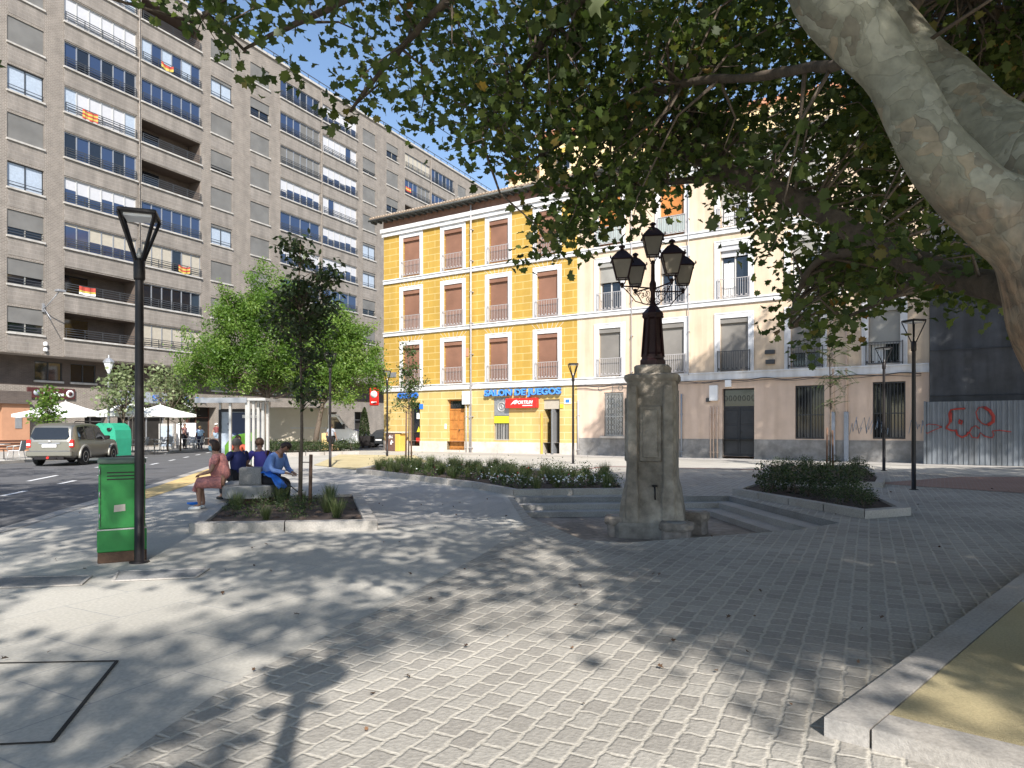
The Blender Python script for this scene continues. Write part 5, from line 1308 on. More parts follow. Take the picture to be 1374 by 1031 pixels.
for u,D,l in tb_:
    if u==282: offs_=[(-.75,0,90),(.7,.1,-90)]
    elif u==-2: offs_=[(.8,0,-90)]
    else: offs_=M_
    for i,(dx,dy,rz) in enumerate(offs_):
        x_,y_,_=at(u,D); chair_((x_+dx,y_+dy,.12),R(rz+rr.uniform(-15,15)),'chair %s of the '%{(-.75):'left',.75:'right',0:'beyond',.7:'right',.8:'right'}[dx]+l)
# dark bench and low table far left
r=empty('park_bench',at(24,33,.12),R(62),'dark slatted bench before the orange clad column','bench')
mb=MB(); 
for k in range(4): mb.box(-.85,.85,-.25+k*.12,-.16+k*.12,.43,.46)
mb.build('seat',M['dark_wood'],r)
mb=MB(); 
for k in range(3): mb.box(-.85,.85,.25+k*.03,.28+k*.03,.52+k*.13,.62+k*.13)
mb.build('backrest',M['dark_wood'],r)
for sx in (-.7,.7): mb=MB(); mb.tube([(sx,-.22,0),(sx,-.2,.43),(sx,.22,.43),(sx,.34,.9)],.022,6); mb.tube([(sx,.22,.43),(sx,.32,0)],.022,6); mb.build('leg',M['black_metal'],r)
# menu board and cold cabinet
r=empty('menu_board',at(252,48.4,.12),R(10),'white upright board behind the waiter on the terrace','board')
mb=MB(); mb.box(-.75,.55,-.05,.05,.25,1.8,bev=.02); mb.build('panel',M['letter_white'],r); mb=MB(); mb.box(-.7,-.6,-.2,.2,0,.25); mb.box(.4,.5,-.2,.2,0,.25); mb.build('foot',M['grey_metal'],r)
r=empty('drinks_cabinet',at(223.5,47,.12),R(20),'pale glass fronted cabinet under the rightmost parasol','cabinet')
mb=MB(); mb.box(-.45,.45,-.3,.3,0,1.75,bev=.02); b_=mb.build('body',M['light_metal'],r); mb=MB(); mb.box(-.38,.38,-.312,-.301,.2,1.6); mb.build('glass_door',M['curtain'],b_)
# ---------------------------------------------------------------- vehicles
def wheel(parent,x,y,r_,w_,side):
    wl=empty('wheel',(x,y,r_),0,None,None); wl.parent=parent
    Mx=Matrix.Rotation(R(90),4,'X')
    mb=MB(); mb.lathe([(r_*.62,-w_/2),(r_*.9,-w_/2),(r_,-w_/2+.04),(r_,w_/2-.04),(r_*.9,w_/2),(r_*.62,w_/2)],24,M=Mx); mb.build('tyre',M['tyre'],wl)
    mb=MB(); s=-1 if side<0 else 1; yo=s*(w_/2-.015)
    mb.tube([(r_*.60*math.cos(t),yo,r_*.60*math.sin(t)) for t in np.linspace(0,2*PI,25)],.022,6,caps=False)
    for k in range(6):
        t=k*PI/3+.2
        for d_ in (-.10,.10): mb.bar((.04*math.cos(t),yo,.04*math.sin(t)),(r_*.6*math.cos(t+d_*1.3),yo-s*.005,r_*.6*math.sin(t+d_*1.3)),.028,.03)
    mb.lathe([(.055,-.02),(.06,0),(.03,.02)],10,M=Matrix.Translation((0,yo,0))@Mx)
    mb.lathe([(r_*.5,0),(r_*.5,.01)],16,mi=1,M=Matrix.Translation((0,yo-s*.07,0))@Mx)
    mb.build('rim',[M['alloy'],M['black_metal']],wl)
def vehicle(name,loc,heading,label,cat,st,w_,wr,wheels,r_,paint,glass,group=None,trim=None,plate='rear',arch=True,suv=False,lights=True):
    """st: stations (x,z_bottom,z_belt,z_roof) rear to front; x forward"""
    r=empty(name,loc,heading,label,cat,group); mb=MB(); n=len(st); vs=[]
    L_=st[-1][0]
    def hw(x):
        t=min(x,L_-x); return w_/2*(1-.16*max(0,(.5-t)/.5)**2)
    def sec(s):
        x,zb,zs,zr=s; a=hw(x); g=(zr-zs); gr=min(1,g/.35); b=a*.955+(wr/2-a*.955)*gr
        return [(x,a*.88,zb),(x,a*.985,zb+.12),(x,a,(zb+zs)/2),(x,a*.985,zs-.06),(x,a*.955,zs),(x,b,zr-.07*gr),(x,b*.88,zr-.015*gr),(x,b*.45,zr+.012*gr)]
    secs=[sec(s) for s in st]; m=16
    for s in secs: vs+= s+[(p[0],-p[1],p[2]) for p in s[::-1]]
    fs=[]
    for i in range(n-1):
        for k in range(m-1): fs.append((i*m+k,(i+1)*m+k,(i+1)*m+k+1,i*m+k+1))
        fs.append((i*m+m-1,(i+1)*m+m-1,(i+1)*m,i*m))
    fs.append(tuple(range(m))); fs.append(tuple((n-1)*m+k for k in range(m-1,-1,-1)))
    mb.add(vs,fs,0,True); body=mb.build('body',paint,r)
    body.data.polygons[-1].use_smooth=False; body.data.polygons[-2].use_smooth=False
    body.modifiers.new('edge','BEVEL').width=.02; body.modifiers['edge'].limit_method='ANGLE'
    def interp(x):
        for i in range(n-1):
            if st[i][0]<=x<=st[i+1][0]:
                t=(x-st[i][0])/max(1e-6,st[i+1][0]-st[i][0]); return [Vector(secs[i][k]).lerp(Vector(secs[i+1][k]),t) for k in range(8)]
        return [Vector(p) for p in secs[-1]]
    def side_pt(x,f,s,o=.012):
        p=interp(x); a=p[4].lerp(p[5],f); return (a.x,s*(a.y+o),a.z)
    for x0,x1,f0,f1,sl0,sl1 in glass:
        for s in (-1,1):
            q=MB(); N_=5; vs=[]
            for i in range(N_+1):
                t=i/N_; xb=x0+(x1-x0)*t; xt=(x0+sl0)+((x1-sl1)-(x0+sl0))*t
                vs+=[side_pt(xb,f0,s),side_pt(xt,f1,s)]
            fs_=[(2*i,2*i+2,2*i+3,2*i+1) if s<0 else (2*i+1,2*i+3,2*i+2,2*i) for i in range(N_)]
            q.add(vs,fs_,0,True); q.build('side_window',M['glass_car'],r)
    for wx in wheels:
        for s in (-1,1):
            wheel(r,wx,s*(w_/2-.075),r_,.22,s)
            if arch:
                a=MB(); aw=hw(wx)
                a.add([(wx+(r_+.07)*math.cos(t),s*(aw+.012),r_+(r_+.05)*math.sin(t)) for t in np.linspace(-.15,PI+.15,16)],[tuple(range(16)) if s<0 else tuple(range(15,-1,-1))],0)
                a.build('wheel_arch',M['black_metal'],r)
                if trim:
                    a=MB(); a.tube([(wx+(r_+.11)*math.cos(t),s*(aw+.0),r_+(r_+.09)*math.sin(t)) for t in np.linspace(-.1,PI+.1,16)],.055,6); a.build('arch_flare',trim,r)
    return r,interp,hw,side_pt
sil=mat('car_silver',(.33,.315,.27),.3,.03,5,0,metal=.8); sil2=mat('car_trim',(.34,.33,.30),.4,.03,5,0,metal=.4)
st=[(0,.48,.98,1.02),(.06,.40,1.06,1.14),(.14,.36,1.08,1.45),(.28,.34,1.08,1.68),(.55,.33,1.08,1.76),(1.2,.33,1.07,1.80),(2.2,.33,1.06,1.79),(2.75,.33,1.05,1.72),(3.05,.33,1.05,1.50),(3.45,.33,1.05,1.12),(4.2,.34,1.0,1.04),(4.6,.38,.86,.90),(4.72,.45,.72,.76)]
suv,ip,hw_,sp_=vehicle('parked_car',(-18.95,28.1,0),math.atan2(.985,-.16),'dusty silver off road car with roof rails driving away on the left road','car',st,1.85,1.50,(.98,3.85),.375,sil,[(.5,1.15,.05,.88,.06,.02),(1.22,2.05,.05,.9,.02,.03),(2.12,3.30,.05,.9,.03,.62)],trim=sil2)
def quadpart(parent,name,pts,m,label=None):
    q=MB(); q.add(pts,[tuple(range(len(pts)))]); return q.build(name,m,parent,label)
# back window on the sloping tail
quadpart(suv,'rear_window',[(.012,-.60,1.12),(.045,-.74,1.24),(.17,-.62,1.60),(.17,.62,1.60),(.045,.74,1.24),(.012,.60,1.12)],M['glass_car'])
quadpart(suv,'windscreen',[(3.42,.62,1.14),(3.42,-.62,1.14),(2.9,-.6,1.66),(2.9,.6,1.66)],M['glass_car'])
for s in (-1,1):
    q=MB(); q.box(-.03,.10,s*.80-.10,s*.80+.06,.78,1.10,bev=.02); o=q.build('tail_light',M['sign_red'],suv); q=MB(); q.box(-.037,-.031,s*.80-.09,s*.80+.05,.86,.95); q.build('reversing_lamp',M['letter_white'],o)
    q=MB(); q.tube([(.75,s*.62,1.80),(.8,s*.62,1.86),(2.3,s*.60,1.86),(2.4,s*.60,1.80)],.02,6); q.build('roof_rail',M['black_metal'],suv)
    q=MB(); q.box(2.85,3.03,s*.93-.0,s*.93+s*.2,1.08,1.25,bev=.03) if s>0 else q.box(2.85,3.03,-1.13,-.93,1.08,1.25,bev=.03); q.build('wing_mirror',M['black_metal'],suv)
    for x_ in (1.15,2.1): q=MB(); q.box(x_+.7,x_+.86,(s*.935 if s>0 else -.945),(.945 if s>0 else -.935),.93,.965); q.build('door_handle',sil2,suv)
    q=MB(); q.box(-.05,.0,s*.72-.08,s*.72+.08,.52,.57); q.build('rear_reflector',M['sign_red'],suv)
q=MB(); q.box(-.10,.16,-.86,.86,.40,.66,bev=.05); q.build('bumper',sil,suv)
q=MB(); q.box(-.035,-.02,-.40,.40,.93,.985); q.build('tailgate_trim',M['sign_blue'] if False else M['grey_metal'],suv)
q=MB(); q.box(-.05,-.03,-.27,.27,.79,.91,bev=.005); pl_=q.build('number_plate',M['letter_white'],suv)
q=MB(); q.lathe([(.06,0),(.06,.02)],14,M=Matrix.Translation((-.03,0,1.03))@Matrix.Rotation(R(-90),4,'Y')); q.build('badge',M['light_metal'],suv)
q=MB(); q.box(-.06,.1,-.55,.55,.30,.40); q.tube([(-.12,-.25,.34),(.1,-.25,.36)],.05,8); q.build('underbody',M['black_metal'],suv)
q=MB(); q.box(.3,4.4,-.78,.78,.26,.42); q.build('chassis',M['black_metal'],suv)
q=MB(); q.tube([(-.08,.05,.36),(-.02,.05,.36)],.05,8); q.build('tow_cover',M['sign_red'],suv)
# dark cars further on
dk=mat('car_navy',(.015,.018,.035),.25,.05,5,0,metal=.3); dk2=mat('car_charcoal',(.05,.055,.06),.3,.05,5,0,metal=.4)
stc=[(0,.35,.72,.78),(.08,.28,.88,.96),(.45,.25,.92,1.22),(1.0,.25,.92,1.42),(1.9,.25,.91,1.46),(2.5,.25,.90,1.34),(3.1,.25,.90,.97),(3.9,.27,.78,.82),(4.2,.35,.62,.66)]
def darkcar(loc,hd,label,paint):
    c,ip,hw2,sp=vehicle('parked_car',loc,hd,label,'car',stc,1.76,1.34,(.8,3.35),.33,paint,[(.75,1.5,.08,.9,.22,.02),(1.57,2.85,.08,.9,.02,.38)])
    quadpart(c,'rear_window',[(.12,.55,.97),(.12,-.55,.97),(.62,-.5,1.27),(.62,.5,1.27)],M['glass_car'])
    for s in (-1,1): q=MB(); q.box(-.02,.12,s*.72-.12,s*.72+.1,.72,.86,bev=.02); q.build('tail_light',M['sign_red'],c)
    q=MB(); q.box(-.02,.0,-.26,.26,.55,.66); q.build('number_plate',M['letter_white'],c)
    q=MB(); q.box(-.06,.12,-.8,.8,.28,.52,bev=.04); q.build('bumper',paint,c)
    return c
darkcar(at(430,54,.0),R(62),'dark navy car with lit red tail lamp behind the leaning tree trunk',dk)
darkcar((at(446,56)[0],56.5,0),R(8),'dark blue car seen side on left of the cypress planter',dk)
darkcar(at(508,55.5,.0),R(78),'charcoal hatchback with red lamps seen from behind at the yellow corner',dk2)
# delivery van
vn=empty('delivery_van',(at(356,46)[0],46.5,0),R(10),'large cream box van parked behind the bus shelter','van')
vb=mat('van_cream',(.42,.37,.29),.5,.05,2,.03)
q=MB(); q.box(0,4.0,-1.0,1.0,.65,2.95,bev=.05); q.build('cargo_box',vb,vn)
q=MB(); q.box(1.6,3.98,-1.015,-1.002,1.55,1.60); q.build('side_rail',M['grey_metal'],vn)
q=MB(); pr=[(4.02,.55),(4.02,2.5),(4.6,2.5),(5.3,1.55),(5.9,1.35),(6.0,.55)]
n=len(pr); q.add([(x_,-.95,z_) for x_,z_ in pr]+[(x_,.95,z_) for x_,z_ in pr],[tuple(range(n-1,-1,-1)),tuple(range(n,2*n))]+[(i,(i+1)%n,n+(i+1)%n,n+i) for i in range(n)]); cb_=q.build('cab',mat('van_white',(.70,.70,.70),.4,.04,3,0),vn)
for s in (-1,1): quadpart(cb_,'side_window',[(4.25,s*.957,1.5),(5.15,s*.957,1.5),(4.6,s*.957,2.3),(4.25,s*.957,2.3)],M['glass_car'])
quadpart(cb_,'windscreen',[(4.68,-.8,2.40),(4.68,.8,2.40),(5.29,.8,1.62),(5.29,-.8,1.62)],M['glass_car'])
q=MB(); q.box(5.0,5.15,-1.25,-.97,1.5,1.85,bev=.03); q.build('wing_mirror',M['black_metal'],vn)
for wx in (1.0,5.0):
    for s in (-1,1): wheel(vn,wx,s*.85,.40,.25,s)
q=MB(); q.box(.05,5.6,-.8,.8,.40,.64); q.build('chassis',M['black_metal'],vn)
q=MB(); q.box(-.03,.04,-1.03,-.9,.9,1.8,bev=.01); q.build('tail_light',M['sign_red'],vn)
# ---------------------------------------------------------------- people
def skinobj(name,verts,edges,rads,m,parent,root=0,sub=1,smooth=True):
    me=bpy.data.meshes.new(name); me.from_pydata([tuple(v) for v in verts],edges,[]); me.materials.append(m)
    o=bpy.data.objects.new(name,me); lnk(o)
    md=o.modifiers.new('skin','SKIN'); md.use_smooth_shade=True
    sv=me.skin_vertices[0].data
    for i,r_ in enumerate(rads):
        sv[i].radius=(r_,r_) if not hasattr(r_,'__len__') else r_
        sv[i].use_root=(i==root)
    s=o.modifiers.new('sub','SUBSURF'); s.levels=sub; s.render_levels=sub+0
    if parent: o.parent=parent
    return o
def person(label,loc,rz,J,top,bottom,hair,skin=None,hairlen=0,group=None,shoes=None,mask=None,cap=None,sleeve=1,trouser=2,wide=1.0,skirt=None,hs=1.0,curl=.6):
    """J: joints in local space, facing +x, y left. keys pel,chest,neck,head,(l/r)sho,elb,wri,hip,kne,ank"""
    skin=skin or M['skin']
    r=empty('person',loc,rz,label,'person',group)
    V=lambda p: Vector(p)
    J={k:V(v) for k,v in J.items()}
    vs=[];rd=[];ed=[];ix={}
    def add(k,p,r_,par=None):
        ix[k]=len(vs); vs.append(V(p)); rd.append(r_)
        if par is not None: ed.append((ix[par],ix[k]))
    add('pel',J['pel'],(.13,.16)); add('wai',J['pel'].lerp(J['chest'],.5),(.11,.145),'pel'); add('chest',J['chest'],(.12,.17),'wai'); add('neckb',J['chest'].lerp(J['neck'],.6),(.085,.10),'chest'); add('neck',J['neck'],.052,'neckb')
    hd=(J['head']-J['neck']).normalized(); fw=J.get('face',V((1,0,0))).normalized()
    add('h1',J['neck']+hd*.055,.058,'neck'); add('h2',J['head']+hd*-.02,(.085,.075),'h1'); add('h3',J['head']+hd*.055,(.088,.076),'h2'); add('h4',J['head']+hd*.105,.055,'h3')
    add('nose',J['head']+fw*.112-hd*.025,.013,'h2')
    add('chin',J['head']+fw*.062-hd*.095,.035,'h1')
    sd=hd.cross(fw).normalized()
    for s,n_ in ((1,'l'),(-1,'r')):
        add(n_+'ear',J['head']+sd*s*.088-hd*.01,.017,'h2')
        add(n_+'sho',J[n_+'sho'],.065,'neckb'); add(n_+'elb0',J[n_+'sho'].lerp(J[n_+'elb'],.5),.05,n_+'sho'); add(n_+'elb',J[n_+'elb'],.042,n_+'elb0'); add(n_+'fore',J[n_+'elb'].lerp(J[n_+'wri'],.4),.040,n_+'elb'); add(n_+'wri',J[n_+'wri'],.027,n_+'fore')
        d=J.get(n_+'hand'); d=(d if d is not None else (J[n_+'wri']-J[n_+'elb'])).normalized()
        add(n_+'palm',J[n_+'wri']+d*.055,(.030,.040),n_+'wri')
        up=V((0,0,1)); sx=d.cross(up); sx=sx.normalized() if sx.length>.1 else V((0,1,0)); nn=sx.cross(d).normalized()
        for f,(o_,l_) in enumerate(((-.030,.068),(-.010,.078),(.010,.073),(.030,.056))):
            b=J[n_+'wri']+d*.085+sx*o_; add(n_+'f%d'%f,b,.0095,n_+'palm'); add(n_+'g%d'%f,b+d*l_*.5-nn*.012*curl*2,.009,n_+'f%d'%f); add(n_+'t%d'%f,b+d*l_*.75-nn*.035*curl*1.6,.0075,n_+'g%d'%f)
        ts=-s; b=J[n_+'wri']+d*.035+sx*ts*.035; add(n_+'th1',b,.011,n_+'palm'); add(n_+'th2',b+d*.04+sx*ts*.022-nn*.01,.009,n_+'th1')
        add(n_+'hip',J[n_+'hip'],.105,'pel'); add(n_+'th',J[n_+'hip'].lerp(J[n_+'kne'],.5),.082,n_+'hip'); add(n_+'kne',J[n_+'kne'],.058,n_+'th'); add(n_+'calf',J[n_+'kne'].lerp(J[n_+'ank'],.35),.057,n_+'kne'); add(n_+'ank',J[n_+'ank'],.036,n_+'calf')
        tf=J.get(n_+'toe',V((1,0,0))); add(n_+'ball',J[n_+'ank']+V((tf.x*.13,tf.y*.13,-.055)),(.030,.038),n_+'ank'); add(n_+'toe',J[n_+'ank']+V((tf.x*.19,tf.y*.19,-.06)),.024,n_+'ball')
    skinobj('body',vs,ed,rd,skin,r,0,1)
    e=.018*wide
    # upper garment
    vs=[];rd=[];ed=[];ix={}
    add('pel',J['pel']+V((0,0,.0)),(.145*wide,.172*wide)); add('wai',J['pel'].lerp(J['chest'],.5),(.135*wide,.165*wide),'pel'); add('chest',J['chest'],(.145*wide,.19*wide),'wai'); add('nb',J['chest'].lerp(J['neck'],.65),(.085,.10),'chest')
    for n_ in 'lr':
        add(n_+'sho',J[n_+'sho'],.078*wide**.5,'nb'); add(n_+'e0',J[n_+'sho'].lerp(J[n_+'elb'],.6),.066,n_+'sho')
        if sleeve>=2: add(n_+'e1',J[n_+'elb'],.058,n_+'e0'); add(n_+'w0',J[n_+'elb'].lerp(J[n_+'wri'],.5),.052,n_+'e1'); add(n_+'w1',J[n_+'elb'].lerp(J[n_+'wri'],.92),.042,n_+'w0')
    skinobj('shirt',vs,ed,rd,top,r,0,1)
    # lower garment
    if trouser>0:
        vs=[];rd=[];ed=[];ix={}
        add('pel',J['pel'],(.150*wide,.178*wide))
        for n_ in 'lr':
            add(n_+'hip',J[n_+'hip'],.122*wide**.6,'pel'); add(n_+'th',J[n_+'hip'].lerp(J[n_+'kne'],.55),.098*wide**.5,n_+'hip')
            if trouser==1: add(n_+'k0',J[n_+'hip'].lerp(J[n_+'kne'],.9),.088,n_+'th')
            else: add(n_+'kne',J[n_+'kne'],.078,n_+'th'); add(n_+'cf',J[n_+'kne'].lerp(J[n_+'ank'],.5),.068,n_+'kne'); add(n_+'an',J[n_+'kne'].lerp(J[n_+'ank'],.93),.058,n_+'cf')
        skinobj('trousers' if trouser==2 else 'shorts',vs,ed,rd,bottom,r,0,1)
    if skirt:
        mb=MB(); kl=(J['lkne']+J['rkne'])/2; p=J['pel']
        P4=[p,p.lerp(kl,.5)+V((0,0,-.0)),kl+V((.02,0,-.02))]
        vs=[];fs=[];n=16
        for q,(c,wy,wz) in enumerate(((p,.20,.15),(P4[1],.21,.125),(kl+V((.03,0,-.01)),.21,.11),(kl+V((.05,0,-.16)),.20,.10))):
            for k in range(n):
                t=2*PI*k/n; vs.append((c.x+(.0 if q<3 else .07*math.sin(t)),c.y+wy*math.cos(t)+.012*math.sin(5*t),c.z+(wz*math.sin(t) if q<3 else .03*math.sin(t))))
        for i in range(3):
            for k in range(n): j_=(k+1)%n; fs.append((i*n+k,i*n+j_,(i+1)*n+j_,(i+1)*n+k))
        mb.add(vs,fs,0,True); mb.build('skirt',skirt,r)
    # shoes
    for n_ in 'lr':
        tf=J.get(n_+'toe',V((1,0,0))); a=J[n_+'ank']
        vs=[a+V((-.03*tf.x,-.03*tf.y,-.045)),a+V((.06*tf.x,.06*tf.y,-.05)),a+V((.15*tf.x,.15*tf.y,-.058)),a+V((.21*tf.x,.21*tf.y,-.062))]
        skinobj('shoe',vs,[(0,1),(1,2),(2,3)],[.042,.044,.043,.030],shoes or M['tyre'],r,0,1)
    # hair cap: displaced half shell behind the face
    if hair:
        mb=MB(); vs=[];fs=[]; nu,nv=14,9; c=J['head']+hd*.025
        for i in range(nv+1):
            ph=PI*i/nv*.98
            for k in range(nu):
                t=2*PI*k/nu
                d=hd*math.cos(ph)+(fw*math.cos(t)+sd*math.sin(t))*math.sin(ph)
                front=max(0,math.cos(t))*math.sin(ph)
                rr_=.112*hs*(1+.03*math.sin(7*t+3*ph))
                lim=1.25 if hairlen else 1.0
                dep=d.dot(hd)
                if front>.45 and dep<.45: rr_=.07
                if dep<-.55 and not hairlen: rr_=.06
                p=c+V(d)*rr_*V((1,1,1)).x
                p=c+(p-c)-sd*((p-c).dot(sd))*.10
                if hairlen and dep<-.1 and front<.2: p=p-hd*hairlen*(-dep)*.8
                vs.append(p)
        for i in range(nv):
            for k in range(nu): j_=(k+1)%nu; fs.append((i*nu+k,i*nu+j_,(i+1)*nu+j_,(i+1)*nu+k))
        mb.add(vs,fs,0,True); mb.build('hair',hair,r)
    # eyes and mouth
    if not J.get('noface'):
        mb=MB()
        for s in (1,-1):
            p=J['head']+fw*.082+sd*s*.032+hd*.01; mb.lathe([(.0,-.010),(.011,-.004),(.011,.004),(0,.010)],6,p)
        mb.box(-.002,.002,-.02,.02,-.004,.004,M=Matrix.Translation(J['head']+fw*.092-hd*.062)@fw.to_track_quat('X','Z').to_matrix().to_4x4())
        mb.build('eye',M['tyre'],r)
    if mask:
        mb=MB(); c=J['head']-hd*.045; vs=[]
        for i in range(4):
            for k in range(7):
                t=(k-3)/3*1.15; zz=.045-.09*i/3; bulge=.108+.012*(1-abs(i-1.3)/2)
                vs.append(c+fw*(bulge*math.cos(t))+sd*(.092*math.sin(t))+hd*zz)
        mb.add(vs,[(i*7+k,i*7+k+1,(i+1)*7+k+1,(i+1)*7+k) for i in range(3) for k in range(6)],0,True); mb.build('face_mask',mask,r)
    if cap:
        mb=MB(); c=J['head']+hd*.03; q_=hd.to_track_quat('Z','Y').to_matrix().to_4x4(); mb.lathe([(.122,0),(.125,.03),(.11,.075),(.06,.105),(.0,.112)],14,M=Matrix.Translation(c)@q_)
        a=c+fw*.10; mb.add([a+sd*.09,a+sd*.07+fw*.07,a-sd*.07+fw*.07,a-sd*.09,a-sd*.09+hd*.02,a+sd*.09+hd*.02],[(0,1,2,3),(5,4,3,2),(5,2,1,0)]); mb.build('cap',cap,r)
    return r
def sit(lean=.08,w_=.0,armf=.30,hz=.52,headdrop=0,kx=.46,ax=.50,ky=.10,rel=0):
    cx=lean
    return dict(pel=(0,0,hz+.02),chest=(cx*.8,0,hz+.36),neck=(cx*1.25,0,hz+.58),head=(cx*1.5+headdrop*.08,0,hz+.72-headdrop*.05),face=(1,0,-headdrop*.8),
      lsho=(cx,.19,hz+.50),rsho=(cx,-.19,hz+.50),lelb=(cx+.06,.27,hz+.24),relb=(cx+.06,-.27,hz+.24),lwri=(cx+armf,.10,hz+.17),rwri=(cx+armf,-.10,hz+.17),
      lhip=(.02,.10,hz-.0),rhip=(.02,-.10,hz-.0),lkne=(kx,ky,hz-.0),rkne=(kx,-ky,hz-.0),lank=(ax,ky,.09),rank=(ax-.04,-ky,.09))
def stand(h=1.7,stride=.0,arm=.1,lean=.0):
    s=h/1.7
    return dict(pel=(0,0,.93*s),chest=(lean*.5,0,1.25*s),neck=(lean,0,1.46*s),head=(lean+.02,0,1.60*s),
      lsho=(lean*.8,.18,1.40*s),rsho=(lean*.8,-.18,1.40*s),lelb=(-arm*.8,.25,1.12*s),relb=(arm,-.25,1.12*s),lwri=(-arm*.4+.05,.27,.88*s),rwri=(arm*2,-.24,.90*s),
      lhip=(0,.09,.90*s),rhip=(0,-.09,.90*s),lkne=(stride*.6+.02,.09,.50*s),rkne=(-stride*.3+.03,-.09,.50*s),lank=(stride,.09,.09),rank=(-stride,-.09,.09 if stride<.1 else .12))
hair_d=mat('hair_dark',(.035,.018,.012),.6,.3,30,.3); hair_g=mat('hair_grey',(.16,.13,.11),.7,.3,30,.3); hair_b=mat('hair_blonde',(.45,.30,.13),.6,.2,30,.3); hair_r=mat('hair_brown',(.10,.05,.025),.6,.3,30,.3)
pink=mat('cloth_pink',(.50,.20,.17),.85,.35,22,.1,c2=(.26,.12,.13)); navy=cloth('navy',(.02,.025,.11)); purp=cloth('purple',(.10,.08,.38)); blue=cloth('shirt_blue',(.16,.27,.58)); blk=cloth('trouser_black',(.012,.012,.016))
maskm=mat('mask_blue',(.25,.45,.55),.8,.05,5,0)
Hd=lambda x,y: math.atan2(y,x)
person('seated woman in pink dress and blue face mask at the left end of the bench',(-5.72,13.55,0),Hd(-1,-.25),sit(.10,armf=.27,kx=.43,ax=.40),pink,pink,hair_d,hairlen=.05,shoes=M['white_cloth'],mask=maskm,wide=1.18,sleeve=1,trouser=0,skirt=pink)
person('seated grey haired man in navy T shirt seen from behind on the bench',(-5.98,15.0,0),Hd(-.8,.6),sit(.05),navy,blk,hair_g,wide=1.15)
person('seated person in purple top and blue mask seen from behind on the bench',(-5.72,15.55,0),Hd(-.5,.85),sit(.02),purp,blk,hair_r,mask=maskm,wide=1.0)
J=sit(.26,armf=.30,headdrop=.7,kx=.42,ax=.40,ky=.13)
mb_=person('seated man in blue shirt and black trousers bent forward at the bench end',(-5.0,13.95,0),Hd(.95,-.3),J,blue,blk,hair_d,sleeve=2,wide=1.22,shoes=M['tyre'])
# walking stick held between his knees and blue bag on the floor
r=empty('walking_stick',(-4.72,13.7,0),0,'thin black walking stick leaning from the seated man towards the planter','walking stick')
mb=MB(); mb.tube([(0,0,.68),(.95,-.35,.02)],.012,8); mb.tube([(-.05,.02,.70),(0,0,.68)],.016,8); mb.build('shaft',M['black_metal'],r); mb=MB(); mb.tube([(.93,-.343,.03),(.96,-.354,.012)],.018,8); mb.build('rubber_tip',M['tyre'],r)
r=empty('blue_jacket',(-4.78,13.62,.6),R(-20),'bright blue jacket draped over the thigh of the man in blue shirt','jacket')
mb=MB(); n=7; vs=[]
for i in range(n+1):
    for k in range(5): t=i/n; vs.append((-.18+.42*t,-.10+.07*k+.02*math.sin(i*2+k),.10-.30*t*t+.02*math.sin(i*1.7+k*2)))
mb.add(vs,[(i*5+k,i*5+k+1,(i+1)*5+k+1,(i+1)*5+k) for i in range(n) for k in range(4)],0,True); o=mb.build('fabric',mat('jacket_blue',(.02,.15,.62),.7,.15,12,.2),r); o.modifiers.new('thick','SOLIDIFY').thickness=.02
r=empty('plastic_bag',(-6.62,14.2,0),R(30),'small crumpled blue plastic bag on the paving left of the seated woman','bag')
mb=MB(); rg=random.Random(2); vs=[(rg.uniform(-.11,.11),rg.uniform(-.08,.08),rg.uniform(.0,.07)) for _ in range(14)]
bm=bmesh.new(); [bm.verts.new(v) for v in vs]; bmesh.ops.convex_hull(bm,input=bm.verts[:]); me=bpy.data.meshes.new('bag_body'); bm.to_mesh(me); bm.free(); me.materials.append(mat('bag_blue',(.02,.20,.70),.5,.1,5,0)); o=bpy.data.objects.new('bag_body',me); lnk(o); o.parent=r
person('woman in orange top sitting in the bus shelter',( (313-U0)/F*22,22.45,0),Hd(.1,-1),sit(.05,hz=.50),mat('cloth_orange',(.45,.09,.05),.85,.1,9,.1),mat('cloth_red',(.22,.04,.03),.85,.1,9,.1),hair_d,hairlen=.08,trouser=1)
person('blonde woman in pale blue patterned blouse walking along the terrace',at(268.5,47.2,.0),Hd(-.35,.94),stand(1.68,.16),mat('cloth_paleblue',(.45,.60,.75),.85,.3,14,.1,c2=(.25,.42,.62)),cloth('navy2',(.02,.02,.06)),hair_b,wide=1.15)
person('waiter in dark pink shirt standing behind the terrace table',at(247.5,47.6,.12),Hd(.9,-.3),stand(1.75,0,.2),mat('cloth_mauve',(.28,.14,.14),.85,.1,9,.1),blk,hair_d)
person('person in white cap and dark top standing at the dark entrance',at(290.5,53.5,.12),Hd(-.3,-1),stand(1.8,0.05),mat('cloth_maroon',(.18,.05,.05),.85,.1,9,.1),mat('cloth_bluegrey',(.25,.33,.42),.85,.1,9,.1),hair_r,trouser=1,cap=M['white_cloth'])
person('person in black standing by the table beside the walking woman',at(263,49.5,.12),Hd(-.6,-.8),stand(1.6,0.0),cloth('dkpurple',(.05,.03,.10)),blk,hair_d)
person('man in grey shirt and dark shorts standing behind the thin lamp post',at(444,41,.0),Hd(.3,.95),stand(1.80,.05),cloth('shirt_grey',(.34,.36,.40)),blk,hair_d,trouser=1,wide=1.2,sleeve=1)
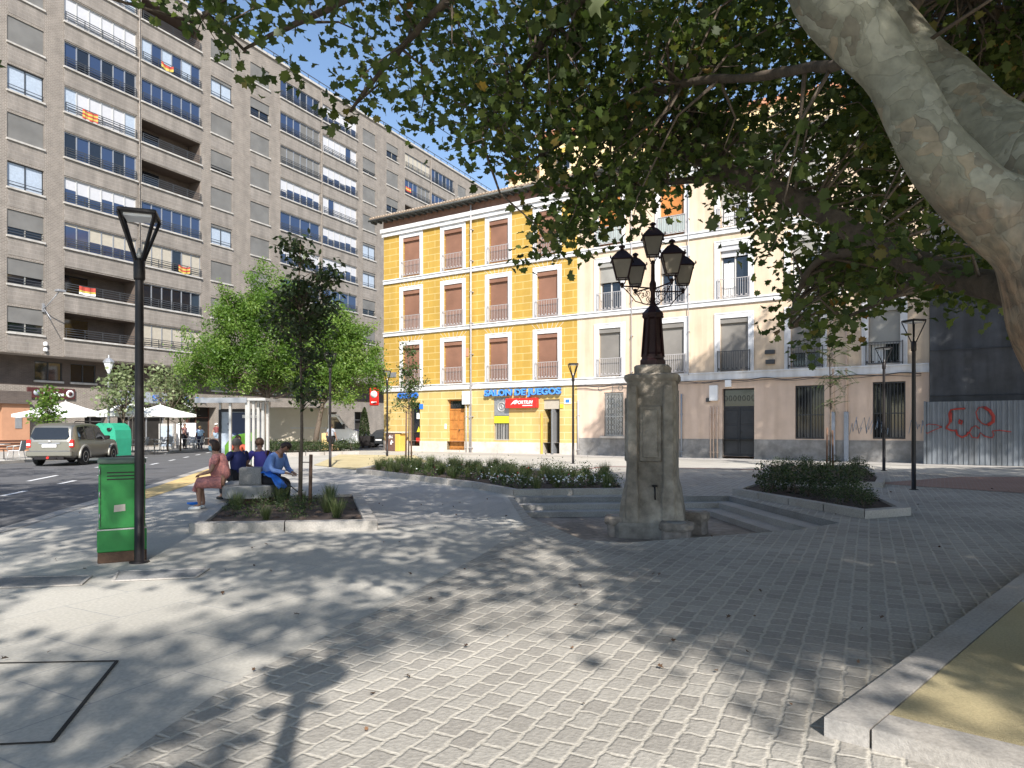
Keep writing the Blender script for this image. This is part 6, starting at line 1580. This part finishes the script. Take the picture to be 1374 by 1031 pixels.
# ---------------------------------------------------------------- street trees
def crown_tree(label,base,trunk_pts,blobs,lsize,per,material,shape=OVAL,group=None,name='tree',nm='crown',sig=.30,branches=True,seed=1,bark=None,flat=.35,shell=.45):
    r=empty(name,base,0,label,'tree',group); g=np.random.default_rng(seed)
    mb=MB(); mb.tube([p[:3] for p in trunk_pts],[p[3] for p in trunk_pts],9); 
    C=[];top=Vector(trunk_pts[-1][:3])
    for (cx,cy,cz,rx,ry,rz,n) in blobs:
        d=g.normal(size=(n,3)); d/=np.linalg.norm(d,axis=1)[:,None]; rad=g.random(n)**shell
        lump=1+.16*np.sin(d[:,0]*5+cx)+.14*np.cos(d[:,2]*6+cy)+.1*np.sin(d[:,1]*9)
        cc=np.stack([cx+d[:,0]*rx*rad*lump,cy+d[:,1]*ry*rad*lump,cz+d[:,2]*rz*rad*lump],1); C.append(cc)
    C=np.concatenate(C)
    if branches:
        bt=[Vector(p[:3]) for p in trunk_pts]
        idx=g.choice(len(C),min(len(C),46),replace=False)
        for i in idx:
            c=Vector(C[i]); s=bt[-1] if g.random()<.6 else bt[-2].lerp(bt[-1],g.random()); m_=s.lerp(c,.5)+Vector((0,0,-.12*(c-s).length))+Vector(g.normal(size=3)*.1)
            r0=trunk_pts[-1][3]*.55; mb.tube([s,m_,c],[r0,r0*.55,.012],5)
    mb.build('trunk',bark or M['bark_young'],r)
    P=np.repeat(C,per,axis=0)+g.normal(size=(len(C)*per,3))*sig
    leafmesh(nm,P,g.uniform(lsize*.7,lsize*1.25,len(P)),shape,material,r,flat=flat,rnd=np.clip(np.repeat(g.random(len(C)),per)*.6+g.random(len(P))*.4,0,1))
    return r
crown_tree('large bright green tree left of the two behind the bus shelter',(-15.4,42.5,0),[(0,0,0,.20),(.1,0,1.6,.17),(.25,.1,3.2,.15),(.2,0,4.6,.12)],
  [(-.3,0,6.9,3.5,3.2,2.7,150),(.1,0,9.5,2.1,2.1,1.9,70),(-2.4,-.5,5.3,2.7,2.2,1.7,80),(2.0,0,5.6,2.6,2.2,2.0,80),(-3.1,0,6.4,1.3,1.3,1.1,22),(1.3,0,8.6,1.9,1.8,1.5,50),(-1.6,0,8.6,1.5,1.5,1.3,36)],.17,110,M['leaf_bright'],seed=2,sig=.24,group='bright green trees by the bus shelter',shell=.42)
crown_tree('bright green tree with leaning trunk, right of the two by the cars',(-12.5,43.2,0),[(0,0,0,.20),(.25,0,1.5,.16),(.55,0,3.0,.14),(.75,0,4.4,.10)],
  [(.8,0,5.9,3.2,2.8,2.3,130),(1.2,0,7.9,2.0,2.0,1.3,60),(2.6,0,4.9,2.1,2.0,1.5,60),(-.9,0,4.9,2.1,2.0,1.4,46),(2.6,0,6.6,1.4,1.4,1.2,30)],.17,110,M['leaf_bright'],seed=3,sig=.24,group='bright green trees by the bus shelter',shell=.42)
# small pale street plane trees on the far pavement
for u,D,h,w_,l,sd in ((165,37.5,4.9,1.25,'small pale leaved tree behind the silver car, right of the street lamp',5),(225,42,5.6,1.5,'pale leaved tree drooping over the grey shop fascia',6),(242,43,4.4,1.1,'low pale leaved tree left of the dark entrance',7)):
    crown_tree(l,at(u,D,.12),[(0,0,0,.06),(.03,0,1.5,.055),(0,.02,2.4,.045)],[(0,0,h*.68,w_,w_,h*.24,26),(.2,0,h*.85,w_*.6,w_*.6,h*.14,9)],.22,26,M['leaf_pale'],LOBE_S,seed=sd,sig=.26,group='small pale trees of the far pavement')
crown_tree('young bright green tree just left of and behind the silver car',at(64,33,.12),[(0,0,0,.05),(.02,0,1.3,.04),(0,0,1.9,.03)],[(0,0,2.1,.75,.7,.55,22),(.0,0,2.9,.45,.4,.35,9)],.17,30,M['leaf_bright'],LOBE_S,seed=9,sig=.17)
# staked saplings
def sapling(label,base,stakes,trunk,fol,lsize,per,material,shape,seed,sig=.12,compound=False,branch=True):
    r=empty('sapling',base,0,label,'tree'); g=np.random.default_rng(seed)
    mb=MB(); mb.tube([p[:3] for p in trunk],[p[3] for p in trunk],8)
    C=[]
    for (cx,cy,cz,rx,ry,rz,n) in fol:
        d=g.normal(size=(n,3)); d/=np.linalg.norm(d,axis=1)[:,None]; C.append(np.stack([cx+d[:,0]*rx*g.random(n)**.5,cy+d[:,1]*ry*g.random(n)**.5,cz+d[:,2]*rz*g.random(n)**.5],1))
    C=np.concatenate(C); P=[];
    for c in C:
        c=Vector(c); h=min(max(.9,c.z-.35*math.hypot(c.x,c.y)-.1),trunk[-1][2]); s=Vector((0,0,h))
        # point on trunk at that height
        for a,b in zip(trunk[:-1],trunk[1:]):
            if a[2]<=h<=b[2]: t=(h-a[2])/(b[2]-a[2]); s=Vector(a[:3]).lerp(Vector(b[:3]),t)
        if branch: mb.tube([s,s.lerp(c,.6)+Vector((0,0,.02)),c],[.010,.006,.003],4)
    if compound:
        Pp=[];Rr=[];Sz=[]
        for c in C:
            for f in range(compound):
                a=g.random()*2*PI; L_=g.uniform(.35,.62); dz=g.uniform(-.40,.28)
                for q in range(15):
                    t=(q+1)/15; x_=math.cos(a)*L_*t;y_=math.sin(a)*L_*t;z_=dz*t-.12*t*t
                    for s in (-1,1):
                        Pp.append((c[0]+x_-math.sin(a)*s*.055,c[1]+y_+math.cos(a)*s*.055,c[2]+z_-.01)); Sz.append(lsize*g.uniform(.8,1.2)*(1-.4*t))
                        ya=Vector((-math.sin(a)*s+math.cos(a)*.5,math.cos(a)*s+math.sin(a)*.5,-.25)).normalized(); zn=Vector((g.normal()*.15,g.normal()*.15,1)); xa=ya.cross(zn).normalized(); zn=xa.cross(ya)
                        Rr.append([[xa.x,ya.x,zn.x],[xa.y,ya.y,zn.y],[xa.z,ya.z,zn.z]])
        leafmesh('crown',Pp,np.array(Sz),shape,material,r,rots=np.array(Rr))
    else:
        P=np.repeat(C,per,axis=0)+g.normal(size=(len(C)*per,3))*sig
        leafmesh('crown',P,g.uniform(lsize*.7,lsize*1.2,len(P)),shape,material,r,flat=.3)
    mb.build('trunk',M['bark_young'],r)
    for (x_,y_,h,tx,rad) in stakes:
        mb=MB(); mb.tube([(x_,y_,-.1),(x_+tx,y_,h)],rad,8); mb.build('stake',M['stake'],r)
    if len(stakes)>1: mb=MB(); hh=min(s[2] for s in stakes)*.85; mb.bar((stakes[0][0],stakes[0][1],hh),(stakes[1][0],stakes[1][1],hh),.05,.015); mb.build('tie',M['black_metal'],r)
    return r
x_,y_=(403-U0)/F*13.2,13.2
sapling('dark feathery sapling with two stakes in the bed beside the seated people',(x_,y_,.08),[(-.04,.10,1.05,.01,.035),(.17,.05,1.0,.02,.035)],[(0,0,0,.035),(.03,0,1.5,.03),(.0,.02,3.0,.024),(-.03,0,4.3,.016),(0,0,5.0,.008)],
  [(-.12,0,5.0,.35,.35,.14,14),(.1,0,4.75,.3,.3,.15,8),(.1,0,4.1,.55,.5,.33,34),(.5,0,4.45,.28,.3,.28,16),(-.25,0,3.9,.4,.4,.25,18),(.0,0,3.5,.65,.5,.35,36),(.5,0,3.7,.35,.3,.3,14),(.15,0,2.9,.5,.45,.4,20),(.1,0,2.2,.4,.35,.3,10)],.125,14,M['leaf_dark'],OVAL,31,sig=.10)  # dark leaf colour stands in for the backlit shade on this crown
sapling('slender conical sapling with red brown stakes before the yellow house',(G(548,625)[0],28.9,.1),[(-.12,0,2.2,.03,.035),(.12,.03,2.2,-.02,.035)],[(0,0,0,.03),(.02,0,2.0,.028),(0,0,3.6,.018),(-.02,0,5.0,.008)],
  [(0,0,4.7,.25,.25,.35,14),(0,0,4.0,.45,.4,.4,26),(.1,0,3.3,.7,.5,.45,34),(-.1,0,2.6,.6,.5,.4,24),(.35,0,3.5,.5,.3,.15,8)],.12,13,M['leaf_mid'],OVAL,32,sig=.11)
sapling('sparse staked sapling in the far bed before the pink wall',(G(1112,631)[0]-.05,25.6,.1),[(-.13,0,1.5,.02,.035),(.12,.03,1.4,-.02,.035)],[(0,0,0,.03),(.02,0,2.0,.028),(-.02,0,4.0,.018),(-.05,0,6.2,.01)],
  [(0,0,5.6,.7,.5,.5,12),(0,0,4.4,.8,.5,.5,13),(.1,0,3.3,.75,.5,.5,12),(-.1,0,2.5,.4,.4,.3,5)],.12,1,M['leaf_mid'],OVAL,33,compound=2)
# ---------------------------------------------------------------- big plane tree overhead
def barkmat():
    m,n,b=newmat('bark_plane'); L=n.links.new; tc=N(n,'ShaderNodeTexCoord')
    nz=N(n,'ShaderNodeTexNoise'); nz.inputs['Scale'].default_value=2.2; nz.inputs['Detail'].default_value=4; L(tc.outputs['Object'],nz.inputs['Vector'])
    s=N(n,'ShaderNodeVectorMath',operation='SCALE'); s.inputs['Scale'].default_value=.75; L(nz.outputs['Color'],s.inputs[0])
    ad=N(n,'ShaderNodeVectorMath',operation='ADD'); L(tc.outputs['Object'],ad.inputs[0]); L(s.outputs[0],ad.inputs[1])
    vo=N(n,'ShaderNodeTexVoronoi'); vo.inputs['Scale'].default_value=8.5; vo.feature='F1'; vo.inputs['Randomness'].default_value=1; L(ad.outputs[0],vo.inputs['Vector'])
    sp=N(n,'ShaderNodeSeparateColor'); L(vo.outputs['Color'],sp.inputs[0])
    rp=N(n,'ShaderNodeValToRGB'); rp.color_ramp.interpolation='CONSTANT'; e=rp.color_ramp.elements
    cols=[(0,(.170,.165,.120)),(.28,(.205,.20,.15)),(.45,(.185,.178,.13)),(.62,(.245,.24,.185)),(.80,(.150,.135,.098)),(.92,(.22,.185,.125))]
    while len(e)<len(cols): e.new(.5)
    for i,(p,c) in enumerate(cols): e[i].position=p; e[i].color=c4(c)
    L(sp.outputs[0],rp.inputs[0])
    ve=N(n,'ShaderNodeTexVoronoi'); ve.feature='DISTANCE_TO_EDGE'; ve.inputs['Scale'].default_value=8.5; L(ad.outputs[0],ve.inputs['Vector']); vm=N(n,'ShaderNodeMapRange'); vm.inputs['From Max'].default_value=.05; vm.inputs['To Max'].default_value=.07; L(ve.outputs['Distance'],vm.inputs[0])
    n2=N(n,'ShaderNodeTexNoise'); n2.inputs['Scale'].default_value=14; n2.inputs['Detail'].default_value=8; L(tc.outputs['Object'],n2.inputs['Vector'])
    mr=N(n,'ShaderNodeMapRange'); mr.inputs['From Min'].default_value=.3; mr.inputs['From Max'].default_value=.7; mr.inputs['To Min'].default_value=.75; mr.inputs['To Max'].default_value=1.2; L(n2.outputs['Fac'],mr.inputs[0])
    sc2=N(n,'ShaderNodeVectorMath',operation='SCALE'); L(rp.outputs[0],sc2.inputs[0]); L(mr.outputs[0],sc2.inputs['Scale'])
    # furrowed reddish bark low on the trunk
    xyz=N(n,'ShaderNodeSeparateXYZ'); L(tc.outputs['Object'],xyz.inputs[0]); m3=N(n,'ShaderNodeMapRange'); m3.inputs['From Min'].default_value=2.2; m3.inputs['From Max'].default_value=3.0; m3.inputs['To Min'].default_value=1; m3.inputs['To Max'].default_value=0
    a2=N(n,'ShaderNodeMath',operation='MULTIPLY_ADD'); a2.inputs[1].default_value=1.6; L(nz.outputs['Fac'],a2.inputs[0]); a2.inputs[2].default_value=-.8
    a3=N(n,'ShaderNodeMath',operation='ADD'); L(xyz.outputs[2],a3.inputs[0]); L(a2.outputs[0],a3.inputs[1]); L(a3.outputs[0],m3.inputs[0])
    mp=N(n,'ShaderNodeMapping'); mp.inputs['Scale'].default_value=(9,9,2.0); L(tc.outputs['Object'],mp.inputs[0]); n4=N(n,'ShaderNodeTexNoise'); n4.inputs['Scale'].default_value=2; n4.inputs['Detail'].default_value=8; L(mp.outputs[0],n4.inputs['Vector'])
    r4=N(n,'ShaderNodeValToRGB'); r4.color_ramp.elements[0].position=.38; r4.color_ramp.elements[0].color=c4((.07,.045,.03)); r4.color_ramp.elements[1].position=.62; r4.color_ramp.elements[1].color=c4((.26,.165,.10)); L(n4.outputs['Fac'],r4.inputs[0])
    mx=N(n,'ShaderNodeMix',data_type='RGBA'); L(m3.outputs[0],mx.inputs[0]); L(sc2.outputs[0],mx.inputs[6]); L(r4.outputs[0],mx.inputs[7]); L(mx.outputs[2],b.inputs['Base Color'])
    b.inputs['Roughness'].default_value=.75
    hm=N(n,'ShaderNodeMath',operation='MULTIPLY'); L(n4.outputs['Fac'],hm.inputs[0]); L(m3.outputs[0],hm.inputs[1]); h2=N(n,'ShaderNodeMath',operation='MULTIPLY_ADD'); h2.inputs[1].default_value=.25; L(n2.outputs['Fac'],h2.inputs[0]); h3=N(n,'ShaderNodeMath',operation='ADD'); L(hm.outputs[0],h3.inputs[0]); L(vm.outputs[0],h3.inputs[1]); L(h3.outputs[0],h2.inputs[2])
    bp=N(n,'ShaderNodeBump'); bp.inputs['Strength'].default_value=.7; bp.inputs['Distance'].default_value=.05; L(h2.outputs[0],bp.inputs['Height']); L(bp.outputs[0],b.inputs['Normal'])
    return m
M['bark_plane']=barkmat()
PT=empty('plane_tree',(0,0,0),0,'huge mottled plane tree leaning in from the right with canopy overhead','tree')
def spline(pts,k=6):
    out=[];n=len(pts)
    for i in range(n-1):
        p0=np.array(pts[max(0,i-1)]);p1=np.array(pts[i]);p2=np.array(pts[i+1]);p3=np.array(pts[min(n-1,i+2)])
        for j_ in range(k):
            t=j_/k; out.append(.5*((2*p1)+(-p0+p2)*t+(2*p0-5*p1+4*p2-p3)*t*t+(-p0+3*p1-3*p2+p3)*t**3))
    out.append(np.array(pts[-1])); return out
def limb(name,pts,n=20,parent=PT,lump=.02,seed=0):
    q=spline(pts,7); mb=MB(); mb.tube([tuple(p[:3]) for p in q],[p[3] for p in q],n)
    o=mb.build(name,M['bark_dark'] if name=='branch' else M['bark_plane'],parent); me=o.data; rj=np.random.default_rng(seed)
    from mathutils import noise
    for v in me.vertices:
        d=noise.noise_vector(v.co*1.7)*lump+noise.noise_vector(v.co*5)*lump*.35; v.co=v.co+d
    return [Vector(p[:3]) for p in q]
def W(u,v,D,rp): p=PP(u,v,D); return (p.x,p.y,p.z,rp/F*D)
SK=[]
SK+=limb('trunk',[(3.95,3.75,.0,.62),(3.82,3.8,.5,.48),W(1560,620,3.85,100),W(1505,505,3.88,92),W(1452,415,3.9,82),W(1392,325,3.93,64),W(1303,262,3.97,46),W(1252,200,4.0,40),W(1201,102,4.1,38),W(1121,-5,4.2,45),W(1075,-110,4.35,44),W(1045,-260,4.5,47),W(1020,-480,4.7,40),W(980,-800,5.2,28)],28,lump=.035)
SK+=limb('limb',[W(1490,440,4.05,70),W(1445,315,4.2,60),W(1380,222,4.4,50),W(1318,166,4.7,42),W(1262,110,5.0,35),W(1212,50,5.2,31),W(1168,-20,5.4,29),W(1130,-160,5.8,34),W(1120,-330,6.4,26)],22,lump=.03,seed=1)
SK+=limb('branch',[W(1460,470,4.2,36),W(1380,403,5.0,23),W(1306,379,5.6,19),W(1245,359,6.2,17),W(1180,330,6.8,14),W(1120,297,7.2,13),W(1065,265,7.6,13),W(990,238,8.1,12),W(925,208,8.6,9),W(860,190,9.0,6),W(800,180,9.4,4)],14,lump=.03,seed=2)
BR2=[[W(1165,80,4.4,9),W(1080,96,5.6,7),W(1011,104,6.3,6),W(900,118,7.3,5),W(790,170,8.3,4),W(700,225,9.0,2.5)],
 [W(1090,-60,4.4,14),W(900,-120,5.3,10),W(700,-90,6.2,8),W(500,-20,7.0,6),W(400,30,7.4,4),W(330,70,7.6,2)],
 [W(700,-90,6.2,7),W(560,40,7.0,5),W(500,110,7.4,3),W(470,150,7.6,2)],
 [W(900,-120,5.3,8),W(760,20,6.8,6),W(690,110,7.6,4),W(640,190,8.1,2.5)],
 [W(500,-20,7.0,4),W(360,-30,7.0,3),W(260,30,7.0,2)],
 [W(1206,40,5.2,12),W(1260,-20,6.5,9),W(1340,20,8,6),W(1420,80,9.5,5)],
 [W(1180,330,6.8,8),W(1100,350,7.6,5),W(1070,400,8.0,3),W(1060,440,8.2,2)],
 [W(990,238,8.1,5),W(860,250,8.6,4),W(760,280,9.0,2.5)],
 [W(1245,361,6.2,6),W(1200,395,6.8,4),W(1130,430,7.3,2)],
 [(3.0,4.6,6.2,.16),(1.0,3.5,7.5,.12),(-1.5,2.8,8.5,.08),(-4,2.5,9.0,.05)],
 [(2.8,4.6,7.0,.16),(3.5,1.5,8.5,.11),(3.0,-1.5,9.5,.06)],
 [(3.2,5.8,7.5,.14),(5.5,8.5,10,.10),(7,12,13,.06)],
 [(3.2,5.8,7.5,.14),(1,9,11,.10),(-1.5,13,14,.05)]]
for i,b in enumerate(BR2): SK+=limb('branch',b,9,lump=.03,seed=5+i)
P2=empty('plane_tree',(15.5,13.5,0),0,'second tall plane tree beyond the right frame edge shading the wall','tree')
mb=MB(); mb.tube([(0,0,0),(.2,0,2),(.1,.2,5),(-.3,0,9),(-.6,-.2,13)],[.5,.38,.33,.25,.12],14); 
for t in range(12): a=t*2.4; mb.tube([(-.1,.1,5+t*.6),(2.0*math.cos(a),2.0*math.sin(a),7+t*.7),(4.2*math.cos(a),4.2*math.sin(a),8.5+t*.7)],[.14,.09,.03],7)
mb.build('trunk',M['bark_plane'],P2)
# where the photograph shows shade, in terms of where a sun ray through a leaf cluster lands
MASK=[(245,-20),(255,5),(290,40),(340,42),(400,38),(445,40),(480,70),(500,130),(560,155),(610,190),(640,255),(672,300),(740,322),(800,300),(850,290),(880,250),(960,240),(1000,300),(1045,335),(1040,420),(1100,448),(1165,388),(1215,378),(1270,400),(1374,395),(1420,400),(1420,-20)]
LITS=[[(1150,1000),(1180,935),(1262,945),(1330,1000),(1374,1031),(1374,1100),(1150,1100)],[(250,1100),(430,905),(560,862),(640,838),(800,850),(900,905),(1000,958),(1090,950),(1120,1100)],[(40,785),(300,782),(330,812),(150,840),(20,838)]]
def hit(p):
    tg=p[2]/SUN.z; n=(-.536,-.844); d0=(p[0]+9.03)*n[0]+(p[1]-48.3)*n[1]; dn=SUN.x*n[0]+SUN.y*n[1]; tf=d0/dn
    t=min(tg,tf) if tf>0 else tg
    return (p[0]-SUN.x*t,p[1]-SUN.y*t,p[2]-SUN.z*t,tf<tg)
def Sh(p):
    x,y,z,fac=hit(p)
    if y<1.0: return .12
    u=U0+x/y*F; v=V0-(z-CH)/y*F
    if fac:
        if u<800: return 0.0
        if u>1247: return .95
        if u<1050: return .75 if v>max(470,560-(u-800)*.5) else (.35 if v>520-(u-850)*.5 else .02)
        return .97 if v>455 else (.5 if v>405 else .04)
    if u<-160 or u>1520: return .22
    if v>1031: return .2 if u>300 else .35
    for L_ in LITS:
        if in_poly(u,v,L_): return -1.0
    if in_poly(u,v,[(1160,960),(1374,930),(1374,1031),(1200,1031)]): return .15
    if v>860: return .75
    # fully shaded wedge on the right
    if u>840+(v-700)*.55 and v>640: return 1.5
    if u>900 and v>612: return .75
    if v<628: return .06 if u<700 else .4
    if v<650: return .28 if u<430 else .6
    if u<600 and v<860: return .80
    return .70
g=np.random.default_rng(5)
vis=[];lone=[]
t=0
def dens(u,v):
    if u<330: return .8
    if u<470: return .62 if v<60 else .45
    if in_poly(u,v,[(630,240),(700,205),(790,200),(790,262),(700,280),(640,300)]): return .22
    if u<640: return .5 if v<60 else .36
    if u<860: return .72
    if v>300 and u<900: return .7
    return 1.0
while len(vis)<540 and t<60000:
    t+=1; u=g.uniform(190,1400); v=g.uniform(-20,450)
    if not in_poly(u,v,MASK): continue
    if g.random()>dens(u,v): continue
    best=None
    for k in range(5):
        D=g.uniform(5.6,7.6) if u<480 else (g.uniform(6.5,9.5) if u<860 else g.uniform(7,13))
        if u>1190 and v<430: D=max(D,7.0)
        p=PP(u,v,D); s=Sh(p)+g.random()*.25
        if best is None or s>best[0]: best=(s,p)
    if best[0]<.3 and g.random()<.5: continue
    vis.append(tuple(best[1]))
for u,v,D in ((395,98,7.2),(352,112,7.0),(440,150,7.4),(466,158,7.4),(700,352,9.0)):
    p=PP(u,v,D); lone.append((p.x,p.y,p.z))
for k in range(10):
    p=PP(g.uniform(1030,1390),g.uniform(225,400),g.uniform(5.2,7.0)); u=U0+p.x/p.y*F; v=V0-(p.z-CH)/p.y*F
    if v>225+(u-1020)*.12 and v<390 and u<1215+(v-250)*1.0: vis.append(tuple(p))
hid=[];t=0
def outside(x,y,z): return z>4.7 and (y<=.4 and z>4.9 or y>.4 and (574-(z-CH)/y*F<-45 or not(-90<U0+x/y*F<1460)))
def back(tx,ty,tz,z):
    k=(z-tz)/SUN.z; return (tx+SUN.x*k,ty+SUN.y*k,z)
NG=0
while NG<3300 and t<300000:
    t+=1; ty=g.uniform(3.0,27); tx=g.uniform(-1,1)*(2.5+.85*ty)
    if g.random()>((2.5+.85*ty)/25)*max(0,Sh((tx,ty,.0)))**2.2: continue
    if min(Sh((tx,ty+.55,0)),Sh((tx,ty-.45,0)),Sh((tx-.35,ty,0)),Sh((tx+.35,ty,0)))<0: continue
    for k in range(8):
        p=back(tx,ty,0,g.uniform(4.9,15.5))
        if outside(*p): hid.append(p); NG+=1; break
NF=0
while NF<1400 and t<600000:
    t+=1; L_=g.uniform(13,44); z=g.uniform(0,9); X=-9.03+.844*L_; Y=48.3-.536*L_
    if g.random()>Sh(back(X,Y,z,z+.05))**1.6: continue
    for k in range(8):
        p=back(X,Y,z,g.uniform(11,20))
        if outside(*p) and p[1]<24: hid.append(p); NF+=1; break
print('clusters',len(vis),len(hid))
def make_crown(name,cl,per,sig,ls,parent,shape,twigs=True,origin=(0,0,0)):
    C=np.array(cl)-np.array(origin); n=len(C)*per
    # leaves hang along short drooping shoots
    k=np.arange(n)%per; P=np.repeat(C,per,axis=0); a=g.random(n)*2*PI; rr_=g.random(n)**.6*sig*1.9
    P=P+np.stack([rr_*np.cos(a),rr_*np.sin(a),g.normal(size=n)*sig*.75-.25*rr_],1)
    leafmesh(name,P,g.uniform(ls*.65,ls*1.2,n),shape,M['leaf_plane'],parent,flat=.3,fold=.5,rnd=np.clip(g.random(n)*.75+np.repeat(g.random(len(C)),per)*.25,0,1))
pale=1
make_crown("crown",vis,48,.235,.112,PT,LOBE)
make_crown('hanging_leaves',lone,11,.10,.13,PT,LOBE)
h1=[c for c in hid if c[0]<8.0 and c[2]<15.6]; h2=[c for c in hid if not(c[0]<8.0 and c[2]<15.6)]
make_crown('upper_crown',h1,36,.30,.205,PT,LOBE_S)  # unseen crown leaves, placed back along sun rays to shape the ground shade
make_crown('crown',h2,38,.38,.25,P2,LOBE_S,origin=(15.5,13.5,0))  # also out of view, clusters placed to shape shade on wall and paving
tw=MB(); skn=np.array([tuple(s) for s in SK])
for c in vis+h1[::3]:
    c=np.array(c); d=np.linalg.norm(skn-c,axis=1); i=int(np.argmin(d)); s=Vector(skn[i]); c=Vector(c)
    if d[i]>3.2: s=c+(s-c).normalized()*1.3
    m_=s.lerp(c,.5)+Vector(g.normal(size=3)*.12)+Vector((0,0,.12)); tw.tube([s,m_,c,c+Vector((g.normal()*.2,g.normal()*.2,-.2))],[.020,.012,.007,.003],4)
tmp=tw.build('twigs',M['bark_young'],PT); cm=bpy.data.objects['upper_crown'].data; bm=bmesh.new(); bm.from_mesh(cm); n0=len(bm.faces); bm.from_mesh(tmp.data); bm.faces.ensure_lookup_table()
for i in range(n0,len(bm.faces)): bm.faces[i].material_index=1
bm.to_mesh(cm); bm.free(); cm.materials.append(M['bark_young']); bpy.data.objects.remove(tmp)
# far poplar row end closing the street
